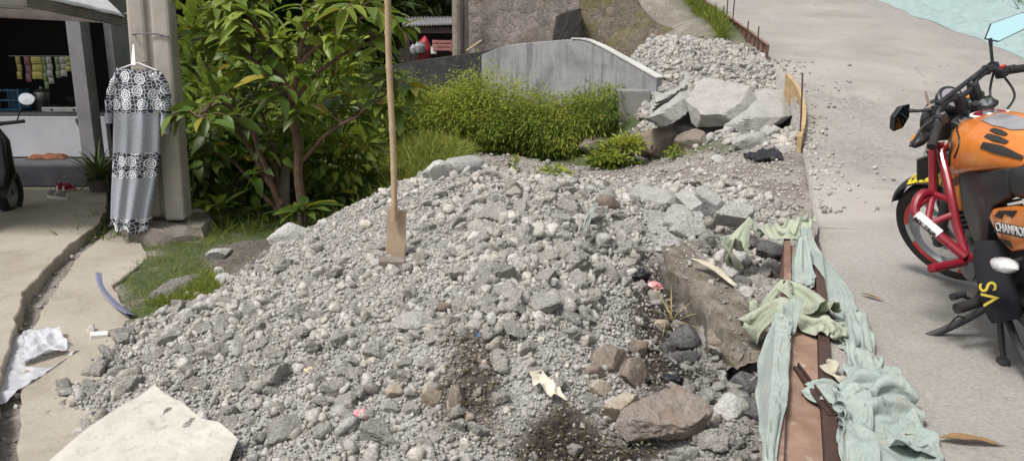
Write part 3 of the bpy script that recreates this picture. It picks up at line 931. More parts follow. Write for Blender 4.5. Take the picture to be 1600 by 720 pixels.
# front stones
slab_at('flat_stone', [(966, 640, .25), (988, 620, .28), (1022, 605, .30), (1060, 602, .30), (1092, 616, .27), (1114, 636, .24), (1108, 652, .22), (1084, 664, .21), (1040, 668, .205), (990, 662, .215)], .10, m_rust, 'biggest flat brown stone in the foreground mud', 'stone', None, 12, .05, 5, .0, 14)
slab_at('flat_stone', [(938, 632, .24), (972, 608, .28), (1004, 614, .27), (975, 640, .23)], .09, m_tan, 'pale tan stone tucked behind the biggest flat stone', 'stone', None, 13, .03, 4)
rock_at('brown_stone', 952, 566, (.09, .075, .07), m_brown, 'angular brown stone left of the hollow in the heap front', 'stone', None, 60, .3)
rock_at('brown_stone', 990, 590, (.095, .07, .075), m_brown, 'upright brown stone above the biggest flat stone', 'stone', None, 61, 1.1)
rock_at('brown_stone', 998, 552, (.06, .05, .07), m_brown, 'narrow brown stone between two others above the flat stone', 'stone', None, 62, 2.1)
rock_at('tan_stone', 930, 588, (.05, .042, .04), m_brown, 'small brown stone on top of the tan block', 'stone', None, 63, .4)
rock_at('tan_stone', 936, 610, (.055, .045, .04), m_tan, 'small angular tan block left of the pale tan stone', 'stone', None, 64, .9)
rock_at('tan_stone', 1030, 512, (.055, .04, .04), m_tan, 'tan stone at the rim of the dark hollow', 'stone', None, 65, .3)
rock_at('dark_stone', 1072, 540, (.09, .08, .08), m_dark, 'black rounded stone above the broken black slab', 'stone', None, 66, .6)
rock_at('dark_stone', 1060, 568, (.13, .045, .045), m_dark, 'long black slab of asphalt in the hollow', 'stone', None, 67, .35)
rock_at('dark_stone', 1168, 610, (.08, .07, .07), m_dark, 'blue grey stone beside the formwork foot', 'stone', None, 68, .6)
rock_at('dark_stone', 1178, 650, (.07, .06, .06), m_dark, 'black stone touching the near formwork plate', 'stone', None, 69, 1.6)
rock_at('concrete_lump', 1140, 652, (.09, .075, .08), m_lump, 'pale rough lump right of the biggest flat stone', 'concrete lump', None, 70, .6)
rock_at('dark_stone', 1045, 548, (.05, .045, .04), m_dark, 'small black stone left of the black rounded stone', 'stone', None, 71, .6)
rock_at('tan_stone', 672, 628, (.052, .04, .058), m_tan, 'left of two tan stones standing side by side', 'stone', None, 72, .3, sink=.2)
rock_at('brown_stone', 714, 630, (.052, .042, .055), m_brown, 'right brown one of two stones standing side by side', 'stone', None, 73, 1.3, sink=.2)
rock_at('tan_stone', 617, 620, (.04, .032, .028), m_tan, 'small tan stone left of the pair of tan stones', 'stone', None, 74, .3, sink=.2)
rock_at('brown_stone', 692, 488, (.045, .042, .042), m_brown, 'smooth round brown stone in the middle of the heap', 'stone', None, 75, .3, sink=.15, planes=20, namp=.01)
rock_at('concrete_lump', 655, 507, (.12, .08, .05), m_slabc, 'flat wide concrete piece left below the round brown stone', 'concrete lump', None, 76, .3)
rock_at('concrete_lump', 725, 268, (.17, .13, .11), m_slabc, 'large pale lump on the far crest of the heap', 'concrete lump', None, 77, .3, sink=.15)
rock_at('concrete_lump', 682, 278, (.15, .12, .11), m_lump, 'large lump left of the pale crest lump', 'concrete lump', None, 78, 1.3, sink=.15)
rock_at('concrete_lump', 452, 376, (.17, .13, .10), m_lump, 'squarish lump at the foot of the tree', 'concrete lump', None, 79, .1, sink=.2)
rock_at('concrete_lump', 344, 402, (.10, .07, .06), m_slabc, 'single grey lump on the brown soil', 'concrete lump', None, 80, .5, sink=.2)
rock_at('concrete_lump', 344, 428, (.05, .045, .04), m_lump, 'small lump just below the lump on the brown soil', 'concrete lump', None, 81, .5, sink=.2)
rock_at('concrete_lump', 350, 440, (.07, .05, .05), m_lump, 'small lump where the grass meets the heap', 'concrete lump', None, 82, 1.5, sink=.2)
slab_at('concrete_slab', [(232, 455, .05), (262, 436, .06), (320, 424, .08), (300, 438, .06), (262, 456, .05)], .05, m_mid, 'flat mossy grey slab lying in the grass', 'concrete slab', None, 14, .03, 4)
# old kerb running through the heap
m_kerb = simple('old kerb concrete', (.30, .265, .22), (.12, .10, .078), 9, 1.0, 30, .03, .95, spots=((.11, .105, .05), 5, .54, .68))
k = MB()
A0 = [atZ(1006, 352, .46), atZ(1042, 398, .42), atZ(1098, 470, .37), atZ(1150, 560, .28)]
B0 = [atZ(1036, 350, .46), atZ(1092, 398, .42), atZ(1166, 470, .37), atZ(1210, 560, .28)]
A1, B1 = smoothline(A0, 40), smoothline(B0, 40)
def kf(u, v):
    i = int(round(v * 40)); a, b2 = A1[i], B1[i]
    t = (u - .12) / .76
    p = a.lerp(b2, min(max(t, 0), 1))
    if u < .12: p = p + Vector((-.015, 0, -.22 * (1 - u / .12)))
    if u > .88: p = p + Vector((.015, 0, -.22 * (u - .88) / .12))
    q = p * 7
    wear = sm(.75, 1, np.array([v]))[0]
    return p + Vector(mnoise.noise_vector(q)) * (.026 + .05 * wear) + Vector(mnoise.noise_vector(q * 3.3)) * (.014 + .02 * wear) + Vector(mnoise.noise_vector(q * 8)) * .006
k.grid(kf, 40, 41)
tag(k.build('kerb', m_kerb, None, A0[0], True), 'old brown concrete kerb half buried across the heap', 'kerb')

for i, (px, py, s_, lb) in enumerate([(1150, 520, (.12, .10, .09), 'large crumbling brown stone at the lower end of the old kerb'), (1120, 545, (.10, .08, .08), 'brown earthy stone left of the crumbling kerb end'), (1185, 548, (.08, .07, .08), 'brown earthy stone between kerb end and formwork'),
        (1160, 566, (.08, .06, .07), 'lower brown stone below the crumbling kerb end')]):
    rock_at('brown_stone', px, py, s_, m_brown, lb, 'stone', None, 640 + i, i * 1.3, sink=.25, planes=9, namp=.12)

# crumbs and soil lying on the kerb
n = 330
ii = rng.integers(0, 41, n); tt = rng.uniform(-.05, 1.1, n) ** 1.0
kp = np.array([tuple(A1[i].lerp(B1[i], t)) for i, t in zip(ii, tt)]) + rng.normal(0, .012, (n, 3)) * np.array([1, 1, 0])
_g = ground_z
_lut = {}
ground_z = lambda x, y: _kz
_kz = kp[:, 2] - .004
keepk = np.arange(n)
mass('kerb_crumbs', kp[:, 0], kp[:, 1], rng.uniform(.003, .011, n) * (1 + (rng.uniform(size=n) < .06)), 1, 'small concrete crumbs lying on the old brown kerb')
ground_z = _g
# ------------------------------------------------------------------ steel and timber formwork along the road edge
m_rustst = simple('rusty brown steel', (.235, .135, .10), (.15, .08, .06), 5, .35, 60, .004, .7, spots=((.33, .23, .175), 3.2, .5, .66))
m_web = simple('tan dusty steel', (.37, .255, .19), (.215, .125, .085), 6, .5, 60, .006, .85, spots=((.42, .37, .31), 13, .58, .68))
m_darkst = simple('dark brown steel', (.085, .045, .035), (.045, .026, .022), 9, .3, 60, .003, .55)
m_plank = simple('yellow timber', (.50, .37, .20), (.36, .25, .12), 10, .3, 50, .003, .7, spots=((.27, .16, .08), 3, .6, .72))
m_rod = simple('rusty rod', (.12, .065, .045), (.07, .04, .03), 30, .4, 120, .002, .8)
def edge_pt(y, u=0.0, z=0.0):
    x = road_l(y).item(); x2 = road_l(y + .1).item()
    t = Vector((x2 - x, .1, 0)).normalized()
    n = Vector((t.y, -t.x, 0))
    return Vector((x, y, road_z(y).item())) + n * u + Vector((0, 0, z))
fw = empty('formwork_channel', edge_pt(2.6, -.1, -.2), 'long rusty brown steel formwork channel along the near road edge, draped with green cloth', 'formwork')
FWO = fw.location.copy()
NY = 24
ysf = [1.75 + (4.98 - 1.75) * i / NY for i in range(NY + 1)]
def sweep(prof, ys_, name, mat, wob=.0):
    """closed (u, z) profile swept along the road edge"""
    k = MB(); n = len(prof)
    vs = []
    for y in ys_:
        for (u, z) in prof:
            p = edge_pt(y, u, z)
            q = mnoise.noise(Vector((y * .9, u * 3, 2.2)))
            vs.append(p + Vector((wob * q, 0, wob * .5 * q)))
    fs = []
    for i in range(len(ys_) - 1):
        for j in range(n):
            fs.append((i * n + j, i * n + (j + 1) % n, (i + 1) * n + (j + 1) % n, (i + 1) * n + j))
    fs.append(tuple(range(n))); fs.append(tuple(range((len(ys_) - 1) * n, len(ys_) * n)))
    k.add(vs, fs)
    return k.build(name, mat, fw, FWO)
sweep([(-.225, -.34), (-.215, -.34), (-.208, .030), (-.172, .034), (-.172, .026), (-.200, .020)], ysf, 'side_flange', m_rustst, .012)
sweep([(-.1975, -.012), (-.1975, -.004), (-.050, -.020), (-.050, -.028)], ysf[:-3], 'web', m_web, .01)
sweep([(-.048, -.06), (-.040, -.06), (-.040, .012), (-.004, .016), (-.004, .024), (-.048, .022)], ysf[:-3], 'side_flange', m_darkst, .01)
# strut lying across the channel
k = MB()
a, b2 = atZ(1246, 574, .455), atZ(1302, 650, .46)
d = (b2 - a).normalized()
k.box((a + b2) / 2, ((b2 - a).length, .035, .018), Matrix((d, Vector((0, 0, 1)).cross(d).normalized(), d.cross(Vector((0, 0, 1)).cross(d).normalized()))).transposed(), bev=.003)
k.box((a + b2) / 2 + Vector((0, 0, .016)), ((b2 - a).length * .98, .006, .016), Matrix((d, Vector((0, 0, 1)).cross(d).normalized(), d.cross(Vector((0, 0, 1)).cross(d).normalized()))).transposed())
tag(k.build('steel_strut', m_darkst, None, (a + b2) / 2), 'short dark steel strut lying across the near formwork channel', 'strut')
# yellow curved plank with two rods
k = MB()
yp = np.linspace(7.95, 10.6, 26)
def plank_fn():
    vs, fs = [], []
    for i, y in enumerate(yp):
        bow = .10 * math.sin(PI * (y - 7.95) / 2.65)
        for (u, z) in [(-.045 + bow, -.20), (.0 + bow, -.20), (.0 + bow, .13), (-.045 + bow, .13)]: vs.append(edge_pt(y, u - .02, z))
    for i in range(25):
        for j in range(4): fs.append((i * 4 + j, i * 4 + (j + 1) % 4, i * 4 + 4 + (j + 1) % 4, i * 4 + 4 + j))
    fs.append((0, 1, 2, 3)); fs.append((100, 101, 102, 103))
    return vs, fs
k.add(*plank_fn())
p0 = edge_pt(7.95)
tag(k.build('timber_plank', m_plank, None, p0, bevel=.004), 'curved yellow timber form plank standing on edge beside the road', 'plank')
for (px, py, z, tx, ty, lb) in [(1249, 236, .70, 1254, 114, 'nearer thin rusty rod standing against the end of the yellow plank'), (1233, 146, 1.12, 1236, 105, 'farther thin rusty rod behind the yellow plank')]:
    a = atZ(px, py, z); t = atY(tx, ty, a.y + .02)
    k = MB(); k.tube([a - Vector((0, 0, .25)), a.lerp(t, .5) + Vector((.004, 0, 0)), t], .009, 8)
    tag(k.build('steel_rod', m_rod, None, a), lb, 'steel rod', 'rusty rods beside the formwork')
# far steel formwork with stakes
ff = empty('formwork_wall', edge_pt(14, -.05, 0), 'row of rusty brown steel form plates along the far left road edge', 'formwork')
FO = ff.location.copy()
yq = np.linspace(11.9, 19.2, 8)
for i in range(7):
    k = MB()
    a, b2 = edge_pt(yq[i] + .015, -.05, .06), edge_pt(yq[i + 1] - .015, -.05, .06)
    d = (b2 - a); L = d.length; d.normalize()
    s_ = Vector((d.y, -d.x, 0)).normalized(); up = s_.cross(d)
    M3 = Matrix((d, s_, up)).transposed()
    c = (a + b2) / 2
    k.box(c, (L, .008, .34), M3)
    k.box(c - s_ * .02 + up * .165, (L, .04, .01), M3)
    for t in np.linspace(-.5, .5, 5): k.box(c - s_ * .0195 + d * L * t * .98, (.012, .03, .318), M3)
    k.build('plate', m_rustst, ff, FO)
for i, (y, h) in enumerate([(12.3, .42), (13.0, .38), (13.9, .62), (14.25, .66), (14.4, .40), (15.8, .5), (16.9, .55)]):
    a = edge_pt(y, -.12, 0)
    k = MB(); k.tube([a - Vector((0, 0, .3)), a + Vector((.03 * math.sin(i), 0, h))], .011, 7)
    tag(k.build('steel_rod', m_rod, None, a), 'thin rusty stake rising behind the far steel form plates', 'steel rod', 'stakes along the far form plates')

# ------------------------------------------------------------------ green cloth strips
def clothmat(name, c1, c2, c3):
    m, nt, b, oc = newmat(name)
    n1 = nz(nt, oc, 5, 5, .6); n2 = nz(nt, oc, 120, 3, .7); n3 = nz(nt, oc, 16, 5, .7)
    c = ramp(nt, n1, [(.3, c2), (.62, c1)])
    c = mixc(nt, mth(nt, 'MULTIPLY', sstep(nt, n3, .5, .72), .75), c, c3)
    c = mixc(nt, .15, c, ramp(nt, n2, [(.3, (.2, .22, .2)), (.7, (.75, .8, .75))]))
    nt.links.new(c, b.inputs['Base Color'])
    b.inputs['Roughness'].default_value = .82
    b.inputs['Sheen Weight'].default_value = .15
    n4 = nz(nt, oc, 22, 4, .6, 1.2)
    nt.links.new(bump(nt, n4, .55, .012, bump(nt, n2, .25, .002)), b.inputs['Normal'])
    tr = nt.nodes.new('ShaderNodeBsdfTranslucent'); nt.links.new(c, tr.inputs[0])
    mx = nt.nodes.new('ShaderNodeMixShader'); mx.inputs[0].default_value = .18
    out = nt.nodes['Material Output']
    nt.links.new(b.outputs[0], mx.inputs[1]); nt.links.new(tr.outputs[0], mx.inputs[2]); nt.links.new(mx.outputs[0], out.inputs[0])
    return m
m_cloth = clothmat('pale green cloth', (.42, .49, .455), (.30, .37, .34), (.34, .30, .24))
m_cloth2 = clothmat('olive green cloth', (.47, .52, .38), (.33, .38, .27), (.36, .31, .22))
m_cream = clothmat('cream cloth', (.66, .61, .47), (.5, .45, .33), (.4, .34, .25))
def strip(name, stations, mat, label, cat='cloth', group=None, nu=26, nv=90, fold=.018, kf=3.2, droop=0.0, seed=0, side=None, crush=.35, rag=.06, twist=.0):
    """cloth band along stations (px, py, z, halfwidth); folds run along its length"""
    P = [atZ(s[0], s[1], s[2]) if s[2] is not None else hit(s[0], s[1]) + Vector((0, 0, .04)) for s in stations]
    C = smoothline(P, nv - 1)
    Wd = [np.interp(i / (nv - 1) * (len(stations) - 1), range(len(stations)), [s[3] for s in stations]) for i in range(nv)]
    k = MB()
    tang = [(C[min(i + 1, nv - 1)] - C[max(i - 1, 0)]).normalized() for i in range(nv)]
    def fn(u, v):
        i = min(int(round(v * (nv - 1))), nv - 1)
        t = u * 2 - 1
        T = tang[i]
        L = T.cross(Vector((0, 0, 1)))
        if L.length < .25: L = L + Vector((.6, -.2, 0))
        L.normalize()
        if side is not None: L = Vector(side).normalized(); L = (L - T * L.dot(T)).normalized()
        N = L.cross(T).normalized()
        if N.z < 0 and side is None: N = -N
        w_ = Wd[i]
        s = v * 4
        f = mnoise.noise(Vector((t * kf, s * .55 + seed * 7, seed))) + .6 * mnoise.noise(Vector((t * kf * 2.3, s * 1.1, seed + 5)))
        rg = 1 - abs(mnoise.noise(Vector((t * kf * 1.4 + s * .3, s * .8, seed + 9)))) * 2
        edge = 1 + rag * mnoise.noise(Vector((s * 5, seed + (3 if t > 0 else 8), 1)))
        return C[i] + L * (w_ * t * edge + .25 * fold * mnoise.noise(Vector((t * 3, s * 2, seed + 2)))) + N * (fold * (f + crush * rg) - droop * t * t * w_) + Vector((0, 0, fold * .8))
    k.grid(fn, nu, nv)
    o = k.build(name, mat, None, P[len(P) // 2], True, sharp=None)
    md = o.modifiers.new('thickness', 'SOLIDIFY'); md.thickness = .002
    md2 = o.modifiers.new('sub', 'SUBSURF'); md2.levels = 1; md2.render_levels = 1
    return tag(o, label, cat, group)

def coll_h(x, y):
    """height of road, channel and rubble under the cloth"""
    xl = road_l(y); u = (x - xl) * .94
    h = np.where(u > -.004, road_z(y), ground_z(x, y))
    rzv = road_z(y)
    inr = (y < 5.0)
    h = np.where(inr & (u > -.23) & (u < -.17), rzv + .036, h)
    h = np.where(inr & (u >= -.17) & (u < -.05), rzv - .004, h)
    h = np.where(inr & (u >= -.05) & (u < .0), rzv + .026, h)
    return h
def drape(P, ru, rv, steps=40, iters=12, bumps=0.0, bk=22.0, seed=0, pin=None, g=6.0, bend=.35, fric=.75, th=.006, hold=.0, hfun=None):
    """position based cloth: P (nv, nu, 3) start grid, ru/rv rest spacings (scalars or arrays)"""
    P = P.copy(); V = np.zeros_like(P); P0 = P.copy(); dt = .02
    hf = hfun or coll_h
    nv, nu, _ = P.shape
    def sat(A, B, rest, k):
        d = B - A; l = np.linalg.norm(d, axis=-1, keepdims=True) + 1e-9
        c = d * ((l - rest) / l) * (.5 * k)
        return c
    dg = math.hypot(ru, rv)
    for s in range(steps):
        V[..., 2] -= g * dt
        Q = P + V * dt
        for it in range(iters):
            for o in (0, 1):
                A, B = Q[:, o:-1:2], Q[:, o + 1::2]; n = min(A.shape[1], B.shape[1]); c = sat(A[:, :n], B[:, :n], ru, 1.0); A[:, :n] += c; B[:, :n] -= c
                A, B = Q[o:-1:2], Q[o + 1::2]; n = min(A.shape[0], B.shape[0]); c = sat(A[:n], B[:n], rv, 1.0); A[:n] += c; B[:n] -= c
            for o in (0, 1):
                A, B = Q[o:-1:2, :-1], Q[o + 1::2, 1:]; n = min(A.shape[0], B.shape[0]); c = sat(A[:n], B[:n], dg, .4); A[:n] += c; B[:n] -= c
                A, B = Q[o:-1:2, 1:], Q[o + 1::2, :-1]; n = min(A.shape[0], B.shape[0]); c = sat(A[:n], B[:n], dg, .4); A[:n] += c; B[:n] -= c
            if bend:
                for st_ in (2, 4):
                    A, B = Q[:, :-st_], Q[:, st_:]; c = sat(A, B, ru * st_, bend * .5); c = c * (np.linalg.norm(B - A, axis=-1, keepdims=True) < ru * st_ * .8); A += c * .5; B -= c * .5
                    A, B = Q[:-st_], Q[st_:]; c = sat(A, B, rv * st_, bend * .5); c = c * (np.linalg.norm(B - A, axis=-1, keepdims=True) < rv * st_ * .8); A += c * .5; B -= c * .5
            h = hf(Q[..., 0].ravel(), Q[..., 1].ravel()).reshape(nv, nu) + th
            if bumps: h = h + bumps * np.clip(vnoise(Q[..., 0] + .2 * Q[..., 1], Q[..., 1] * .55, bk, seed) - .42, 0, 1) * 1.7
            hit_ = Q[..., 2] < h
            Q[..., 2] = np.where(hit_, h, Q[..., 2])
            if fric:
                f = np.where(hit_, fric / iters * 2.2, 0)[..., None]
                Q[..., :2] += (P[..., :2] - Q[..., :2]) * np.clip(f, 0, 1)
            if hold: Q[..., :2] += (P0[..., :2] - Q[..., :2]) * hold
            if pin is not None: Q[pin] = P0[pin]
        V = (Q - P) / dt * .9
        P = Q
    return P
def cloth_obj(P, mat, label, name='cloth_strip', cat='cloth', rag=0.0):
    nv, nu, _ = P.shape
    idx = np.arange(nv * nu).reshape(nv, nu)
    F = np.stack([idx[:-1, :-1], idx[:-1, 1:], idx[1:, 1:], idx[1:, :-1]], -1).reshape(-1, 4)
    o0 = P.reshape(-1, 3).mean(0)
    o = put(name, np_mesh(name, P.reshape(-1, 3) - o0, F, mat, True), None, tuple(o0))
    md2 = o.modifiers.new('sub', 'SUBSURF'); md2.levels = 1; md2.render_levels = 1
    md = o.modifiers.new('thickness', 'SOLIDIFY'); md.thickness = .0016
    return tag(o, label, cat)
def ribbon(stations, mat, label, nu=22, dens=.011, gather=1.5, slack=1.12, seed=0, steps=26, amp=.02, pins=(0, -1), bend=.3, name='cloth_strip', cat='cloth', side=None, fric=.7, g=6.0, hold=.02, hfun=None, bumps=0.0):
    """gathered band: starts pleated along its path, then falls"""
    S = [atZ(q[0], q[1], q[2]) for q in stations]
    Lp = smoothline(S, 200)
    L = sum((Lp[i + 1] - Lp[i]).length for i in range(200))
    nv = max(12, int(L / dens))
    C = smoothline(S, nv - 1)
    wd = np.interp(np.linspace(0, len(S) - 1, nv), range(len(S)), [q[3] for q in stations])
    P = np.zeros((nv, nu, 3)); rr = np.random.default_rng(seed); ph = rr.uniform(0, 6, 4)
    for i in range(nv):
        T = (C[min(i + 1, nv - 1)] - C[max(i - 1, 0)]).normalized()
        Lt = T.cross(Vector((0, 0, 1)))
        if side is not None: Lt = Vector(side); Lt = Lt - T * Lt.dot(T)
        if Lt.length < .2: Lt = Vector((1, 0, 0))
        Lt.normalize(); N = Lt.cross(T).normalized()
        if N.z < 0: N = -N
        s = i / nv
        for j in range(nu):
            t = j / (nu - 1) * 2 - 1
            fo = math.sin(t * 7 + ph[0] + 3 * mnoise.noise(Vector((s * 3, seed, 1)))) + .6 * math.sin(t * 13 + ph[1] + 4 * mnoise.noise(Vector((s * 4, seed, 2)))) + 1.2 * mnoise.noise(Vector((t * 1.5, s * 6, seed + 4)))
            P[i, j] = C[i] + Lt * (wd[i] * t * (1 + .12 * mnoise.noise(Vector((s * 9, t > 0, seed))))) + N * (amp * fo * min(1, wd[i] / .05) + .02)
    # arc length of the pleated start gives the rest lengths, with a little slack
    ru = float(np.median(np.linalg.norm(P[:, 1:] - P[:, :-1], axis=-1))) * gather ** .35
    rv = float(np.median(np.linalg.norm(P[1:] - P[:-1], axis=-1))) * slack ** .5
    pin = None
    if pins:
        pm = np.zeros((nv, nu), bool)
        for q in pins: pm[int(q) if q in (0, -1) else int(q * nv)] = True
        pin = pm
    P = drape(P, ru, rv, steps, 10, bumps, 22, seed, pin, g, bend, fric, .006, hold, hfun)
    return cloth_obj(P, mat, label, name, cat)
ribbon([(1148, 412, .36, .04), (1138, 380, .52, .06), (1158, 350, .62, .08), (1196, 350, .63, .08), (1226, 372, .58, .07), (1248, 350, .65, .08), (1264, 344, .62, .05)], m_cloth2, 'pale green cloth strip looped over stones at the far end of the formwork', seed=1, amp=.016, pins=(0, .2, .4, .55, .7, .85, -1), steps=14)
ribbon([(1256, 360, .66, .03), (1288, 390, .64, .045), (1314, 425, .62, .055), (1324, 455, .61, .045), (1326, 480, .60, .045), (1342, 515, .57, .05)], m_cloth, 'green cloth strip lying on the road along the right side of the channel', seed=2, pins=(0,), steps=30, amp=.012)
ribbon([(1253, 374, .66, .02), (1256, 392, .65, .06), (1260, 412, .62, .055), (1262, 424, .60, .02)], m_cloth, 'small bluish cloth flap hanging at the far end of the channel', seed=3, pins=(0,), steps=16, amp=.010)
ribbon([(1180, 472, .46, .03), (1205, 450, .54, .06), (1240, 432, .60, .085), (1268, 448, .61, .075), (1296, 480, .58, .06)], m_cloth2, 'crumpled green cloth lying behind the band that crosses the channel', seed=5, amp=.020)
ribbon([(1166, 508, .42, .03), (1186, 480, .50, .06), (1218, 465, .57, .08), (1254, 472, .58, .09), (1290, 490, .56, .09), (1308, 508, .53, .06), (1300, 528, .50, .03)], m_cloth2, 'olive green cloth band bunched across the middle of the channel', seed=4, amp=.022)
ribbon([(1244, 476, .60, .05), (1222, 500, .565, .07), (1212, 545, .53, .075), (1212, 600, .50, .062), (1210, 660, .47, .034), (1206, 740, .44, .016)], m_cloth, 'long pale green cloth tail hanging down the left side of the near channel', seed=6, amp=.012, side=(1, .25, .6), steps=14, nu=26, hold=.08, gather=1.0)
ribbon([(1290, 538, .57, .015), (1304, 547, .58, .045), (1318, 552, .57, .045), (1330, 556, .56, .012)], m_cream, 'small cream cloth scrap beside the channel above the cloth heap', seed=7, pins=(), steps=12, amp=.012)
ribbon([(1272, 596, .49, .035), (1300, 584, .54, .07), (1330, 578, .58, .09), (1356, 600, .55, .06)], m_cloth, 'short pale cloth flap reaching from the cloth heap onto the channel', seed=8, pins=(), steps=18, amp=.014)
def cloth_heap(outl, outr, nu, nv, wide, long_, label, mat, seed, bumps, steps, amp, lift=.03, hold=.012, bend=.45):
    A = smoothline([atZ(*q) for q in outl], nv - 1); B = smoothline([atZ(*q) for q in outr], nv - 1)
    P = np.zeros((nv, nu, 3))
    for i in range(nv):
        for j in range(nu):
            u = j / (nu - 1)
            p = A[i].lerp(B[i], u)
            q = Vector((u * 4.5, i / nv * 7, seed))
            w1 = mnoise.noise_vector(q * .8)
            fo = math.sin(u * 26 + 5 * w1.x + 3 * w1.y) * .7 + math.sin(i / nv * 30 + 7 * w1.y + u * 4) * .45 + 1.3 * w1.z + .6 * mnoise.noise(q * 2.2)
            P[i, j] = (p.x + .02 * w1.y, p.y + .03 * w1.x, road_z(p.y).item() + lift + amp * (fo + 1.2))
    flat_u = float(np.mean([(B[i] - A[i]).length / (nu - 1) for i in range(nv)])); flat_v = float(np.mean([(A[i + 1].lerp(B[i + 1], .5) - A[i].lerp(B[i], .5)).length for i in range(nv - 1)]))
    P = drape(P, flat_u * wide, flat_v * long_, steps, 10, bumps, 13, seed, None, 5.0, bend, .9, .006, hold)
    return cloth_obj(P, mat, label, 'cloth_heap')
cloth_heap([(1326, 470, .57), (1326, 530, .54), (1324, 575, .52), (1308, 620, .49), (1310, 670, .47), (1316, 760, .45)], [(1342, 476, .57), (1368, 530, .54), (1408, 580, .52), (1424, 625, .50), (1462, 672, .48), (1492, 760, .45)], 46, 120, 1.75, 1.25, 'big crumpled heap of pale green cloth on the road beside the near channel', m_cloth, 3, .07, 34, .032)
cloth_heap([(1334, 556, .56), (1330, 580, .55), (1326, 620, .53)], [(1378, 552, .56), (1392, 580, .55), (1380, 625, .53)], 26, 34, 1.35, 1.2, 'bluish green cloth lap on top of the cloth heap', m_cloth, 12, .10, 14, .02, .09)
cloth_heap([(1376, 610, .54), (1392, 650, .52), (1402, 690, .50)], [(1418, 606, .54), (1446, 650, .52), (1462, 684, .50)], 26, 40, 1.4, 1.2, 'green cloth fold on the right edge of the cloth heap', m_cloth, 21, .08, 14, .02, .05)
cloth_heap([(1310, 612, .51), (1312, 660, .49), (1316, 740, .46)], [(1352, 606, .51), (1364, 660, .49), (1368, 740, .46)], 26, 60, 1.4, 1.2, 'pale cloth fold along the left edge of the cloth heap', m_cloth, 33, .09, 14, .02, .07)
# pale tan rag on the kerb, pale green rag on the ridge
strip('rag', [(1080, 406, .47, .012), (1104, 414, .46, .03), (1128, 430, .43, .028), (1148, 448, .40, .012)], m_cream, 'pale tan rag lying along the old kerb', 'rag', fold=.01, seed=14, nv=40)
strip('rag', [(932, 318, .72, .012), (922, 335, .68, .022), (916, 352, .63, .018), (914, 366, .60, .008)], m_cloth, 'narrow pale green rag on the ridge beside the round brown stone', 'rag', fold=.012, seed=15, nv=40, side=(1, 0, 0))
# long tarpaulin along the right road edge
m_tarp = clothmat('aqua tarpaulin', (.33, .46, .465), (.26, .38, .39), (.44, .54, .53))
k = MB()
ysg = np.linspace(9.0, 21.0, 130)
def tf(u, v):
    y = 9.0 + 12 * v
    x = road_r(y).item() - .55 + 1.75 * u
    base = max(road_z(y).item(), gz(x, y))
    q = Vector((x * 1.6, y * 1.1, 4.4))
    r = 1 - 2 * abs(mnoise.noise(q + Vector((0, mnoise.noise(q * .6) * 2, 0))))
    r2 = 1 - 2 * abs(mnoise.noise(q * 2.6))
    ed = (mnoise.noise(Vector((y * 1.3, 2, u))) * .14 if u < .2 else 0)
    return Vector((x + ed, y, base + .006 + min(1, u * 5) * (.03 + .10 * max(r, 0) + .07 * max(r2, 0) * (1 - u * .5) + .03 * mnoise.noise(q * 5))))
k.grid(tf, 46, 160)
o = k.build('tarpaulin', m_tarp, None, tf(.5, .5), True, sharp=None)
tag(o, 'long pale aqua tarpaulin spread along the right edge of the uphill road', 'tarpaulin')
# ------------------------------------------------------------------ foliage
def leafmat(name, dark, mid, light, rough=.45, trans=.35, spec=.4):
    m, nt, b, oc = newmat(name)
    t = attr(nt, 'tint')
    sp = nt.nodes.new('ShaderNodeSeparateColor'); nt.links.new(t, sp.inputs[0])
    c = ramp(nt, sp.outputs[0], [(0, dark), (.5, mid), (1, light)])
    c = mixc(nt, sp.outputs[1], c, (.42, .33, .03))           # yellowing leaves
    c = mixc(nt, sp.outputs[2], c, (.30, .10, .04))           # reddish leaves
    c = mixc(nt, .25, c, ramp(nt, nz(nt, oc, 40, 3), [(.3, (.02, .03, .01)), (.7, (.14, .17, .06))]))
    nt.links.new(c, b.inputs['Base Color'])
    b.inputs['Roughness'].default_value = rough
    b.inputs['Specular IOR Level'].default_value = spec
    tr = nt.nodes.new('ShaderNodeBsdfTranslucent')
    nt.links.new(mixc(nt, .35, c, (.25, .32, .02)), tr.inputs[0])
    mx = nt.nodes.new('ShaderNodeMixShader'); mx.inputs[0].default_value = trans
    out = nt.nodes['Material Output']
    nt.links.new(b.outputs[0], mx.inputs[1]); nt.links.new(tr.outputs[0], mx.inputs[2]); nt.links.new(mx.outputs[0], out.inputs[0])
    return m
m_leaf = leafmat('broad leaf', (.028, .062, .012), (.10, .18, .026), (.34, .42, .06))
m_fern = leafmat('fine leaf', (.035, .072, .012), (.16, .24, .03), (.44, .47, .07), .6, .35, .2)
m_grass = leafmat('grass blade', (.045, .08, .012), (.15, .21, .03), (.36, .38, .09), .6, .35, .2)
m_bgleaf = leafmat('far leaf', (.010, .028, .007), (.030, .070, .016), (.09, .15, .03), .55, .25, .2)
m_bark = simple('brown bark', (.17, .105, .07), (.085, .05, .035), 14, .6, 60, .01, .9)
m_twig = simple('grey twig', (.26, .22, .17), (.15, .12, .09), 14, .5, 60, .006, .9)

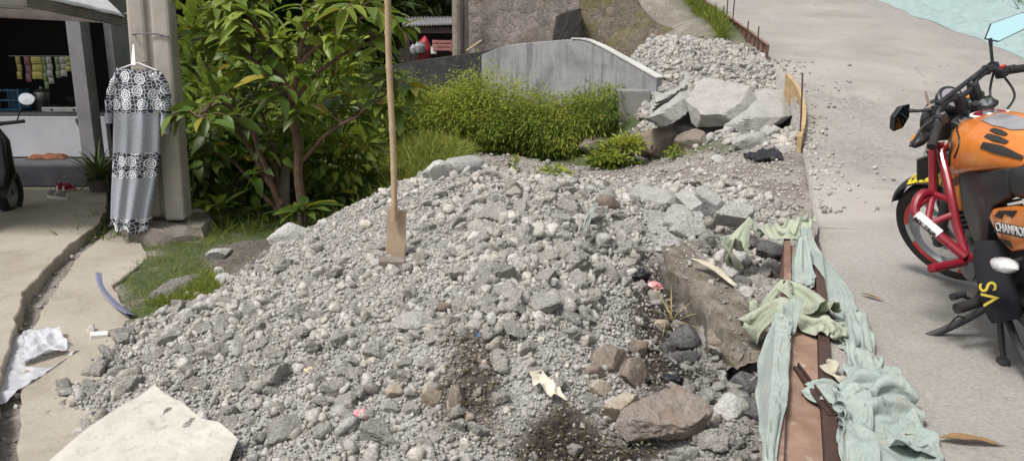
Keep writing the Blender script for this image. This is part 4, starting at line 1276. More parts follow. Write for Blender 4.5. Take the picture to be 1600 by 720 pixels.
def leaf_tpl(n=6, wid=.36, fold=.25, droop=.35, wave=0.0):
    """leaf along +x, unit length; returns V,F"""
    V, F = [], []
    for i in range(n + 1):
        t = i / n
        wv = wid * .5 * (math.sin(PI * min(1, t ** .8)) ** .85) if 0 < t < 1 else .004
        z = -droop * t * t
        wz = wave * math.sin(t * 14)
        V += [(t, -wv, z + fold * wv + wz), (t, 0, z), (t, wv, z + fold * wv - wz)]
    for i in range(n):
        a = i * 3
        F += [(a, a + 1, a + 4, a + 3), (a + 1, a + 2, a + 5, a + 4)]
    return np.array(V), np.array(F)
def leaf_cloud(name, P, D, S, mat, parent=None, origin=(0, 0, 0), tpl=None, tint=None, roll=.5, seed=0):
    """leaves at P pointing along D with length S; one mesh"""
    r = np.random.default_rng(seed)
    P = np.asarray(P); D = np.asarray(D, float); D = D / np.linalg.norm(D, axis=1)[:, None]
    n = len(P)
    V, F = tpl if tpl is not None else leaf_tpl()
    up = np.tile([0, 0, 1.0], (n, 1)) + r.normal(size=(n, 3)) * roll
    Yv = np.cross(up, D); Yv /= np.linalg.norm(Yv, axis=1)[:, None] + 1e-9
    Zv = np.cross(D, Yv)
    Rm = np.stack([D, Yv, Zv], -1)
    vv = np.einsum('nij,vj->nvi', Rm, V) * np.asarray(S)[:, None, None] + P[:, None, :] - np.asarray(origin)
    nv = len(V)
    FF = (F[None] + (np.arange(n) * nv)[:, None, None]).reshape(-1, F.shape[1])
    if tint is None:
        tint = np.stack([np.clip(r.normal(.5, .22, n), 0, 1), (r.uniform(size=n) < .03) * r.uniform(.4, 1, n), (r.uniform(size=n) < .015) * .8], 1)
    me = np_mesh(name, vv.reshape(-1, 3), FF, mat, True, np.repeat(tint, nv, 0))
    return put(name, me, parent, None if parent is not None else origin)
TPL_BIG = leaf_tpl(7, .38, .28, .38, .012)
TPL_MID = leaf_tpl(4, .40, .25, .3)
TPL_SM = leaf_tpl(2, .42, .2, .25)
TPL_FROND = leaf_tpl(3, .22, .2, .5)
TPL_BLADE = leaf_tpl(4, .055, .3, .55)

# ---- the broad leaved tree behind the heap
def branch_tree(base, trunks, nleaf, leafL, seed, name, label, cat, twig_len=.5, group=None, yellow=.03, red=.012, twigs_per=9):
    """trunks: list of (list of points, r0, r1); twigs with leaves grow from the upper parts"""
    r = np.random.default_rng(seed)
    root = empty(name, base, label, cat, group)
    o = Vector(base)
    k = MB()
    P, D, S, T = [], [], [], []
    twigs = []
    for pts, r0, r1, leafy in trunks:
        L = smoothline(pts, 18)
        L = [p + Vector(mnoise.noise_vector(p * 4)) * .025 for p in L]
        k.tube(L, [r0 + (r1 - r0) * i / 18 for i in range(19)], 9)
        for i in range(int(18 * leafy), 19):
            for _ in range(int(r.poisson(twigs_per / 6.0)) + (3 if i == 18 else 0)):
                a = r.uniform(0, 2 * PI); el = r.uniform(-.25, .9)
                d = Vector((math.cos(a) * math.cos(el), math.sin(a) * math.cos(el), math.sin(el)))
                twigs.append((L[i], d, r.uniform(.5, 1.15) * twig_len))
    for p, d, l in twigs:
        q = p + d * l * .5 + Vector((0, 0, .05 * l)); e = p + d * l + Vector((0, 0, -.12 * l))
        k.tube([p, q, e], [.008, .006, .003], 5, caps=False)
        nl = nleaf
        for j in range(nl):
            t = .3 + .7 * (j + r.uniform(0, .6)) / nl
            pt = p.lerp(q, t * 2) if t < .5 else q.lerp(e, t * 2 - 1)
            a = j * 2.4 + r.uniform(0, .8)
            side = d.cross(Vector((0, 0, 1)))
            side = side.normalized() if side.length > .01 else Vector((1, 0, 0))
            dd = (d * .6 + side * math.cos(a) * 1.0 + Vector((0, 0, 1)) * (math.sin(a) * .35 - .15)).normalized()
            P.append(tuple(pt)); D.append(tuple(dd)); S.append(leafL * r.uniform(.6, 1.15))
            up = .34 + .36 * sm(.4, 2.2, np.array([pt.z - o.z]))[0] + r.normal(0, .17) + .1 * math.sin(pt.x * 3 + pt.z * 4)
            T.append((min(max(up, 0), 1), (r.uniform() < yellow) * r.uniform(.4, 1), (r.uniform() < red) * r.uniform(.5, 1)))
    k.build('trunk', m_bark, root, o, True)
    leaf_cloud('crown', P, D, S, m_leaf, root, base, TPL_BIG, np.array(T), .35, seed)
    return root, len(P)
tb = Vector((-2.0, 7.35, tz(-2.0, 7.35) - .02))
def tp(px, py, Y=7.35): return atY(px, py, Y)
trunksA = [
    ([tp(476, 352), tp(468, 280), tp(462, 210, 7.3), tp(455, 150, 7.25), tp(470, 90, 7.2), tp(480, 20, 7.1)], .05, .02, .45),
    ([tp(462, 215, 7.3), tp(440, 150, 7.2), tp(410, 110, 7.3), tp(375, 80, 7.4), tp(345, 60, 7.5)], .03, .012, .3),
    ([tp(455, 160, 7.25), tp(500, 110, 7.3), tp(540, 85, 7.3), tp(590, 60, 7.3)], .025, .01, .3),
    ([tp(458, 180, 7.3), tp(430, 110, 7.5), tp(420, 40, 7.6), tp(410, -40, 7.7)], .03, .012, .35),
    ([tp(470, 100, 7.2), tp(520, 50, 7.0), tp(560, 10, 6.9)], .02, .01, .3),
    ([tp(456, 150, 7.25), tp(410, 60, 7.4), tp(375, 10, 7.5), tp(340, -30, 7.6)], .025, .01, .35),
    ([tp(470, 255, 7.35), tp(510, 210, 7.2), tp(560, 180, 7.2), tp(620, 130, 7.2)], .022, .008, .35),
    ([tp(452, 140, 7.25), tp(500, 40, 7.4), tp(540, -40, 7.4)], .022, .01, .35)]
_, nA = branch_tree(tb, trunksA, 6, .265, 5, 'broadleaf_tree', 'tall broad leaved tree with brown trunks and large glossy leaves behind the heap', 'tree', .42, None, .07, .02, 4)
sb = tp(432, 358, 7.6); sb.z = gz(sb.x, sb.y) - .03
trunksB = [([tp(446, 345, 7.6), tp(425, 290, 7.6), tp(400, 220, 7.5), tp(382, 190, 7.4), tp(358, 165, 7.3), tp(335, 165, 7.0), tp(308, 182, 6.7)], .035, .010, .45),
           ([tp(440, 320, 7.6), tp(400, 250, 7.7), tp(370, 190, 7.8), tp(350, 140, 7.9)], .03, .012, .35),
           ([tp(436, 330, 7.6), tp(430, 250, 7.8), tp(390, 130, 8.0)], .03, .012, .4),
           ([tp(440, 335, 7.6), tp(370, 260, 7.9), tp(320, 230, 7.9)], .025, .01, .4)]
branch_tree(sb, trunksB, 5, .25, 6, 'broadleaf_tree', 'slanting thin broad leaved tree between the utility pole and the tall tree', 'tree', .36, None, .04, .03, 5)
# pale thin dead stem between the trees
a = tp(444, 345, 7.9); a.z = gz(a.x, a.y) - .05
k = MB(); k.tube([a, tp(445, 300, 7.9), tp(446, 250, 7.9), tp(448, 150, 8.0)], [.055, .05, .045, .03], 9)
tag(k.build('tree_stump', m_twig, None, a, True), 'pale bare grey stem standing between the two broad leaved trees', 'tree stem')
# ---- shrubs: dark undergrowth behind the trees and pole
def shrub(px, py, Y, rx, ry, rz, n, L, label, seed, mat=None, group=None, tpl=None, bright=.35, name='shrub', stem=True, spread=.25, down=.0, cat='shrub'):
    """foliage clumps around a stem; px,py = base"""
    r = np.random.default_rng(seed)
    c = atY(px, py, Y); z0 = gz(c.x, c.y)
    base = Vector((c.x, Y, z0))
    root = empty(name, base, label, cat, group)
    ncl = max(10, n // (90 if n < 2500 else 210))
    u = r.normal(size=(ncl, 3)); u /= np.linalg.norm(u, axis=1)[:, None]
    rad = r.uniform(.35, 1.12, ncl) ** .6
    cc = np.stack([u[:, 0] * rx * rad, u[:, 1] * ry * rad, rz * (1 + u[:, 2] * rad) * .98], 1)
    pick = r.integers(ncl, size=n)
    off = r.normal(size=(n, 3)) * np.array([rx, ry, rz]) * spread
    P = cc[pick] + off
    P[:, 2] = np.abs(P[:, 2]) + .02
    D = off / (np.linalg.norm(off, axis=1)[:, None] + 1e-6) + u[pick] * .5 + np.array([0, 0, .1 - down]) + r.normal(size=(n, 3)) * .3
    S = L * r.uniform(.6, 1.3, n)
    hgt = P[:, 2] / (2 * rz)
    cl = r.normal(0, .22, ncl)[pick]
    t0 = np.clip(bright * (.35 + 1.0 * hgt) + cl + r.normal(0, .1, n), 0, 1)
    T = np.stack([t0, (r.uniform(size=n) < .03) * r.uniform(.3, .9, n), (r.uniform(size=n) < .012) * .7], 1)
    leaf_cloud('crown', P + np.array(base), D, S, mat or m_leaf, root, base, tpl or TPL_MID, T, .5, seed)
    if stem:
        k = MB()
        for i in range(6):
            e = Vector(cc[i]) + base
            k.tube([base + Vector((.03 * math.cos(i), .03 * math.sin(i), -.05)), base.lerp(e, .5) + Vector((0, 0, .08)), e], [.015, .012, .005], 6)
        k.build('trunk', m_bark, root, base, True)
    return root
SG = 'dark broad leaved shrubs under the trees'
for i, (px, py, Y, rx, rz, n, lb) in enumerate([
    (325, 330, 8.6, .55, .75, 800, 'dark leafy shrub directly right of the utility pole'), (395, 325, 8.8, .55, .70, 800, 'dark leafy shrub between pole and trunks of the trees'),
    (470, 330, 8.7, .55, .62, 700, 'dark shrub behind the brown tree trunks'), (535, 318, 8.5, .42, .42, 500, 'low leafy shrub right of the brown trunks'),
    (360, 300, 9.8, .8, 1.05, 1100, 'taller dark shrub further back right of the pole'), (480, 290, 10.0, .8, 1.0, 1100, 'taller dark shrub further back behind the tall tree')]):
    shrub(px, py, Y, rx, rx * .7, rz, n, .17, lb, 50 + i, bright=.58)
# low plants at the foot of the trees
def rosette(px, py, n, L, label, seed, up=.9, mat=None, bright=.6, yellow=.05, name='leafy_plant', tpl=None, stemh=.12, z=None):
    r = np.random.default_rng(seed)
    c = hit(px, py)
    P, D, S, T = [], [], [], []
    root = empty(name, c, label, 'plant')
    for i in range(n):
        a = i * 2.4 + r.uniform(-.3, .3); el = up * (1 - i / n * .7) + r.uniform(-.2, .1)
        P.append((c.x + .01 * math.cos(a), c.y + .01 * math.sin(a), c.z + stemh * r.uniform(.4, 1)))
        D.append((math.cos(a) * math.cos(el), math.sin(a) * math.cos(el), math.sin(el)))
        S.append(L * r.uniform(.7, 1.1)); T.append((np.clip(r.normal(bright, .12), 0, 1), (r.uniform() < yellow) * .8, 0))
    leaf_cloud('foliage', P, D, S, mat or m_leaf, root, c, tpl or TPL_BIG, np.array(T), .2, seed)
    k = MB(); k.tube([c - Vector((0, 0, .03)), c + Vector((0, 0, stemh))], [.012, .008], 6)
    k.build('stem', m_twig, root, c, True)
rosette(345, 350, 16, .30, 'bright green broad leaved plant at the right foot of the pole base', 70, 1.0, bright=.8, stemh=.2)
rosette(478, 356, 18, .34, 'large leaved plant at the foot of the brown trunk beside the heap', 71, .6, bright=.45, stemh=.22)
rosette(520, 335, 16, .32, 'large leaved plant leaning over the heap edge', 72, .8, bright=.45, stemh=.3)
rosette(500, 300, 14, .30, 'large leaved plant behind the heap edge right of the trunk', 73, .9, bright=.4, stemh=.5)
rosette(405, 345, 12, .24, 'small broad leaved plant in the grass between pole and trunks', 74, .8, bright=.55)
rosette(300, 345, 14, .20, 'small leafy plant touching the pole base', 75, .8, bright=.45)
rosette(548, 312, 14, .28, 'leafy plant with pale stem in front of the tall grass clump', 76, 1.0, bright=.5, stemh=.4)
# ---- gully: fine leaved bushes below the parapet
GB = [(640, 236, 12.9, .7, .44, 5200, .5), (700, 240, 12.6, .75, .47, 6000, .8), (765, 243, 12.4, .75, .58, 6500, .9), (830, 246, 12.2, .7, .48, 6000, .55), (890, 248, 11.9, .62, .44, 5200, .78), (935, 236, 11.8, .36, .34, 3000, .5), (600, 225, 13.6, .8, .6, 4000, .5)]
GL = ['fine leaved bush at the left end of the gully right of the bamboo handle', 'yellow green fine leaved bush second from the left in the gully', 'tall yellow green fine leaved bush in the middle of the gully', 'darker fine leaved bush right of the tallest gully bush', 'fine leaved bush left of the grey concrete block', 'narrow bush touching the grey concrete block under the parapet', 'fine leaved bush behind the bamboo handle']
for i, (px, py, Y, rx, rz, n, br) in enumerate(GB):
    shrub(px, py, Y, rx, .55, rz, int(n * 2.4), .066, GL[i], 80 + i, m_fern, None, TPL_FROND, br, 'bush', True, .24, .35, 'bush')
shrub(972, 256, 9.6, .27, .2, .17, 1500, .06, 'bright green leafy weed bush in front of the brown boulders', 95, m_fern, None, TPL_MID, .75, 'bush', True, .25, .0, 'bush')
shrub(950, 262, 9.4, .26, .16, .07, 360, .08, 'low green weeds along the path edge beside the boulder', 96, m_fern, None, TPL_MID, .6, 'bush', False, .3, .0, 'bush')
shrub(1055, 246, 9.2, .08, .06, .06, 120, .06, 'small tuft of weeds between the two brown boulders', 97, m_fern, None, TPL_SM, .6, 'bush', False, .3, .0, 'bush')
shrub(862, 276, 7.9, .16, .1, .05, 160, .06, 'small green weed tuft on the path behind the heap', 98, m_fern, None, TPL_SM, .7, 'bush', False, .3, .0, 'bush')
shrub(802, 272, 7.6, .04, .04, .09, 60, .06, 'thin weed sprig on the crest of the heap', 99, m_fern, None, TPL_SM, .6, 'bush', False, .3, .0, 'bush')
# ---- grass
def grass(name, poly, n, h0, h1, label, seed, bright=.5, yel=.1, dens=None, lean=.6, mat=None, zfun=None):
    r = np.random.default_rng(seed)
    x = r.uniform(poly[:, 0].min(), poly[:, 0].max(), n); y = r.uniform(poly[:, 1].min(), poly[:, 1].max(), n)
    k = inpoly(x, y, poly)
    k &= vnoise(x, y, 4.0, seed) + r.uniform(-.35, .35, n) > (dens or .3)
    k &= ~(inpoly(x, y, SOIL) & (r.uniform(size=n) < .93))
    x, y = x[k], y[k]; n = len(x)
    z = (zfun or ground_z)(x, y)
    D = np.stack([r.normal(0, lean, n), r.normal(0, lean, n), np.ones(n)], 1)
    T = np.stack([np.clip(r.normal(bright, .2, n) + .3 * (vnoise(x, y, 2.5, seed + 1) - .5), 0, 1), (r.uniform(size=n) < yel) * r.uniform(.3, .8, n), np.zeros(n)], 1)
    o = leaf_cloud(name, np.stack([x, y, z - .005], 1), D, r.uniform(h0, h1, n), mat or m_grass, None, (0, 0, 0), TPL_BLADE, T, .6, seed)
    tag(o, label, 'grass', None, 'stuff')
grass('grass', GREEN, 9000, .03, .09, 'short sparse grass in front of the pole base and along the heap', 31, .5, .12, .42)
grass('grass', gpoly([(230, 482, 0), (275, 430, .05), (340, 425, .06), (345, 456, .06), (300, 478, .03)]), 5200, .04, .10, 'bright grass patch around the flat mossy slab', 36, .6, .08, .25)
TUFT = np.array([tuple(atZ(*q))[:2] for q in [(575, 305, .25), (590, 265, .2), (650, 236, .2), (700, 236, .2), (738, 252, .25), (700, 275, .35), (640, 292, .4)]])
def tuft_z(x, y):
    c = TUFT.mean(0)
    return ground_z(x, y) + .46 * np.exp(-(((x - c[0]) / .8) ** 2 + ((y - c[1]) / 1.3) ** 2))
grass('grass', TUFT, 26000, .08, .24, 'tall yellow green grass clump behind the heap crest', 32, .8, .12, .08, .6, None, tuft_z)
UND = np.array([(-4.4, 7.0), (-1.0, 6.9), (-.9, 10.5), (-1.2, 13.5), (-4.5, 13.5)])
grass('grass', UND, 9000, .06, .22, 'grass and weeds under the trees', 33, .42, .08, .25)
GTOP = np.array([tuple(atY(*q))[:2] for q in [(1062, 4, 17.5), (1085, 30, 15.5), (1125, 62, 13.2), (1140, 52, 13.2), (1110, 18, 16.0), (1080, 0, 17.8)]])
grass('grass', GTOP, 6000, .10, .26, 'bright green grass strip above the rubble beside the far form plates', 34, .62, .08, .1)
GR = np.array([(8.9, 9), (14, 9), (16, 24), (9.6, 24)])
grass('grass', GR, 22000, .15, .45, 'green grass on the bank right of the tarpaulin', 35, .5, .08, .1)
# ---- hillside vegetation at the back
HG = []
k_ = 0
for (x, y, rx, rz, br, lb) in [(-3.2, 20.5, 1.8, 1.7, .5, 'grassy bright bush on the hillside above the shed roof'), (-1.6, 21.5, 1.6, 1.7, .42, 'bluish green bush on the hillside right of the shed roof'),
                               (-5.5, 19, 1.7, 2.2, .3, 'dark bush on the hillside behind the tall tree'), (-7.6, 18, 1.8, 2.4, .28, 'dark bush on the hillside behind the utility pole'), (-9.8, 18.5, 1.9, 2.6, .25, 'dark bush behind the shop roof'),
                               (-4.4, 25, 2.4, 2.6, .36, 'big bush high on the hillside left of the shed'), (-.6, 26, 2.4, 2.6, .36, 'big bush high on the hillside behind the stone wall'), (-8.5, 25, 2.6, 3.0, .3, 'big bush high on the hillside far left')]:
    k_ += 1
    z = gz(x, y)
    p = project(np.array([[x, y, z]]))
    shrub(float(p[0][0]), float(p[1][0]), y, rx, 1.2, rz, 4200, .34, lb, 120 + k_, m_bgleaf, None, TPL_FROND if k_ < 3 else TPL_MID, br, 'bush', True, .25, .1, 'bush')
# ------------------------------------------------------------------ parapet, stone walls, shed
m_par = None
m, nt, b, oc = newmat('weathered concrete')
n1 = nz(nt, oc, 1.3, 6, .65, .5); n2 = nz(nt, oc, 40, 5, .7)
mp_ = nt.nodes.new('ShaderNodeMapping'); mp_.inputs['Scale'].default_value = (6, 6, .6); nt.links.new(oc, mp_.inputs[0])
ns = nz(nt, mp_.outputs[0], 1.4, 5, .65)
c = ramp(nt, n1, [(.3, (.14, .14, .145)), (.5, (.28, .285, .29)), (.7, (.40, .405, .41))])
c = mixc(nt, mth(nt, 'MULTIPLY', sstep(nt, ns, .50, .66), .7), c, (.085, .085, .085))
c = mixc(nt, .18, c, ramp(nt, n2, [(.35, (.15, .15, .15)), (.65, (.6, .6, .6))]))
nt.links.new(c, b.inputs['Base Color']); b.inputs['Roughness'].default_value = .9
nt.links.new(bump(nt, n2, .3, .006), b.inputs['Normal'])
m_par = m
m_suntop = simple('sunlit concrete tone', (.66, .65, .63), (.52, .51, .49), 4, .3, 60, .004, .9)  # pale tone paints in the sunlit top of the parapet end
m_blackwall = simple('black mossy concrete', (.055, .055, .055), (.022, .023, .022), 5, .4, 40, .006, .9, spots=((.17, .17, .16), 7, .62, .72))
m_block = simple('grey block concrete', (.27, .265, .25), (.19, .185, .175), 5, .35, 60, .005, .92, spots=((.12, .115, .10), 4, .6, .74))
def wall_run(k, pts, th, base, rows=1):
    """vertical wall through (x, y, ztop) points, thickness to the back, base z"""
    n = len(pts)
    vs = []
    for i, p in enumerate(pts):
        a = pts[max(i - 1, 0)]; c = pts[min(i + 1, n - 1)]
        t = Vector((c.x - a.x, c.y - a.y, 0)).normalized()
        nb = Vector((-t.y, t.x, 0))
        if nb.y < 0: nb = -nb
        q = p + nb * th
        vs += [Vector((p.x, p.y, base)), p, q, Vector((q.x, q.y, base))]
    fs = []
    for i in range(n - 1):
        for j in range(4): fs.append((i * 4 + j, i * 4 + (j + 1) % 4, i * 4 + 4 + (j + 1) % 4, i * 4 + 4 + j))
    fs += [(0, 1, 2, 3), ((n - 1) * 4, (n - 1) * 4 + 1, (n - 1) * 4 + 2, (n - 1) * 4 + 3)]
    k.add(vs, fs)
Pt = smoothline([atY(752, 86, 13.3), atY(790, 72, 13.0), atY(850, 65, 12.6), atY(905, 62, 12.2), atY(935, 72, 12.05), atY(980, 97, 11.8), atY(1026, 123, 11.5)], 24)
par = empty('parapet', Vector((Pt[12].x, Pt[12].y, .4)), 'pale grey concrete parapet with sloping end above the bushes', 'parapet')
k = MB(); wall_run(k, Pt, .20, .3); k.build('wall_body', m_par, par, par.location, bevel=.012)
k = MB()
for i in range(11, 24):
    a, b2 = Pt[i], Pt[i + 1]
    t = (b2 - a).normalized(); nb = Vector((-t.y, t.x, 0)).normalized()
    if nb.y < 0: nb = -nb
    up = nb.cross(t); up = up if up.z > 0 else -up
    e = .003
    vs = [a - nb * .012 + up * e, b2 - nb * .012 + up * e, b2 + nb * .215 + up * e, a + nb * .215 + up * e]
    vs += [v + up * .022 for v in vs]
    k.add(vs, [(0, 1, 2, 3), (4, 5, 6, 7), (0, 1, 5, 4), (1, 2, 6, 5), (2, 3, 7, 6), (3, 0, 4, 7)])
k.build('sunlit_top', m_suntop, par, par.location)  # thin strip added to carry the painted sunlight
# abutment block below its end
c0 = atY(966, 192, 11.35); c1 = atY(1015, 190, 11.35)
k = MB()
zt = atY(990, 141, 11.35).z
k.box(((c0.x + c1.x) / 2, 11.35 + .2, (zt + .3) / 2), (c1.x - c0.x, .4, zt - .3), bev=.02)
tag(k.build('abutment_block', m_block, None, ((c0.x + c1.x) / 2, 11.4, .3), sub=1, jitter=.01), 'grey concrete block under the end of the parapet', 'concrete block')
# black wall further left
Pb = [atY(560, 112, 15.6), atY(650, 95, 15.0), atY(700, 88, 14.6), atY(745, 82, 14.3), atY(790, 72, 14.0)]
k = MB(); wall_run(k, Pb, .2, .0)
tag(k.build('low_wall', m_blackwall, None, (Pb[1].x, Pb[1].y, 0), bevel=.012), 'low black mossy wall in front of the shed', 'wall')
# stone retaining wall: two faces
def stonewall_mat(name, lo, mid, hi, moss, amt):
    m, nt, b, oc = newmat(name)
    n1 = nz(nt, oc, 1.0, 6, .65); n2 = nz(nt, oc, 14, 8, .8)
    ve = vor(nt, oc, 5.2, 'DISTANCE_TO_EDGE'); vc = vor(nt, oc, 5.2, 'F1', 'Color')
    hs = nt.nodes.new('ShaderNodeSeparateColor'); nt.links.new(vc, hs.inputs[0])
    c = ramp(nt, n2, [(.33, lo), (.5, mid), (.68, hi)])
    c = mixc(nt, .6, c, mixc(nt, 1.0, c, ramp(nt, hs.outputs[0], [(0, (.5, .48, .46)), (1, (1.15, 1.1, 1.08))]), 'MULTIPLY'))
    c = mixc(nt, mth(nt, 'MULTIPLY', mth(nt, 'SUBTRACT', 1.0, sstep(nt, ve, .0, .07)), .22), c, (.14, .125, .11))
    c = mixc(nt, mth(nt, 'MULTIPLY', sstep(nt, n1, .45, .62), amt), c, moss)
    nt.links.new(c, b.inputs['Base Color']); b.inputs['Roughness'].default_value = .95
    nt.links.new(bump(nt, n2, .9, .06, bump(nt, sstep(nt, ve, 0, .12), .3, .03)), b.inputs['Normal'])
    return m
m_sw1 = stonewall_mat('rough stone wall', (.13, .11, .10), (.25, .22, .205), (.37, .335, .32), (.13, .11, .07), .4)
m_sw2 = stonewall_mat('mossy stone wall', (.085, .075, .06), (.185, .16, .125), (.28, .25, .20), (.16, .13, .035), .75)
m_wet = simple('dark wet stone', (.035, .03, .028), (.018, .016, .015), 4, .6, 20, .02, .8)
def wall_face(name, bl, br, tl, tr, mat, label, nu=60, nv=36, rag=.03, depth=.5):
    k = MB()
    nrm = (br - bl).cross(tl - bl).normalized()
    if nrm.y > 0: nrm = -nrm
    def f(u, v):
        p = bl.lerp(br, u).lerp(tl.lerp(tr, u), v)
        q = p * 3.0
        return p + nrm * (rag * mnoise.noise(q) + rag * .8 * mnoise.noise(q * 2.7) + rag * .4 * mnoise.noise(q * 7))
    k.grid(f, nu, nv)
    # top and back so that it is a wall, not a sheet
    b_ = [bl, br, tr, tl]
    bk = [p - nrm * depth for p in b_]
    vs = [tl, tr, bk[2], bk[3], br, bk[1], bl, bk[0]]
    k.add(vs, [(0, 1, 2, 3), (1, 4, 5, 2), (0, 3, 7, 6), (2, 5, 7, 3)])
    return tag(k.build(name, mat, None, (bl + br) / 2, True, sharp=40), label, 'stone wall')
bl = atY(700, 96, 16.8); br_ = atY(906, 84, 15.2)
tl = atY(728, -60, 17.2); tr_ = atY(906, -60, 15.9)
bl.z -= .8; br_.z -= .8
wall_face('stone_wall', bl, br_, tl, tr_, m_sw1, 'rough pale brown stone retaining wall behind the parapet')
bl2 = Vector(br_) + Vector((.0, .0, 0)); br2 = atY(1122, 78, 13.7); br2.z -= .3
bl2.z = br_.z
tl2 = Vector(tr_); 
k = MB()
tops = [(906, -60, 15.9), (985, -8, 15.4), (1000, 10, 15.2), (1022, 32, 14.8), (1050, 44, 14.4), (1085, 49, 14.0), (1120, 56, 13.7)]
bots = [(906, 100, 15.2), (985, 100, 14.7), (1000, 100, 14.6), (1022, 96, 14.4), (1050, 90, 14.1), (1085, 86, 13.85), (1120, 80, 13.6)]
TP = smoothline([atY(*q) for q in tops], 60); BP = smoothline([atY(*q) for q in bots], 60)
def f2(u, v):
    i = int(round(u * 60))
    p = BP[i].lerp(TP[i], v)
    q = p * 3
    return p + Vector((-.3, -1, 0)) * (.03 * mnoise.noise(q) + .025 * mnoise.noise(q * 2.7) + .012 * mnoise.noise(q * 7))
k.grid(f2, 61, 34)
def f3(u, v):
    i = int(round(u * 60)); return TP[i] + Vector((.3, 1, 0)) * v * .35 + Vector((0, 0, -.01))
k.grid(f3, 61, 3)
tag(k.build('stone_wall', m_sw2, None, BP[30], True, sharp=40), 'mossy brown stone retaining wall sloping down to the rubble bank', 'stone wall')
# dark wet patch: a lower buttress in the corner
k = MB()
pa = [atY(858, 66, 14.9), atY(872, 24, 15.0), atY(908, 14, 15.0), atY(909, 64, 14.9)]
vs = pa + [p + Vector((0, .5, 0)) for p in pa]
for i in (0, 3): vs[i].z -= .5; vs[i + 4].z -= .5
k.add(vs, [(0, 1, 2, 3), (4, 5, 6, 7), (0, 1, 5, 4), (1, 2, 6, 5), (2, 3, 7, 6), (3, 0, 4, 7)])
tag(k.build('buttress', m_wet, None, pa[0], sub=3, jitter=.03), 'black wet buttress in the corner between the two stone walls', 'buttress')
# soil bank above the mossy wall
m_soil = simple('brown soil', (.24, .17, .115), (.13, .09, .06), 6, .8, 25, .03, .95, spots=((.08, .10, .03), 2.5, .55, .66))
# ------------------------------------------------------------------ roadside shed
m_tin = simple('grey corrugated sheet', (.42, .40, .42), (.28, .26, .28), 5, .1, 40, .003, .6, spots=((.2, .13, .1), 4, .6, .75))
m_shdark = simple('dark timber', (.055, .04, .035), (.03, .022, .02), 6, .3, 40, .004, .9)
m_post = simple('weathered post', (.30, .26, .22), (.17, .145, .12), 8, .5, 40, .01, .95)
SH = atY(680, 84, 17.6)
shed = empty('shed', (SH.x, 17.9, gz(SH.x, 17.9)), 'dark open roadside shed with a corrugated sheet roof', 'shed')
so_ = shed.location.copy()
k = MB()
e0, e1 = atY(628, 40, 16.9), atY(722, 37, 16.9); r0, r1 = atY(634, 27, 19.4), atY(742, 27, 19.2)
def rf(u, v):
    p = e0.lerp(e1, u).lerp(r0.lerp(r1, u), v)
    return p + Vector((0, 0, .025 * math.sin(u * 2 * PI * 22)))
k.grid(rf, 177, 4)
o = k.build('roof', m_tin, shed, so_, True, sharp=None); md = o.modifiers.new('t', 'SOLIDIFY'); md.thickness = .006
zb = gz(e0.x, 17.5) - .3
k = MB()
k.box(((r0.x + r1.x) / 2, 19.3, (zb + r0.z) / 2), (r1.x - r0.x + .4, .08, r0.z - zb - .5)); k.build('back_wall', m_shdark, shed, so_)
k = MB(); k.box(((e0.x + e1.x) / 2, 16.98, e0.z - .10), (e1.x - e0.x, .05, .12)); k.build('beam', m_shdark, shed, so_)
for x in (e0.x + .1, e1.x - .05):
    k = MB(); k.box((x, 17.0, (zb + e0.z) / 2), (.09, .09, e0.z - zb - .05)); k.build('post', m_shdark, shed, so_)
k = MB(); k.box((e0.x + .5, 17.8, atY(650, 76, 17.8).z - .15), (1.3, .7, .3)); k.build('counter', m_shdark, shed, so_)
# two weathered posts in front
for (px, w_, lb, Y) in [(714, .22, 'thick weathered post left of its thinner twin beside the stone wall', 16.2), (727, .13, 'thinner weathered post right of the thick post beside the stone wall', 16.3)]:
    a = atY(px, 84, Y); a.z -= .5; t = atY(px - 1, -40, Y)
    k = MB(); k.tube([a, a.lerp(t, .5) + Vector((.015, 0, 0)), t], [w_ / 2, w_ / 2 * .95, w_ / 2 * .9], 10)
    tag(k.build('post', m_post, None, a, True, jitter=.008), lb, 'post')
m_red = simple('red plastic', (.42, .03, .05), (.25, .02, .03), 8, .2, 30, .01, .5)
m_pinkw = simple('faded red boards', (.48, .22, .20), (.33, .13, .12), 9, .2, 40, .004, .7)
m_whitep = simple('white paint', (.72, .71, .70), (.6, .59, .58), 5, .1, 40, .003, .6)
a = atY(662, 82, 16.9)
v, f = lump(3, 501, 14, .08); tag(put('sack', np_mesh('sack', v * np.array([.17, .16, .26]), f, m_red, True), None, (a.x, a.y, a.z + .05)), 'bright red sack inside the dark shed', 'sack')
a = atY(692, 82, 16.6)
k = MB()
for j in range(3): k.box(a + Vector((0, 0, .06 + j * .075)), (.42, .32, .06), rotz(.15), bev=.006)
for sx in (-.18, .18):
    for sy in (-.13, .13): k.box(a + Vector((sx, sy, .13)), (.03, .03, .24), rotz(.15))
tag(k.build('crate', m_pinkw, None, a), 'faded red slatted crate under the shed roof', 'crate')
a = atY(678, 84, 16.5)
k = MB(); k.box(a + Vector((0, 0, .06)), (.12, .12, .14), bev=.01); k.box(a + Vector((0, 0, .135)), (.13, .13, .012), bev=.004)
tag(k.build('box', m_whitep, None, a), 'small white box left of the faded red crate', 'box')
for (px, py, r, lb) in [(648, 84, .10, 'left grey round jar on the shed counter'), (656, 83, .12, 'right grey round jar on the shed counter')]:
    a = atY(px, py, 16.7); k = MB()
    k.lathe([(0, 0), (r * .8, 0), (r, r * .5), (r, r * 1.2), (r * .6, r * 1.7), (r * .55, r * 1.9), (0, r * 1.9)], Matrix.Translation(a), 18)
    tag(k.build('jar', m_par, None, a, True), lb, 'jar')
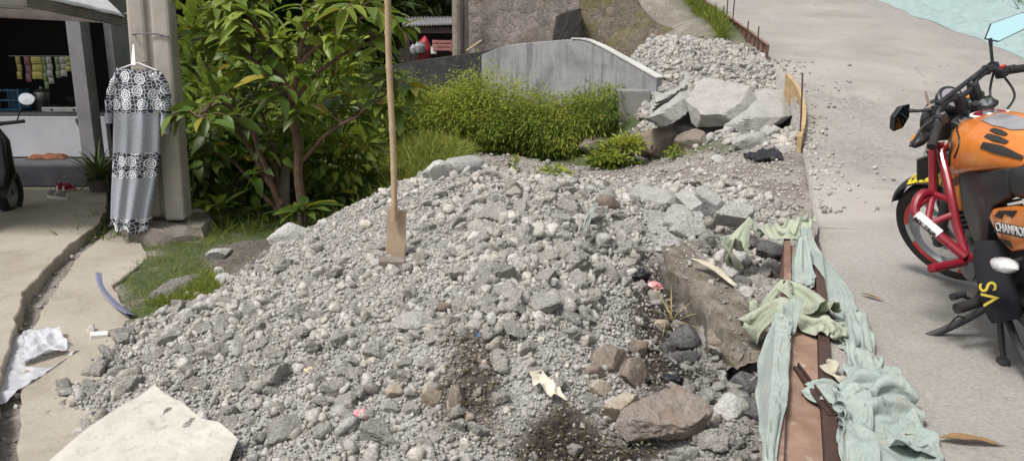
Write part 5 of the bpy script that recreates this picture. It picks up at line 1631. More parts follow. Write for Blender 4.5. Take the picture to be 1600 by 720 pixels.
# bamboo stick leaning by the wall
k = MB(); a, b2 = atY(729, 80, 15.2), atY(752, 64, 15.6)
k.tube([a, a.lerp(b2, .5), b2], .022, 8)
tag(k.build('stick', simple('pale wood', (.5, .4, .27), (.38, .3, .19), 10), None, a), 'short pale stick leaning against the foot of the stone wall', 'stick')
# ------------------------------------------------------------------ shop
m_paint = simple('pale grey painted board', (.55, .56, .60), (.46, .47, .51), 2.5, .1, 50, .003, .55)
m_grey = simple('grey cement column', (.27, .27, .28), (.19, .19, .20), 3, .3, 50, .004, .9, spots=((.12, .12, .12), 5, .6, .75))
m_greyd = simple('dark cement wall', (.115, .11, .11), (.07, .068, .068), 2.5, .3, 40, .004, .95)
m_step = simple('dark slate step', (.105, .105, .12), (.055, .055, .066), 5, .4, 40, .004, .7, spots=((.20, .20, .22), 12, .6, .75))
m_black = simple('shade black interior', (.02, .018, .02), (.012, .011, .012), 4, .2, 30, .003, .8)  # near-black colour stands in for the deep shade inside the shop
m_white = simple('white sheet', (.74, .75, .78), (.64, .65, .69), 1.4, .12, 30, .004, .6)
m_beam = simple('grey brown beam', (.19, .165, .155), (.12, .105, .10), 4, .3, 40, .004, .9)
m_lime = simple('lime green paint', (.30, .52, .05), (.25, .45, .04), 3, .1, 40, .002, .6)
m_navy = simple('dark blue paint', (.02, .02, .05), (.015, .015, .035), 3, .1, 40, .002, .6)
FZ = .06
def XY(px, py, Y): p = atY(px, py, Y); return p
xr_ = XY(132, 270, 9.6).x          # right end of the counter
xl_ = -9.2
shop = empty('shop', (xr_, 10.2, FZ), 'dim roadside shop with a grey column, pale counter and white canopy', 'shop')
S0 = shop.location.copy()
k = MB(); k.box(((xl_ + xr_) / 2, 10.30, FZ + .30 + .27), (xr_ - xl_, .10, .54)); k.build('counter_front', m_paint, shop, S0, bevel=.006)
k = MB(); k.box(((xl_ + xr_) / 2, 10.62, FZ + .86), (xr_ - xl_ + .02, .72, .035)); k.build('counter_top', m_greyd, shop, S0, bevel=.005)
k = MB(); k.box(((xl_ + xr_) / 2 + .03, 9.92, FZ + .145), (xr_ - xl_, .64, .285)); k.build('step', m_step, shop, S0, bevel=.02, sub=2, jitter=.006)
cx0 = XY(130, 260, 9.75).x; cx1 = XY(152, 260, 9.75).x
k = MB(); k.box(((cx0 + cx1) / 2, 9.86, FZ + 1.2), (cx1 - cx0, .22, 2.4)); k.build('column', m_grey, shop, S0, bevel=.008)
k = MB(); k.box((cx1 + .20, 10.6, FZ + 1.2), (.10, 1.2, 2.4)); k.build('side_wall', m_grey, shop, S0, bevel=.008)
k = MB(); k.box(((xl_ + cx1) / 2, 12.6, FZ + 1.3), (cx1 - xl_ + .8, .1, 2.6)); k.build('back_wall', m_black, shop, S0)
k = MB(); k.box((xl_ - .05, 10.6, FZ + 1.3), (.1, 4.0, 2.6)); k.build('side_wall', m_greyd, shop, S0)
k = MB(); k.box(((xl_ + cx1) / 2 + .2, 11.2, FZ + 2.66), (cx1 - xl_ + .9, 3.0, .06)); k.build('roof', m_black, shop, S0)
k = MB(); k.box(((xl_ + cx1) / 2, 9.9, FZ + 2.35), (cx1 - xl_, .12, .16)); k.build('beam', m_greyd, shop, S0)
m_fasc = clothmat('white canopy sheet', (.90, .90, .93), (.82, .82, .86), (.72, .72, .76))
for n_ in m_fasc.node_tree.nodes:
    if n_.type == 'MIX_SHADER': n_.inputs[0].default_value = .08
# canopy: dark underside, pale fascia along its right edge, grey beam beneath
cr = atY(196, 30, 8.7); cf = Vector((cr.x + .36, 6.4, cr.z + .07))
cl = Vector((-9.3, 8.9, cr.z + .35)); cfl = Vector((-9.3, 6.3, cr.z + .30))
def cano(u, v):
    p = cr.lerp(cf, v).lerp(cl.lerp(cfl, v), u)
    return p + Vector((-.02, 0, .03 + .012 * mnoise.noise(p * 1.4)))
k = MB(); k.grid(cano, 30, 30); o = k.build('canopy_sheet', m_white, shop, S0, True, sharp=None)
k = MB()
def fas(u, v):
    p = cr.lerp(cf, u)
    return p + Vector((.012 * math.sin(u * 14) * (1 - v) - .34 * v, 0, .02 + .36 * v + .012 * (1 - v) * mnoise.noise(Vector((u * 9, 1, 1)))))
k.grid(fas, 60, 8); o = k.build('canopy_fascia', m_fasc, shop, S0, True, sharp=None); md = o.modifiers.new('t', 'SOLIDIFY'); md.thickness = .004
k = MB()
d = (cf - cr); L = d.length; d.normalize(); sd = Vector((d.y, -d.x, 0)).normalized(); up = sd.cross(d)
k.box((cr + cf) / 2 + Vector((-.05, 0, -.02)), (L, .06, .10), Matrix((d, sd, up)).transposed()); k.build('canopy_beam', m_beam, shop, S0)
k = MB(); b0 = cr + Vector((-.05, .1, 0)); b1 = cl + Vector((0, 0, -.1))
d = (b1 - b0); L = d.length; d.normalize(); sd = Vector((d.y, -d.x, 0)).normalized(); up = sd.cross(d)
k.box((b0 + b1) / 2, (L, .06, .10), Matrix((d, sd, up)).transposed()); k.build('canopy_beam', m_beam, shop, S0)
# neighbour with lime green band
NB = atY(186, 45, 12.9)
nb = empty('house', (NB.x, 13.2, 0), 'neighbouring house with a lime green striped band seen beside the utility pole', 'house')
n0 = nb.location.copy()
a0, a1 = atY(160, 60, 12.9), atY(290, 60, 12.9)
zt_, zb_ = atY(186, 26, 12.9).z, atY(186, 60, 12.9).z
k = MB(); k.box(((a0.x + a1.x) / 2, 13.4, zb_ / 2), (a1.x - a0.x, .9, zb_)); k.build('wall', m_greyd, nb, n0)
k = MB(); k.box(((a0.x + a1.x) / 2, 13.3, (zt_ + zb_) / 2), (a1.x - a0.x + .05, .86, zt_ - zb_)); k.build('band', m_lime, nb, n0)
k = MB()
for px, wd in ((169, .03), (178, .11), (171.5, .04), (230, .11), (262, .1)):
    p = atY(px, 45, 12.86); k.box((p.x, 12.864, (zt_ + zb_) / 2), (wd, .012, (zt_ - zb_) * .97))
k.build('stripes', m_navy, nb, n0)
k = MB(); k.box(((a0.x + a1.x) / 2, 13.3, zt_ + .06), (a1.x - a0.x + .5, 1.3, .06)); k.build('roof', m_shdark, nb, n0)
# things on and behind the counter
m_blue = simple('blue plastic', (.03, .16, .27), (.02, .11, .19), 5, .1, 40, .002, .5)
m_alu = simple('worn aluminium', (.55, .55, .55), (.4, .4, .4), 9, .15, 60, .002, .35, metal=.9)
m_iron = simple('black iron', (.03, .03, .03), (.02, .02, .02), 9, .2, 60, .002, .5)
a = atY(26, 184, 10.75); a.z = FZ + .878
k = MB()
for j in range(3): k.box(a + Vector((0, 0, .02 + j * .13)), (.30, .24, .025), bev=.004)
for sx in (-.14, .14):
    for sy in (-.11, .11): k.box(a + Vector((sx, sy, .15)), (.025, .025, .30))
k.box(a + Vector((0, .115, .15)), (.29, .012, .28))
tag(k.build('crate', m_blue, None, a), 'blue plastic rack on the shop counter', 'rack')
a = atY(116, 184, 10.6); a.z = FZ + .878
st = empty('stove', a, 'two burner gas stove on the shop counter', 'stove')
k = MB(); k.box(a + Vector((-.06, 0, .035)), (.56, .32, .07), bev=.008); k.build('body', m_alu, st, a)
for sx in (-.2, .1):
    k = MB(); k.lathe([(.03, .071), (.08, .071), (.08, .085), (.05, .095), (.03, .095)], Matrix.Translation(a + Vector((sx, 0, 0))), 16); k.build('burner', m_iron, st, a)
    k = MB(); k.lathe([(.0, -.018), (.018, -.018), (.018, 0), (0, 0)], Matrix.Translation(a + Vector((sx, -.162, .035))) @ Matrix.Rotation(PI / 2, 4, 'X'), 12); k.build('knob', m_iron, st, a)
b2 = a + Vector((.10, 0, .10))
k = MB(); k.lathe([(0, .0), (.06, .005), (.14, .05), (.175, .10), (.170, .102), (.13, .055), (.05, .012), (0, .01)], Matrix.Translation(b2), 24)
k.tube([b2 + Vector((.17, -.02, .10)), b2 + Vector((.26, -.06, .13)), b2 + Vector((.34, -.08, .13))], .011, 8)
tag(k.build('frying_pan', m_iron, None, b2, True), 'black wok standing on the gas stove', 'pan')
a = atY(70, 184, 10.9); a.z = FZ + .878
po = empty('cooking_pot', a, 'round shiny aluminium pot on the shop counter left of the stove', 'pot')
k = MB(); k.lathe([(0, 0), (.085, 0), (.105, .03), (.11, .13), (.115, .135), (.105, .137), (.10, .13), (.095, .03), (0, .012)], Matrix.Translation(a + Vector((0, 0, .12))), 24); k.build('body', m_alu, po, a, True)
k = MB(); k.lathe([(.113, .138), (.08, .165), (.02, .178), (.018, .2), (0, .205)], Matrix.Translation(a + Vector((0, 0, .12))), 24); k.build('lid', m_alu, po, a, True)
k = MB(); k.lathe([(0, 0), (.11, 0), (.10, .12), (0, .12)], Matrix.Translation(a), 18); k.build('stand', m_iron, po, a, True)
# sachet strips hanging under the beam
cols = [(.20, .18, .05), (.13, .05, .06), (.26, .23, .05), (.22, .23, .21), (.11, .15, .07), (.24, .23, .06), (.24, .23, .22), (.17, .10, .12)]
mats_s = [simple('sachet film', c, tuple(x * .7 for x in c), 20, .2, 60, .002, .4) for c in cols]
for i, (px, w_, yb, ci, lb) in enumerate([(27, .06, 124, 0, 'leftmost yellow strip of sachets'), (41, .07, 128, 1, 'dull red strip of sachets'), (55, .13, 124, 2, 'broad yellow strip of sachets'), (67, .05, 139, 4, 'long green strip of sachets'), (75, .07, 131, 3, 'pale silver strip of sachets'),
                                      (88, .06, 122, 4, 'short green strip of sachets'), (97, .08, 120, 6, 'white strip of sachets'), (105, .07, 112, 5, 'short bright yellow strip of sachets'), (117, .07, 122, 3, 'grey strip of sachets'), (125, .05, 146, 7, 'long pinkish strip of sachets beside the column')]):
    a = atY(px, 88, 10.1); bt = atY(px, yb, 10.1).z
    n = max(3, int((a.z - bt) / .085)); hh = (a.z - bt) / n
    k = MB()
    for j in range(n):
        zz = a.z - hh * (j + .5)
        def g(u, v, zz=zz): return Vector((a.x + (u - .5) * w_, a.y - .012 * math.sin(PI * u) * math.sin(PI * v) + .012 * math.sin(j * 2.1), zz + (v - .5) * hh * .96))
        k.grid(g, 5, 5)
    tag(k.build('sachet_strip', mats_s[ci], None, a, True), lb + ' hanging above the shop counter', 'sachets', 'sachet strips hanging in the shop')
k = MB(); k.tube([atY(14, 88, 10.1), atY(70, 87, 10.1) - Vector((0, 0, .01)), atY(129, 88, 10.1)], .006, 6)
tag(k.build('hanging_line', m_iron, None, atY(70, 88, 10.1)), 'thin line carrying the sachet strips above the counter', 'line')
# folded rag on step
m_orag = simple('orange brown rag', (.30, .11, .045), (.06, .03, .02), 22, .5, 40, .01, .9)
a = atZ(76, 247, FZ + .292)
def rg(u, v):
    x = (u - .5) * .52; y = (v - .5) * .26
    e = max(0, 1 - (2 * u - 1) ** 4) * max(0, 1 - (2 * v - 1) ** 4)
    q = Vector((x * 9, y * 9, 5))
    return a + Vector((x + .03 * mnoise.noise(q), y + .03 * mnoise.noise(q + Vector((3, 3, 3))), .006 + e * (.05 + .05 * mnoise.noise(q * .8) + .02 * mnoise.noise(q * 2.3)) - .002))
k = MB(); k.grid(rg, 34, 22); tag(k.build('rag', m_orag, None, a, True, sharp=None), 'crumpled orange brown rag on the dark shop step', 'rag')
# black hose down the counter front
k = MB(); p0 = atY(120, 188, 10.24)
k.tube(smoothline([p0 + Vector((-.02, .1, .02)), p0 + Vector((0, -.01, 0)), atY(128, 205, 10.22), atY(134, 222, 10.2), atY(134, 250, 10.18), atY(134, 272, 9.6)], 24), .013, 8)
tag(k.build('hose', m_iron, None, p0, True), 'black gas hose hanging over the counter front', 'hose')
# shoes
m_shoe = simple('red canvas', (.42, .03, .07), (.30, .02, .05), 40, .3, 90, .002, .8)
m_shoe2 = simple('grey brown canvas', (.22, .19, .17), (.14, .12, .11), 40, .3, 90, .002, .8)
m_sole = simple('pale rubber sole', (.66, .62, .58), (.52, .48, .44), 20, .1, 60, .002, .7)
def shoe(px, py, yaw, mat, label, group):
    p = atZ(px, py, FZ + .002)
    root = empty('shoe', p, label, 'shoe', group)
    root.rotation_euler = (0, 0, yaw)
    def outline(t):       # half width along length -.12..+.12
        x = -.125 + .25 * t
        return x, .036 * (math.sin(PI * min(max(t, 0), 1)) ** .45) * (1 + .18 * math.sin(2 * PI * (t - .35)))
    k = MB()
    def sole(u, v):
        x, w_ = outline(u); a = v * 2 * PI
        return Vector((x, w_ * 1.12 * max(-1, min(1, 1.6 * math.cos(a))), .012 + .014 * max(-1, min(1, 1.6 * math.sin(a)))))
    k.grid(sole, 24, 17); k.build('sole', m_sole, root, None, True, sharp=None)
    k = MB()
    def upper(u, v):
        x, w_ = outline(u); a = v * PI
        h = .022 + (.075 * (1 - sm(.25, .62, np.array([u]))[0]) + .032) * (math.sin(PI * u) ** .35 if 0 < u < 1 else 0)
        open_ = 1 if u > .52 or u < .06 else .0
        return Vector((x, w_ * math.cos(a), .024 + (h - .022) * (math.sin(a) if open_ else min(math.sin(a) * 1.7, 1 - .55 * max(0, math.sin(a) * 1.7 - 1)))))
    k.grid(upper, 24, 13); k.build('upper', mat, root, None, True, sharp=None)
    k = MB()
    for i in range(4): k.box((.022 + i * .018, 0, .078 - i * .009), (.006, .036, .006))
    k.box((-.121, 0, .05), (.008, .018, .05)); k.build('laces', m_sole, root, None)
    return root
shoe(96, 297, 1.75, m_shoe, 'left one of the red canvas shoes by the shop step', 'pair of red shoes')
shoe(109, 298, 1.55, m_shoe, 'right one of the red canvas shoes by the shop step', 'pair of red shoes')
shoe(82, 308, 2.4, m_shoe2, 'left one of the grey brown shoes in front of the red shoes', 'pair of grey brown shoes')
shoe(97, 310, 2.55, m_shoe2, 'right one of the grey brown shoes in front of the red shoes', 'pair of grey brown shoes')
# spiky potted plant by the column
p = atY(158, 290, 9.35)
m_pot = simple('old clay pot', (.16, .13, .11), (.09, .075, .065), 8, .4, 40, .006, .95)
m_strap = leafmat('strap leaf', (.03, .055, .02), (.09, .13, .05), (.30, .32, .18), .6, .25, .3)
pp = Vector((p.x, 9.35, gz(p.x, 9.35)))
pt = empty('potted_plant', pp, 'spiky strap leaved plant in an old pot beside the shop column', 'potted plant')
k = MB(); k.lathe([(0, 0), (.11, 0), (.15, .22), (.16, .24), (.145, .24), (.12, .2), (0, .19)], Matrix.Translation(pp), 20); k.build('pot', m_pot, pt, pp, True)
r = np.random.default_rng(77); n = 90
az = r.uniform(0, 2 * PI, n); el = r.uniform(.3, 1.45, n)
leaf_cloud('foliage', np.tile(np.array(pp) + [0, 0, .2], (n, 1)) + r.normal(0, .02, (n, 3)), np.stack([np.cos(az) * np.cos(el), np.sin(az) * np.cos(el), np.sin(el)], 1), r.uniform(.3, .55, n), m_strap, pt, pp, leaf_tpl(6, .075, .3, .5), None, .2, 77)

# ------------------------------------------------------------------ utility pole (two tapering legs joined by webs) on a rough footing
m_pole = simple('pole concrete', (.47, .435, .39), (.33, .30, .265), 2.6, .35, 45, .004, .92, spots=((.15, .135, .12), 4, .6, .76))
PB = atZ(258, 352, .12)
pole = empty('utility_pole', PB, 'thick old concrete utility pole with a wire tied around it, floral dress hung on it', 'utility pole')
Yp = PB.y
def quad_col(name, b0, b1, t0, t1, dep, mat):
    k = MB()
    vs = [b0, b1, b1 + Vector((0, dep, 0)), b0 + Vector((0, dep, 0)), t0, t1, t1 + Vector((0, dep * .8, 0)), t0 + Vector((0, dep * .8, 0))]
    k.add(vs, [(0, 1, 2, 3), (4, 5, 6, 7), (0, 1, 5, 4), (1, 2, 6, 5), (2, 3, 7, 6), (3, 0, 4, 7)])
    return k.build(name, mat, pole, PB, bevel=.028, sub=3, jitter=.005)
quad_col('leg', atY(257, 345, Yp), atY(288, 345, Yp), atY(226, -90, Yp), atY(255, -90, Yp), .22, m_pole)
quad_col('leg', atY(218, 340, Yp + .03), atY(250, 340, Yp + .03), atY(189, -90, Yp + .03), atY(216, -90, Yp + .03), .20, m_pole)
quad_col('web', atY(230, 338, Yp + .07), atY(272, 338, Yp + .07), atY(200, -90, Yp + .07), atY(244, -90, Yp + .07), .11, m_pole)
m_wire = simple('blue grey wire', (.05, .06, .10), (.03, .04, .06), 20, .1, 60, .001, .5)
k = MB()
zz = atY(230, 54, Yp).z
L0, L1 = atY(207, 54, Yp - .012), atY(262, 58, Yp - .012)
k.tube([L0, atY(215, 53, Yp - .014), atY(240, 53, Yp - .014), L1, L1 + Vector((.01, .25, 0)), L0 + Vector((-.01, .25, 0)), L0], .007, 6)
k.build('tie_wire', m_wire, pole, PB)
fp = [(188, 368), (196, 350), (235, 336), (300, 334), (332, 346), (338, 358), (318, 372), (250, 385), (205, 384)]
k = MB()
fpw = [hit(*q) for q in fp]
cen = sum(fpw, Vector()) / len(fpw)
def ft(u, v):
    t = u * len(fpw); i = int(t) % len(fpw); p = fpw[i].lerp(fpw[(i + 1) % len(fpw)], t - int(t))
    q = cen.lerp(p, [1.04, 1.0, .93, .6, .2, .0][min(5, int(round(v * 5)))])
    q.z = cen.z + [-.1, .06, .13, .15, .16, .16][min(5, int(round(v * 5)))]
    return q + Vector(mnoise.noise_vector(q * 7)) * .03
k.grid(ft, 60, 6, closed_u=True)
k.build('footing', simple('rough footing concrete', (.28, .25, .215), (.14, .12, .10), 6, .9, 30, .02, .95, spots=((.09, .11, .04), 4, .6, .72)), pole, PB, True)
# wires stretched to the right
m_cable = m_iron
k = MB(); a, b2 = atY(252, 57, Yp - .02), atY(330, 62, 8.6)
k.tube([a, a.lerp(b2, .5) - Vector((0, 0, .03)), b2], .004, 6)
a, b2 = atY(222, 98, Yp - .03), atY(345, 100, 8.4)
k.tube([a, a.lerp(b2, .5) - Vector((0, 0, .03)), b2], .003, 6)
tag(k.build('clothes_line', m_cable, None, a), 'thin dark lines running from the pole towards the tree', 'line')
# ------------------------------------------------------------------ dress
m, nt, b, oc = newmat('black and white print')
sx = nt.nodes.new('ShaderNodeSeparateXYZ'); nt.links.new(oc, sx.inputs[0])
z = sx.outputs[2]
mp2 = nt.nodes.new('ShaderNodeCombineXYZ'); nt.links.new(sx.outputs[0], mp2.inputs[0]); nt.links.new(sx.outputs[2], mp2.inputs[1])
fv = mp2.outputs[0]
v1 = vor(nt, fv, 8.0, 'F1', 'Distance', .45, '2D')
ring = mth(nt, 'SINE', mth(nt, 'MULTIPLY', v1, 42.0))
ang = nz(nt, fv, 60, 4, .7)
flower = sstep(nt, mth(nt, 'ADD', ring, mth(nt, 'MULTIPLY', mth(nt, 'SUBTRACT', ang, .5), 3.6)), -.15, .15)
flower = mth(nt, 'MULTIPLY', flower, mth(nt, 'SUBTRACT', 1.0, sstep(nt, v1, .38, .46)))
vine = mth(nt, 'SUBTRACT', 1.0, sstep(nt, vor(nt, fv, 30, 'DISTANCE_TO_EDGE', dim='2D'), .05, .11))
vine = mth(nt, 'MULTIPLY', vine, .75)
flo = mth(nt, 'MAXIMUM', flower, vine)
fine = sstep(nt, vor(nt, fv, 95, 'F1', 'Distance', .35, '2D'), .22, .36)
band = nt.nodes.new('ShaderNodeValToRGB'); band.color_ramp.interpolation = 'CONSTANT'
e = band.color_ramp.elements
mr = nt.nodes.new('ShaderNodeMapRange'); mr.inputs[1].default_value = -1.55; mr.inputs[2].default_value = 0.0
nt.links.new(z, mr.inputs[0]); nt.links.new(mr.outputs[0], band.inputs[0])
st_ = [(0, 1), (.12, 0), (.36, 1), (.51, 0), (.735, 1)]
while len(e) < len(st_): e.new(.5)
for q, (p_, v_) in zip(e, st_): q.position = p_; q.color = (v_, v_, v_, 1)
pat = nt.nodes.new('ShaderNodeMix'); pat.data_type = 'FLOAT'
nt.links.new(band.outputs[0], pat.inputs[0]); nt.links.new(mth(nt, 'ADD', mth(nt, 'MULTIPLY', fine, .52), .10), pat.inputs[2]); nt.links.new(flo, pat.inputs[3])
c = ramp(nt, pat.outputs[0], [(0, (.035, .038, .055)), (.5, (.31, .335, .40)), (1, (.76, .78, .82))])
nt.links.new(c, b.inputs['Base Color']); b.inputs['Roughness'].default_value = .85
m_dress = m
Yd = Yp - .16
top = atY(215, 104, Yd); sc = (atY(215, 104, Yd).z - atY(215, 360, Yd).z) / 256.0
def dp(px, py, dy=0.0): return atY(px, py, Yd + dy)
dr = empty('dress', top, 'long black and white patterned dress hanging on the utility pole', 'dress')
left = smoothline([dp(182, 106), dp(172, 135), dp(176, 150), dp(178, 180), dp(178, 240), dp(175, 300), dp(174, 352)], 80)
right = smoothline([dp(248, 110), dp(257, 140), dp(252, 180), dp(250, 240), dp(242, 300), dp(233, 362)], 80)
def body(u, v):
    s = 1 if u < .5 else -1
    uu = u * 2 if u < .5 else 2 - u * 2         # front 0..1, back 1..0
    i = int(round(v * 80)); p = left[i].lerp(right[i], uu)
    bulge = math.sin(PI * uu) ** .7 * (.06 + .05 * v)
    fold = .022 * v ** .7 * math.sin(uu * 19 + 2.2 * v) + .012 * mnoise.noise(Vector((uu * 7, v * 4, 1)))
    neck = 0
    if v < .001: neck = -.05 * math.exp(-((uu - .5) / .16) ** 2)
    hem = .02 * math.sin(uu * 15) * (1 if v > .999 else 0)
    return p + Vector((0, -(bulge + fold) if s > 0 else .02, neck + hem - .0))
k = MB(); k.grid(body, 120, 81, closed_u=True)
o = k.build('dress_body', m_dress, dr, top, True, sharp=None)
def sleeve(pts, r0, r1):
    k = MB(); L = smoothline(pts, 24)
    k.tube(L, [r0 + (r1 - r0) * i / 24 + .006 * math.sin(i * 1.3) for i in range(25)], 16, caps=False, squash=.55)
    k.build('sleeve', m_dress, dr, top, True, sharp=None)
sleeve([dp(188, 116), dp(178, 135), dp(172, 160), dp(172, 192)], .07, .055)
sleeve([dp(244, 116), dp(256, 140, -.02), dp(259, 170, -.03), dp(260, 208, -.03)], .07, .055)
m_pinkl = simple('pink and white label', (.7, .5, .5), (.55, .2, .2), 60, .1, 60, .001, .7)
k = MB()
k.grid(lambda u, v: dp(217 + (u - .5) * 12, 116 + (v - .5) * 12, -.055 - .0 * v), 4, 4); k.build('neck_label', m_pinkl, dr, top)
hg = empty('clothes_hanger', dp(208, 100), 'white hanger strap holding the dress on the pole', 'hanger')
h0 = hg.location.copy()
k = MB(); k.tube([dp(185, 109, .0), dp(207, 101, .0), dp(216, 99, 0), dp(246, 111, 0)], .008, 8); k.build('bar', m_whitep, hg, h0, True)
k = MB(); k.add([dp(205, 102, -.01), dp(212, 102, -.01), dp(209.5, 70, .12), dp(207.5, 70, .12)], [(0, 1, 2, 3)]); o = k.build('strap', m_whitep, hg, h0); md = o.modifiers.new('t', 'SOLIDIFY'); md.thickness = .003

# ------------------------------------------------------------------ parked scooter at the left edge (rear three quarter)
m_blk = simple('black gloss plastic', (.014, .014, .016), (.010, .010, .012), 3, .05, 40, .001, .22, coat=.5)
m_rub_ = simple('tyre rubber', (.028, .027, .026), (.018, .018, .017), 12, .4, 80, .003, .85)
m_chr = simple('chrome', (.75, .75, .76), (.6, .6, .62), 5, 0, 40, .001, .12, metal=1.0)
sc_o = atZ(-30, 345, FZ)
scoot = empty('scooter', sc_o, 'black scooter at the left edge of the photo in front of the shop', 'scooter')
scoot.rotation_euler = (0, R_(6), R_(98))
def local(nm, k, mat, **kw): return k.build(nm, mat, scoot, None, **kw)
def wheel(k, x, R, w_): k.lathe([(R - .075, -w_ * .45), (R - .03, -w_ * .5), (R - .008, -w_ * .33), (R, 0), (R - .008, w_ * .33), (R - .03, w_ * .5), (R - .075, w_ * .45)], Matrix.Translation((x, 0, R)) @ Matrix.Rotation(PI / 2, 4, 'X'), 40)
for x in (-.60, .62):
    k = MB(); wheel(k, x, .235, .10); wh = local('tyre', k, m_rub_, smooth=True)
    k = MB(); k.lathe([(.03, -.03), (.16, -.025), (.165, .0), (.16, .025), (.03, .03)], Matrix.Translation((x, 0, .235)) @ Matrix.Rotation(PI / 2, 4, 'X'), 30); k.build('rim', m_alu, wh, None, True)
k = MB(); k.tube([(-.72, 0, .72), (-.5, 0, .66), (-.2, 0, .52), (.0, 0, .36)], [.05, .13, .15, .12], 18, squash=1.0); local('body', k, m_blk, smooth=True)
k = MB(); k.tube([(-.62, 0, .80), (-.35, 0, .79), (-.05, 0, .74), (.08, 0, .70)], [.08, .14, .13, .05], 16, squash=.45); local('seat', k, m_rub_, smooth=True)
k = MB(); k.tube([(.0, 0, .30), (.30, 0, .28), (.42, 0, .45), (.40, 0, .80), (.36, 0, .95)], [.12, .14, .17, .15, .07], 16, squash=.8); local('leg_shield', k, m_blk, smooth=True)
k = MB(); k.tube([(.34, -.34, 1.0), (.36, -.12, .98), (.38, 0, .97), (.36, .12, .98), (.34, .34, 1.0)], [.018, .02, .04, .02, .018], 12); local('handlebar', k, m_blk, smooth=True)
k = MB(); k.tube([(.40, 0, .62), (.56, 0, .34)], [.04, .03], 10); k.tube([(.48, 0, .46), (.62, 0, .50), (.78, 0, .40)], [.06, .075, .05], 12, squash=.5); local('front_fender', k, m_blk, smooth=True)
for s in (-1, 1):
    k = MB(); k.tube([(.36, s * .26, 1.0), (.37, s * .30, 1.12), (.37, s * .36, 1.18)], .007, 8); st2 = local('mirror_stem', k, m_iron, smooth=True)
    k = MB(); k.lathe([(0, -.01), (.06, -.008), (.065, .0), (.05, .015), (0, .02)], Matrix.Translation((.37, s * .37, 1.23)) @ Matrix.Rotation(PI / 2, 4, 'Y') @ Matrix.Scale(1.3, 4, (0, 1, 0)), 24); k.build('mirror', m_chr, st2, None, True)
k = MB(); k.tube([(-.85, -.17, .34), (-.5, -.18, .28), (-.2, -.15, .2), (-.05, -.1, .18)], [.05, .065, .03, .02], 16); local('muffler', k, m_iron, smooth=True)
k = MB(); k.tube([(-.60, .0, .235), (-.3, -.07, .24), (-.05, -.05, .25)], [.06, .09, .07], 12); local('engine', k, m_iron, smooth=True)
k = MB(); k.tube([(-.78, 0, .70), (-.83, 0, .68)], [.05, .035], 12); local('tail_light', k, m_red, smooth=True)
k = MB(); k.box((-.88, 0, .55), (.01, .2, .12), euler(0, .3, 0)); local('mudguard', k, m_blk)
k = MB(); k.lathe([(0, 0), (.07, .0), (.05, .05), (0, .06)], Matrix.Translation((.41, 0, 1.0)) @ Matrix.Rotation(PI / 2, 4, 'Y'), 20); local('headlight', k, m_chr, smooth=True)
# ------------------------------------------------------------------ motorcycle leaning on its side stand
YAW, LEAN, NOSE, STEER = R_(83.7), R_(11.5), R_(4.4), R_(35.5)
MB3 = Matrix.Rotation(YAW, 3, 'Z') @ Matrix.Rotation(-NOSE, 3, 'Y') @ Matrix.Rotation(-LEAN, 3, 'X')
bike = empty('motorcycle', (2.228, 3.185, .483), 'orange and black motorcycle with red engine guard leaning on its side stand', 'motorcycle')
bike.rotation_euler = MB3.to_euler()
SS = Vector((.42, 0, .80)); AX = Vector((-math.sin(R_(26)), 0, math.cos(R_(26))))
MS = Matrix.Translation(SS) @ Matrix.Rotation(STEER, 4, AX) @ Matrix.Translation(-SS)
def paint(name, c, coat=.6, rough=.3, extra=None):
    return simple(name, c, tuple(x * .88 for x in c), 4, 0, 40, .001, rough, 0, extra, coat)
m_org, nt, b, oc = newmat('orange tank paint')
w1 = nt.nodes.new('ShaderNodeTexWave'); w1.inputs['Scale'].default_value = 2.1; w1.inputs['Distortion'].default_value = 7.0; w1.inputs['Detail'].default_value = 2.0; w1.inputs['Detail Scale'].default_value = 1.3
mpp = nt.nodes.new('ShaderNodeMapping'); mpp.inputs['Rotation'].default_value = (0, .9, .3); nt.links.new(oc, mpp.inputs[0]); nt.links.new(mpp.outputs[0], w1.inputs[0])
sxx = nt.nodes.new('ShaderNodeSeparateXYZ'); nt.links.new(oc, sxx.inputs[0])
zone_ = mth(nt, 'MULTIPLY', sstep(nt, sxx.outputs[0], .02, .16), mth(nt, 'SUBTRACT', 1.0, sstep(nt, sxx.outputs[2], .87, .93)))
blk = mth(nt, 'MULTIPLY', sstep(nt, w1.outputs[0], .66, .74), zone_)
c = mixc(nt, sstep(nt, nz(nt, oc, 5, 4), .35, .7), (.60, .17, .025), (.74, .26, .05))
c = mixc(nt, blk, c, (.02, .015, .012))
nt.links.new(c, b.inputs['Base Color']); nt.links.new(ramp(nt, nz(nt, oc, 11, 6, .7), [(.35, (.22, .22, .22)), (.7, (.55, .55, .55))]), b.inputs['Roughness']); b.inputs['Coat Weight'].default_value = .55; b.inputs['Coat Roughness'].default_value = .06
m_redp = paint('red tube paint', (.255, .012, .026), .35, .36, ((.14, .01, .018), 9, .55, .7))
m_bk2 = simple('satin black plastic', (.028, .029, .033), (.018, .019, .022), 7, .12, 90, .001, .42, spots=((.07, .07, .075), 6, .58, .75))
m_seat = simple('black vinyl seat', (.030, .032, .038), (.020, .021, .025), 6, .25, 120, .001, .5)
m_eng = simple('engine alloy', (.20, .20, .205), (.11, .11, .115), 12, .3, 70, .002, .5, metal=.6)
m_engd = simple('dark engine', (.045, .045, .047), (.025, .025, .027), 12, .3, 70, .002, .55)
m_rim = simple('silver alloy rim', (.50, .51, .53), (.36, .37, .39), 6, .1, 60, .001, .35, metal=.6)
m_redt = paint('red rim tape', (.55, .03, .03), .2, .4)
m_yelg, nt, b, oc = newmat('yellow graphic')
n1 = nz(nt, oc, 26, 4, .6, 1.5)
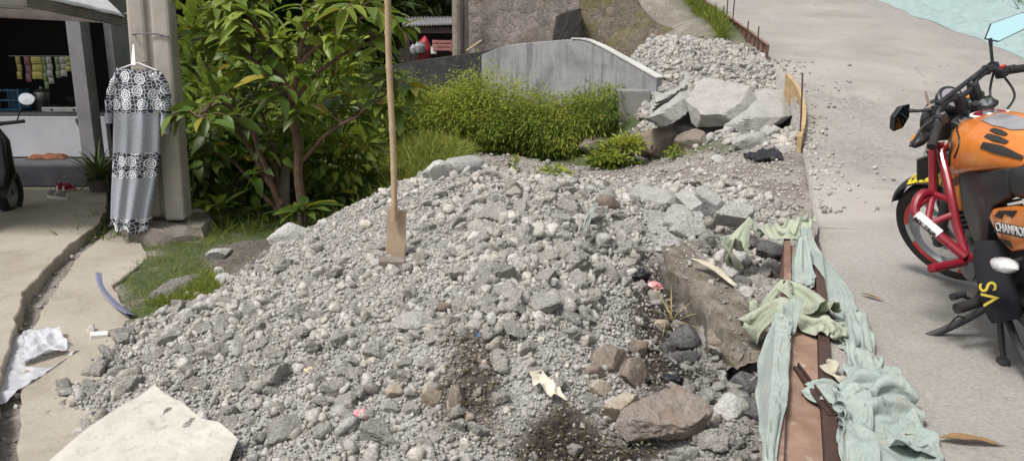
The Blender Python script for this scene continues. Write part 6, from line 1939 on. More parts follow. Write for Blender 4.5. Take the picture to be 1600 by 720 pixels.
nt.links.new(ramp(nt, n1, [(.42, (.03, .025, .01)), (.5, (.70, .55, .02)), (.68, (.80, .68, .05))]), b.inputs['Base Color']); b.inputs['Roughness'].default_value = .4
m_ltr = simple('white lettering', (.80, .80, .79), (.7, .7, .69), 9, 0, 30, .001, .5)
m_ylt = simple('yellow lettering', (.62, .50, .05), (.5, .4, .04), 9, 0, 30, .001, .6)
m_blt = simple('black lettering', (.015, .015, .015), (.01, .01, .01), 9, 0, 30, .001, .5)
m_skyrefl = simple('mirror glass', (.55, .82, .86), (.48, .76, .82), 2, 0, 30, .001, .08, metal=.45)  # pale cyan base paints in the reflected sky
m_skyd = simple('dark blue mirror glass', (.10, .16, .22), (.08, .13, .18), 2, 0, 30, .001, .05, metal=1.0)  # darker blue base for the left mirror
m_lens = simple('clear lens', (.72, .72, .73), (.55, .55, .56), 18, .1, 60, .001, .15, coat=.6)
m_amber = simple('amber lens', (.75, .30, .02), (.6, .22, .02), 9, 0, 30, .001, .2)
m_silp = simple('silver parts and tank reflection', (.55, .52, .54), (.36, .35, .38), 8, .2, 40, .002, .25, metal=.5)
def bp(nm, k, mat, parent=None, smooth=True, **kw): return k.build(nm, mat, parent or bike, None, smooth, **kw)
def st(k):
    """turn a collected shape with the steering"""
    k.v = [MS @ v for v in k.v]; return k
RX = Matrix.Rotation(PI / 2, 4, 'X')
def wheel_(x, R, w_, steer, disc_side):
    Mx = Matrix.Translation((x, 0, R)) @ RX
    f = st if steer else (lambda k: k)
    ri = R - .065
    k = MB(); k.lathe([(ri, -w_ * .40), (ri + .02, -w_ * .47), (R - .022, -w_ * .46), (R - .006, -w_ * .27), (R, 0), (R - .006, w_ * .27), (R - .022, w_ * .46), (ri + .02, w_ * .47), (ri, w_ * .40)], Mx, 56)
    wh = bp('front_wheel' if steer else 'rear_wheel', f(k), m_rub_, sharp=60)
    k = MB(); k.lathe([(ri + .004, -w_ * .38), (ri + .006, -w_ * .41), (ri - .022, -w_ * .36), (ri - .03, -w_ * .22), (ri - .03, w_ * .22), (ri - .022, w_ * .36), (ri + .006, w_ * .41), (ri + .004, w_ * .38)], Mx, 56)
    k.lathe([(0, -.05), (.045, -.05), (.05, -.03), (.05, .03), (.045, .05), (0, .05)], Mx, 24)
    for i in range(5):
        for s in (-.09, .09):
            a = i * 2 * PI / 5 + s; a2 = i * 2 * PI / 5 + s * 2.6
            k.tube([Mx @ Vector((.045 * math.cos(a), .045 * math.sin(a), .0)), Mx @ Vector(((ri - .026) * math.cos(a2), (ri - .026) * math.sin(a2), 0))], [.018, .013], 8, squash=.8)
    bp('rim', f(k), m_rim, wh)
    for i in range(5):
        a0 = i * 2 * PI / 5 + .2
        for s in (-1, 1):
            k = MB(); k.lathe([(ri - .020, s * w_ * .385), (ri + .001, s * (w_ * .425))], Mx, 10, arc=(a0, a0 + .75)); bp('rim_tape', f(k), m_redt, wh)
    k = MB()
    for r0, r1 in ((.075, .128),):
        y = disc_side * -.062
        k.lathe([(r0, y - .002), (r1, y - .002), (r1, y + .002), (r0, y + .002)], Mx, 40, closed=True)
    for i in range(6):
        a = i * PI / 3; k.tube([Mx @ Vector((.04 * math.cos(a), .04 * math.sin(a), y)), Mx @ Vector((.08 * math.cos(a + .3), .08 * math.sin(a + .3), y))], .006, 6)
    bp('brake_disc', f(k), m_chr, wh)
    return wh
wheel_(.66, .295, .105, True, 1)
wheel_(-.64, .295, .125, False, -1)
axl = Vector((.66, 0, .295))
# fork
for s in (-1, 1):
    o_ = Vector((0, s * .095, 0))
    k = MB(); k.tube([axl + o_ - AX * .02, axl + o_ + AX * .34], [.029, .027], 14); k.box(axl + o_, (.06, .03, .06), bev=.008); fl = bp('fork_leg', st(k), m_engd)
    k = MB(); k.tube([axl + o_ + AX * .33, axl + o_ + AX * .76], .020, 14); bp('fork_tube', st(k), m_chr, fl)
k = MB(); k.box(axl + AX * .735 + Vector((.0, 0, 0)), (.075, .25, .03), Matrix.Rotation(-R_(26), 3, 'Y'), bev=.01); k.box(axl + AX * .50, (.08, .25, .035), Matrix.Rotation(-R_(26), 3, 'Y'), bev=.01)
k.tube([axl + AX * .76 + Vector((0, .0, 0)), axl + AX * .79], [.022, .02], 14); bp('triple_clamp', st(k), m_bk2)
kc = axl + AX * .76 + Vector((-.045, 0, .0))
k = MB(); k.tube([kc, kc + AX * .03], [.032, .03], 20); ig = bp('ignition_switch', st(k), m_engd)
k = MB(); k.tube([kc + AX * .0305, kc + AX * .034], [.024, .022], 20); k.box(kc + AX * .045, (.004, .02, .02)); bp('key', st(k), m_chr, ig)
k = MB()
for s in (-1, 1):
    for q in (Vector((0, s * .095, 0)),):
        k.tube([axl + q + AX * .755, axl + q + AX * .765], [.016, .014], 14)
bp('fork_cap', st(k), m_chr)
# caliper
k = MB(); k.box(axl + Vector((-.11, .075, .09)), (.07, .05, .10), Matrix.Rotation(.5, 3, 'Y'), bev=.012); bp('brake_caliper', st(k), m_silp)
# handlebar
hb = [(.285, .355, .995), (.315, .26, 1.035), (.345, .185, 1.075), (.355, .10, 1.075), (.345, .05, 1.06), (.345, -.05, 1.06), (.355, -.10, 1.075), (.345, -.185, 1.075), (.315, -.26, 1.035), (.285, -.355, .995)]
k = MB(); k.tube(smoothline(hb, 50), .0125, 12); k.tube([(.352, .17, 1.095), (.352, -.17, 1.095)], .011, 10)
for s in (-1, 1): k.box((.345, s * .05, 1.035), (.045, .035, .085), bev=.008); k.box((.35, s * .165, 1.085), (.03, .02, .045), bev=.005)
hbar = bp('handlebar', st(k), m_bk2)
for s, nm in ((1, 'grip'), (-1, 'grip')):
    a, b2 = Vector((.283, s * .358, .993)), Vector((.318, s * .245, 1.037))
    k = MB(); L = [a.lerp(b2, i / 24) for i in range(25)]
    k.tube(L, [.0175 + .0016 * (i % 3 == 0) for i in range(25)], 14); k.tube([a - (b2 - a) * .07, a], [.019, .020], 14)
    bp(nm, st(k), m_rub_, hbar)
    k = MB(); c_b = b2 + Vector((.006, -s * .028, .008)); k.box(c_b, (.045, .05, .05), bev=.01); k.tube([c_b + Vector((.03, 0, .0)), c_b + Vector((.055, s * .05, -.01)), c_b + Vector((.05, s * .16, -.045))], [.008, .008, .006], 8)
    bp('switch_block', st(k), m_bk2, hbar)
    k = MB(); k.box(c_b + Vector((-.012, 0, .027)), (.02, .022, .008), bev=.002); bp('switch_button', st(k), m_redt if s < 0 else m_chr, hbar)
    k = MB(); k.box(c_b + Vector((.035, -s * .005, .03)), (.05, .05, .035), bev=.008)
    if s < 0: bp('brake_reservoir', st(k), m_bk2, hbar)
# mirrors: kite shaped plates on thin stems
def mirror(base, mid, c, ax1, ax2, poly, glass, nm='mirror'):
    """poly in (a, b) along ax1, ax2"""
    n_ = ax1.cross(ax2).normalized()
    if n_.x > 0: n_ = -n_
    k = MB(); k.tube([base, mid, c], [.0075, .007, .010], 8); k.tube([base - Vector((0, 0, .02)), base + Vector((0, 0, .015))], .014, 10)
    P = [c + ax1 * p[0] + ax2 * p[1] for p in poly]
    n = len(P)
    cen = sum(P, Vector()) / n
    vs = P + [cen + (p - cen) * .85 - n_ * .022 for p in P] + [p + n_ * .004 for p in P]
    fs = [tuple(range(n, 2 * n))] + [(i, (i + 1) % n, n + (i + 1) % n, n + i) for i in range(n)] + [(i, (i + 1) % n, 2 * n + (i + 1) % n, 2 * n + i) for i in range(n)] + [tuple(range(2 * n, 3 * n))]
    k.add(vs, fs); mo = bp(nm, k, m_bk2, smooth=False)
    k = MB(); k.add([cen + (p - cen) * .93 + n_ * .0065 for p in P], [tuple(range(n))]); bp('mirror_glass', k, glass, mo, False)
kite = [(-.025, .005), (.02, -.03), (.13, -.02), (.20, .03), (.15, .055), (.02, .06)]
rb = MS @ Vector((.35, -.21, 1.085)); rm_ = MS @ Vector((.352, -.235, 1.16)); rc = MS @ Vector((.353, -.25, 1.20))
ax1 = (MB3.transposed() @ Vector((.9, -.28, .42))).normalized(); ax2 = (MB3.transposed() @ Vector((-.38, .35, .85))).normalized(); ax2 = (ax2 - ax1 * ax2.dot(ax1)).normalized()
mirror(rb, rm_, rc, ax1, ax2, kite, m_skyrefl)
lb_ = MS @ Vector((.352, .20, 1.085)); lm_ = MS @ Vector((.40, .24, 1.10)); lc = MS @ Vector((.43, .262, 1.115))
ax1 = (MS.to_3x3() @ Vector((-.1, .95, .05))).normalized(); ax2 = (MS.to_3x3() @ Vector((-.25, .0, .9))).normalized()
mirror(lb_, lm_, lc, ax1, ax2, [(-.01, .03), (.0, -.03), (.055, -.06), (.12, -.045), (.105, .02), (.04, .045)], m_skyd)
# instruments, headlight, indicators
k = MB(); Mg = Matrix.Translation((.43, .0, 1.03)) @ Matrix.Rotation(R_(-52), 4, 'Y')
k.lathe([(0, -.07), (.04, -.06), (.062, -.02), (.066, .012), (.058, .018), (.0, .014)], Mg, 28); gg = bp('gauge', st(k), m_bk2)
k = MB(); k.lathe([(0, .0155), (.05, .0165), (.05, .0175), (0, .0175)], Mg, 28); bp('gauge_glass', st(k), m_silp, gg)
k = MB(); Mh = Matrix.Translation((.52, 0, .925)) @ Matrix.Rotation(R_(82), 4, 'Y')
k.lathe([(0, -.10), (.05, -.095), (.085, -.06), (.098, 0), (.10, .03), (.09, .034)], Mh, 30); k.box((.47, 0, .99), (.10, .13, .05), euler(0, .5, 0), bev=.015); hl = bp('headlight', st(k), m_bk2)
k = MB(); k.lathe([(.092, .032), (.07, .045), (0, .052)], Mh, 30); bp('headlight_lens', st(k), m_lens, hl)
k = MB(); k.tube([(.50, .05, 1.015), (.52, .03, 1.06), (.525, .02, 1.09)], [.006, .006, .004], 6); k.box((.50, .05, 1.022), (.035, .05, .018), euler(.2, .1, .4), bev=.006); bp('clip_mount', st(k), simple('brown clip', (.20, .12, .09), (.4, .36, .3), 60), hl)
for s in (-1, 1):
    k = MB(); k.tube([(.46, s * .09, .925), (.47, s * .16, .93)], .009, 8)
    k.tube([(.47, s * .145, .93), (.472, s * .165, .931), (.475, s * .21, .933), (.475, s * .245, .933), (.475, s * .258, .933)], [.012, .026, .032, .022, .006], 14, squash=.8); tsn = bp('turn_signal', st(k), m_bk2)
    k = MB(); k.tube([(.488, s * .17, .935), (.492, s * .20, .936), (.49, s * .235, .936)], [.018, .026, .012], 12); bp('signal_lens', st(k), m_amber, tsn)
# dark plate at fork side, cables
k = MB(); k.box((.56, .085, .735), (.012, .15, .135), euler(.12, -.35, -.5), bev=.004); bp('fork_panel', st(k), simple('dusty dark panel', (.11, .11, .105), (.07, .07, .068), 5, .2), smooth=False)
k = MB()
g = lambda *p: MS @ Vector(p)
for pts in ([g(.36, -.22, 1.05), g(.36, -.16, .98), g(.30, -.05, .90), Vector((.30, .0, .80))], [g(.36, .2, 1.05), g(.42, .12, 1.0), g(.43, .05, .92), Vector((.36, .05, .75))], [g(.34, -.24, 1.02), g(.30, -.22, .92), g(.33, -.12, .85), Vector((.30, -.05, .78))], [g(.37, .21, 1.06), g(.47, .17, 1.0), g(.50, .1, .86), g(.60, .09, .5)]):
    k.tube(smoothline(pts, 20), .0055, 8)
bp('control_cables', k, m_iron)
k = MB(); k.tube([g(.37, .17, 1.02), g(.47, .14, .93), g(.53, .13, .83)], [.006, .006, .005], 8); k.tube([g(.53, .13, .83), g(.533, .13, .815)], [.011, .011], 8); bp('stay_rod', k, m_chr)
# front fender
k = MB()
def fend(u, v):
    a = R_(150) - R_(125) * u; t = (v - .5) * 2
    r_ = .325 - .022 * t * t; tip = 1 - .45 * max(0, abs(u - .5) * 2 - .6) / .4
    return Vector((.66 + r_ * math.cos(a), t * .068 * tip, .295 + r_ * math.sin(a) + .012))
k.grid(fend, 30, 11); fe = bp('front_fender', st(k), m_bk2)
k = MB(); k.grid(lambda u, v: Vector(fend(.30 + .34 * u, .30 + .66 * v)) + (Vector(fend(.30 + .34 * u, .30 + .66 * v)) - Vector((.66, 0, .295))).normalized() * .004, 16, 11); bp('fender_graphic', st(k), m_yelg, fe)
# tank
SECT = [(.345, .08, .90, .74), (.31, .12, .93, .68), (.25, .16, .96, .66), (.15, .185, .985, .70), (.03, .19, .99, .76), (-.10, .18, .985, .80), (-.22, .155, .97, .83), (-.32, .12, .94, .85), (-.36, .08, .91, .87)]
def tank_pt(u, v, off=0.0):
    x = .345 - .705 * v
    xs_ = [-s[0] for s in SECT]
    w_ = float(np.interp(-x, xs_, [s[1] for s in SECT])); zt = float(np.interp(-x, xs_, [s[2] for s in SECT])); zb = float(np.interp(-x, xs_, [s[3] for s in SECT]))
    a = u * 2 * PI
    cs, sn = math.cos(a), math.sin(a)
    e = .72
    yy = w_ * (abs(cs) ** e) * (1 if cs > 0 else -1); hz_ = (zt - zb) / 2
    ee = .85 if sn > 0 else .6
    z_ = (zt + zb) / 2 - .02 + (hz_ + .02 if sn > 0 else hz_ - .02) * (abs(sn) ** ee) * (1 if sn > 0 else -1)
    p = Vector((x, yy, z_))
    if off: p += Vector((0, cs, sn * .9)).normalized() * off
    return p
k = MB(); k.grid(lambda u, v: tank_pt(u, v), 48, 30, closed_u=True)
k.add([tank_pt(i / 48, 0) for i in range(48)], [tuple(range(48))]); k.add([tank_pt(i / 48, 1) for i in range(48)], [tuple(range(48))])
tank = bp('fuel_tank', k, m_org, sharp=50)
for s in (-1, 1):
    k = MB()
    k.prism([(.29, .80), (.315, .70), (.25, .62), (.17, .575), (.12, .585), (.115, .70), (.125, .80)], 'y', s * .12, s * .174); bp('tank_shroud', k, m_org, tank, True, bevel=.014)
def decal(nm, u0, u1, v0, v1, poly, mat, off=.004):
    """flat patch on the tank: poly in unit square"""
    bm = bmesh.new(); f = bm.faces.new([bm.verts.new((p[0], p[1], 0)) for p in poly])
    bmesh.ops.triangulate(bm, faces=bm.faces[:]); bmesh.ops.subdivide_edges(bm, edges=bm.edges[:], cuts=5, use_grid_fill=True)
    k = MB(); bm.verts.index_update()
    k.add([tank_pt(u0 + (u1 - u0) * v.co.x, v0 + (v1 - v0) * v.co.y, off) for v in bm.verts], [[v.index for v in f.verts] for f in bm.faces]); bm.free()
    return bp(nm, k, mat, tank, True)
hexa = [(.0, .5), (.2, .0), (.8, .0), (1, .5), (.8, 1), (.2, 1)]
for (u0, u1, v0, v1) in ((.155, .185, .59, .73), (.112, .150, .62, .80), (.045, .105, .65, .94)):
    decal('tank_pad', u0, u1, v0, v1, hexa, m_rub_, .005)
decal('painted_reflection', .19, .26, .34, .74, [(.1, .1), (.9, 0), (1, .6), (.7, 1), (.2, .9), (0, .5)], m_silp)  # grey-white reflection on the tank top, painted as a decal
for (u0, v0) in ((.225, .40),):
    k = MB(); c_ = tank_pt(.25, .22, .0); Mc = Matrix.Translation(c_ + Vector((0, 0, .002)))
    k.lathe([(.0, .010), (.028, .010), (.034, .004), (.034, 0)], Mc, 28); cp = bp('fuel_cap', k, m_chr, tank)
    k = MB(); k.lathe([(.036, .004), (.060, .003), (.060, .0055), (.036, .0065)], Mc, 36, closed=True); bp('cap_ring', k, m_redp, tank)
    k = MB(); k.lathe([(.062, .003), (.074, -.001), (.074, .0025), (.062, .0055)], Mc, 36, closed=True); bp('cap_ring', k, m_ltr, tank)
arc_ = [(.10 + .17 * t, .12 + .30 * t ** .6) for t in np.linspace(0, 1, 14)]
k = MB(); k.tube([tank_pt(.16 - .16 * t, .12 + .30 * math.sin(t * 2.2), .002) for t in np.linspace(0, 1, 16)], .0035, 6); k.tube([tank_pt(.13 - .15 * t, .10 + .20 * math.sin(t * 2.2), .002) for t in np.linspace(0, 1, 16)], .0045, 6); bp('tank_stripe', k, m_blt, tank)
# seat and black side panels
def loft(secs, n=28, e=.7):
    k = MB(); m_ = len(secs)
    def f(u, v):
        i = int(round(v * (m_ - 1))); x, w_, zt, zb = secs[i]; a = u * 2 * PI; cs, sn = math.cos(a), math.sin(a)
        return Vector((x, w_ * abs(cs) ** e * (1 if cs > 0 else -1), (zt + zb) / 2 + (zt - zb) / 2 * abs(sn) ** .75 * (1 if sn > 0 else -1)))
    k.grid(f, n, m_, closed_u=True)
    for q in (0, 1): k.add([f(i / n, q) for i in range(n)], [tuple(range(n))])
    return k
def dense(secs, n=24):
    xs_ = np.linspace(0, 1, n); t = np.linspace(0, 1, len(secs)); S = np.array(secs)
    return [tuple(np.interp(x, t, S[:, j]) for j in range(4)) for x in xs_]
bp('seat', loft(dense([(-.06, .13, .80, .73), (-.18, .155, .865, .72), (-.34, .16, .905, .74), (-.5, .155, .905, .78), (-.7, .135, .925, .84), (-.9, .09, .955, .89)])), m_seat)
for s in (-1, 1):
    k = MB(); k.prism([(.112, .772), (.118, .70), (.10, .60), (.02, .50), (-.06, .44), (-.11, .47), (-.14, .60), (-.18, .69), (-.30, .76), (-.30, .875), (-.10, .815), (.06, .782)], 'y', s * .115, s * .168); bp('side_panel', k, m_bk2, None, True, bevel=.012)
    k = MB(); k.prism([(-.16, .645), (-.20, .69), (-.33, .735), (-.62, .80), (-.66, .77), (-.48, .62), (-.34, .555), (-.24, .575)], 'y', s * .12, s * .176)
    sc_ = bp('side_cover', k, m_org, None, True, bevel=.012)
    if s > 0:
        k = MB(); k.prism([(-.215, .600), (-.225, .645), (-.50, .70), (-.49, .655)], 'y', .1765, .1785); bp('badge_plate', k, m_bk2, sc_, False)
        k = MB(); k.prism([(-.22, .665), (-.26, .70), (-.40, .74), (-.36, .70), (-.30, .70), (-.28, .672)], 'y', .1765, .178); k.prism([(-.28, .575), (-.26, .585), (-.34, .60), (-.36, .575)], 'y', .1765, .178); bp('black_graphic', k, m_blt, sc_, False)
def text(s_, size, M4, mat, nm, parent, extr=.0008):
    cu = bpy.data.curves.new(nm, 'FONT'); cu.body = s_; cu.size = size; cu.extrude = extr; cu.offset = .0006; cu.align_x = 'CENTER'; cu.align_y = 'CENTER'
    tmp = bpy.data.objects.new('tmp', cu); COL.objects.link(tmp)
    dg = bpy.context.evaluated_depsgraph_get()
    me = bpy.data.meshes.new_from_object(tmp.evaluated_get(dg)); me.name = nm
    bpy.data.objects.remove(tmp); bpy.data.curves.remove(cu)
    me.transform(M4); me.materials.clear(); me.materials.append(mat)
    return put(nm, me, parent)
def frame4(o_, xa, ya):
    xa = Vector(xa).normalized(); za = xa.cross(Vector(ya)).normalized(); ya = za.cross(xa)
    M = Matrix((xa, ya, za)).transposed().to_4x4(); M.translation = Vector(o_); return M
text('CHAMPION', .048, frame4((-.355, .1795, .650), (-1, 0, .20), (.2, 0, 1)), m_ltr, 'badge_lettering', bike)
# engine
k = MB(); k.box((.08, 0, .38), (.34, .24, .20), bev=.05); k.tube([(.10, -.15, .36), (.10, .15, .36)], [.10, .10], 24); k.tube([(-.04, -.14, .38), (-.04, .14, .38)], [.085, .085], 24); bp('engine_case', k, m_eng)
k = MB()
for i in range(9):
    c_ = Vector((.19, 0, .47)).lerp(Vector((.26, 0, .64)), i / 8); k.box(c_, (.17, .20, .010), Matrix.Rotation(-.38, 3, 'Y').inverted(), bev=.003)
k.tube([(.17, 0, .44), (.265, 0, .66)], [.065, .065], 18); bp('cylinder', k, m_engd)
k = MB(); k.tube([(.30, 0, .78), (.20, 0, .45), (.12, 0, .26), (-.15, 0, .26), (-.22, 0, .45), (-.15, 0, .70)], .02, 10); k.tube([(.36, 0, .80), (.0, 0, .72), (-.5, 0, .70), (-.78, 0, .80)], .02, 10); bp('frame', k, m_engd)
k = MB()
for s in (-1, 1): k.tube([(-.15, s * .10, .32), (-.64, s * .11, .295)], [.025, .022], 10)
bp('swing_arm', k, m_engd)
k = MB()
for s in (-1, 1):
    k.tube([(-.52, s * .13, .33), (-.42, s * .135, .66)], .015, 10)
    for i in range(10):
        c_ = Vector((-.505, s * .1325, .38)).lerp(Vector((-.435, s * .1345, .61)), i / 9); k.lathe([(.022, -.005), (.034, 0), (.022, .005)], Matrix.Translation(c_), 14)
bp('rear_shock', k, m_redp)
k = MB(); k.tube(smoothline([(.29, -.06, .60), (.36, -.09, .50), (.30, -.12, .30), (.05, -.15, .22), (-.25, -.17, .24), (-.42, -.18, .30)], 30), .021, 12); k.tube([(-.40, -.185, .29), (-.46, -.19, .32), (-.86, -.20, .46), (-.90, -.20, .475)], [.03, .05, .052, .03], 18); bp('exhaust', k, m_chr)
k = MB(); k.tube([(-.02, .165, .47), (-.12, .17, .30), (-.17, .16, .20)], [.016, .016, .014], 10); bp('chrome_stay', k, m_chr)
# red engine guard, left and right
def guard(s):
    k = MB(); g_ = lambda x, y, z: Vector((x, s * y, z)); R1 = .0165
    k.tube(smoothline([g_(.215, .18, .86), g_(.183, .235, .875), g_(.165, .25, .78), g_(.146, .262, .676)], 20), R1, 10)
    k.tube(smoothline([g_(.215, .17, .87), g_(.195, .20, .84), g_(.115, .212, .75), g_(.051, .222, .664), g_(.01, .222, .55), g_(-.05, .215, .44)], 24), R1 * 1.1, 10)
    k.tube(smoothline([g_(.146, .262, .676), g_(.128, .31, .69), g_(.108, .345, .665), g_(.083, .360, .622), g_(.05, .33, .575), g_(-.062, .225, .446)], 30), R1 * 1.25, 10)
    k.tube([g_(.146, .262, .676), g_(.051, .222, .664)], R1 * .9, 10)
    k.tube([g_(.05, .325, .575), g_(.030, .222, .61)], R1 * .9, 10)
    k.tube([g_(.146, .262, .676), g_(.055, .325, .578)], R1 * .9, 10)
    k.tube([g_(.146, .262, .676), g_(.10, .345, .645)], R1 * .8, 10)
    k.tube([g_(-.05, .215, .44), g_(-.06, .15, .42), g_(-.06, .05, .40)], R1 * 1.2, 10)
    k.tube([g_(.215, .18, .86), g_(.25, .08, .80)], R1, 10)
    gd = bp('engine_guard', k, m_redp)
    k = MB(); k.tube([g_(-.045, .225, .418), g_(-.14, .36, .452), g_(-.165, .40, .462)], [.019, .019, .019], 14); k.tube([g_(-.165, .40, .462), g_(-.168, .404, .463)], [.014, .012], 12); bp('highway_peg', k, m_redp, gd)
    if s > 0:
        a, b2 = g_(.080, .358, .617), g_(.012, .294, .535)
        k = MB(); k.tube([a, b2], R1 * 1.25 + .0016, 14, caps=False); bp('tape_wrap', k, m_ltr, gd)
        ax_ = (b2 - a).normalized(); c_ = (a + b2) / 2
        vw = (Vector((-.15, 1, .25)) - ax_ * Vector((-.15, 1, .25)).dot(ax_)).normalized()
        text('MY TRIP', .030, frame4(c_ + vw * (R1 * 1.25 + .0035), ax_, vw.cross(ax_)), m_blt, 'tape_lettering', gd)
guard(1); guard(-1)
# foot pegs, levers, side stand
for s in (-1, 1):
    k = MB(); k.tube([(-.10, s * .12, .26), (-.12, s * .20, .262)], .013, 10); k.tube([(-.12, s * .19, .262), (-.175, s * .315, .272)], [.021, .023], 12); k.box((-.10, s * .13, .26), (.05, .04, .07), bev=.01); fp_ = bp('foot_peg', k, m_rub_)
k = MB(); k.tube([(.00, .15, .25), (-.05, .2, .24), (-.10, .27, .295)], .008, 8); k.tube([(-.085, .25, .29), (-.12, .31, .30)], .015, 10); bp('gear_lever', k, m_engd)
k = MB(); k.tube([(-.17, .15, .22), (-.23, .17, .10), (-.25, .175, .055)], [.014, .012, .010], 8); k.box((-.255, .18, .04), (.05, .04, .04), bev=.008); bp('brake_lever', k, m_engd)
k = MB(); k.tube(smoothline([(-.03, .13, .19), (.0, .24, .115), (.02, .36, .062), (.026, .41, .055)], 16), [.016] * 12 + [.014] * 5, 10); k.tube([(.026, .40, .052), (.028, .435, .058), (.035, .47, .078)], [.02, .018, .012], 10, squash=.45); k.tube(smoothline([(-.01, .22, .14), (-.035, .255, .165), (-.05, .29, .15), (-.03, .31, .10)], 12), .004, 6); bp('side_stand', k, m_engd)
# black padded cover with yellow lettering, clear side lens
k = MB(); k.tube(smoothline([(-.165, .165, .54), (-.20, .185, .46), (-.255, .19, .36), (-.31, .185, .255)], 16), [.058, .062, .064, .064, .064, .064, .064, .064, .064, .064, .064, .064, .064, .064, .062, .058, .052], 18, squash=.6); pc = bp('padded_cover', k, simple('dark navy fabric', (.014, .014, .020), (.009, .009, .013), 20, .4, 120, .001, .9))
nv_ = Vector((-.70, .70, .28)).normalized(); xu_ = Vector((.43, 0, .90)).normalized(); nv_ = (nv_ - xu_ * nv_.dot(xu_)).normalized()
text('VS', .09, frame4(Vector((-.262, .188, .365)) + Vector((-.036, .046, .012)) + nv_ * .006, xu_, nv_.cross(xu_)), m_ylt, 'cover_lettering', pc)
k = MB(); k.tube([(-.345, .225, .528), (-.36, .23, .531), (-.41, .235, .54), (-.46, .235, .548), (-.50, .23, .555)], [.010, .030, .040, .034, .006], 18, squash=.7); bp('turn_signal', k, m_lens)
k = MB(); k.tube([(-.40, .14, .55), (-.41, .22, .54)], .01, 8); bp('signal_stalk', k, m_bk2)
# tail
k = MB(); k.prism([(-.70, .84), (-.92, .90), (-.95, .87), (-.90, .80), (-.72, .76)], 'y', -.09, .09); bp('tail_cowl', k, m_org, None, True, bevel=.02)
k = MB(); k.box((-.955, 0, .845), (.04, .14, .06), bev=.015); bp('tail_light', k, m_red)
k = MB()
k.grid(lambda u, v: Vector((-.64 + .33 * math.cos(R_(75) + R_(105) * u), (v - .5) * .15, .295 + .33 * math.sin(R_(75) + R_(105) * u))), 20, 5); o = bp('rear_fender', k, m_bk2); md = o.modifiers.new('t', 'SOLIDIFY'); md.thickness = .004
k = MB(); k.lathe([(.07, -.006), (.09, -.004), (.09, .004), (.07, .006)], Matrix.Translation((-.64, .085, .295)) @ RX, 30); k.tube([(-.60, .085, .385), (-.02, .085, .44)], .007, 6); k.tube([(-.60, .085, .205), (-.02, .085, .33)], .007, 6); bp('chain', k, m_engd)
k = MB(); k.tube([(-.22, .15, .24), (-.34, .165, .17), (-.46, .17, .11), (-.50, .17, .06)], [.016, .015, .014, .016], 10); bp('centre_stand', k, m_engd)
k = MB(); k.box((-.30, 0, .28), (.30, .22, .12), bev=.03); k.tube([(-.26, .13, .27), (-.48, .145, .25), (-.70, .15, .27)], .018, 10); bp('lower_frame', k, m_engd)
k = MB(); k.box((.335, 0, .50), (.05, .22, .22), euler(0, .3, 0), bev=.01)
for i in range(9): k.box((.306, 0, .42 + i * .02), (.008, .20, .006))
bp('radiator', k, m_engd)
k = MB()
for q in ((.10, .152, .36), (.05, .152, .30), (.17, .152, .33), (-.04, .143, .42), (-.09, .143, .37), (.0, .143, .33)): k.tube([Vector(q), Vector(q) + Vector((0, .008, 0))], .009, 8)
bp('engine_bolts', k, m_eng)
k = MB(); k.lathe([(.085, 0), (.09, .01), (.06, .022), (0, .024)], Matrix.Translation((.10, .150, .36)) @ Matrix.Rotation(-PI / 2, 4, 'X'), 24); bp('engine_cover', k, m_eng)
# ------------------------------------------------------------------ spade with bamboo handle
m_bam = simple('bamboo', (.47, .35, .22), (.35, .25, .15), 5, .25, 60, .002, .6, spots=((.25, .17, .10), 7, .63, .75))
m_blade = simple('tan worn board', (.43, .325, .225), (.33, .245, .165), 7, .3, 70, .002, .75, spots=((.26, .18, .12), 6, .6, .75))
Yq = atZ(613, 402, .44).y
sp_o = atY(613, 402, Yq)
sp = empty('spade', sp_o, 'tall bamboo handled spade with flat tan blade standing in the gravel heap', 'spade')
k = MB()
a = atY(616, 345, Yq - .012); t = atY(605, -45, Yq + .02)
N = 60
pts = [a.lerp(t, i / N) + Vector((.006 * math.sin(i * .11), 0, 0)) for i in range(N + 1)]
nodes_ = {4, 13, 23, 31, 38, 46, 53}
rr = [(.0195 + .0035 * (1 if i in nodes_ else 0)) * (1 - .1 * i / N) for i in range(N + 1)]
k.tube(pts, rr, 14); k.build('handle', m_bam, sp, sp_o, True, sharp=60)
k = MB()
b0, b1, b2, b3 = atY(601, 404, Yq), atY(632, 407, Yq), atY(635, 328, Yq + .03), atY(605, 327, Yq + .03)
dn = Vector((0, 0, -.05))
vs = [b0 + dn, b1 + dn, b2, b3]
nn = (b1 - b0).cross(b3 - b0).normalized() * .012
vs = vs + [v - nn for v in vs]
k.add(vs, [(0, 1, 2, 3), (4, 5, 6, 7), (0, 1, 5, 4), (1, 2, 6, 5), (2, 3, 7, 6), (3, 0, 4, 7)])
k.build('blade', m_blade, sp, sp_o, bevel=.004, sub=2, jitter=.003)
m_wood = simple('old grey timber', (.30, .26, .22), (.13, .105, .085), 9, .6, 40, .006, .95)
p = hit(613, 418)
k = MB(); k.box(p + Vector((0, .0, .02)), (.16, .09, .07), euler(.15, .05, .1), bev=.008)
tag(k.build('wood_block', m_wood, None, p, sub=2, jitter=.006), 'short dark timber block right under the spade blade', 'wood block')

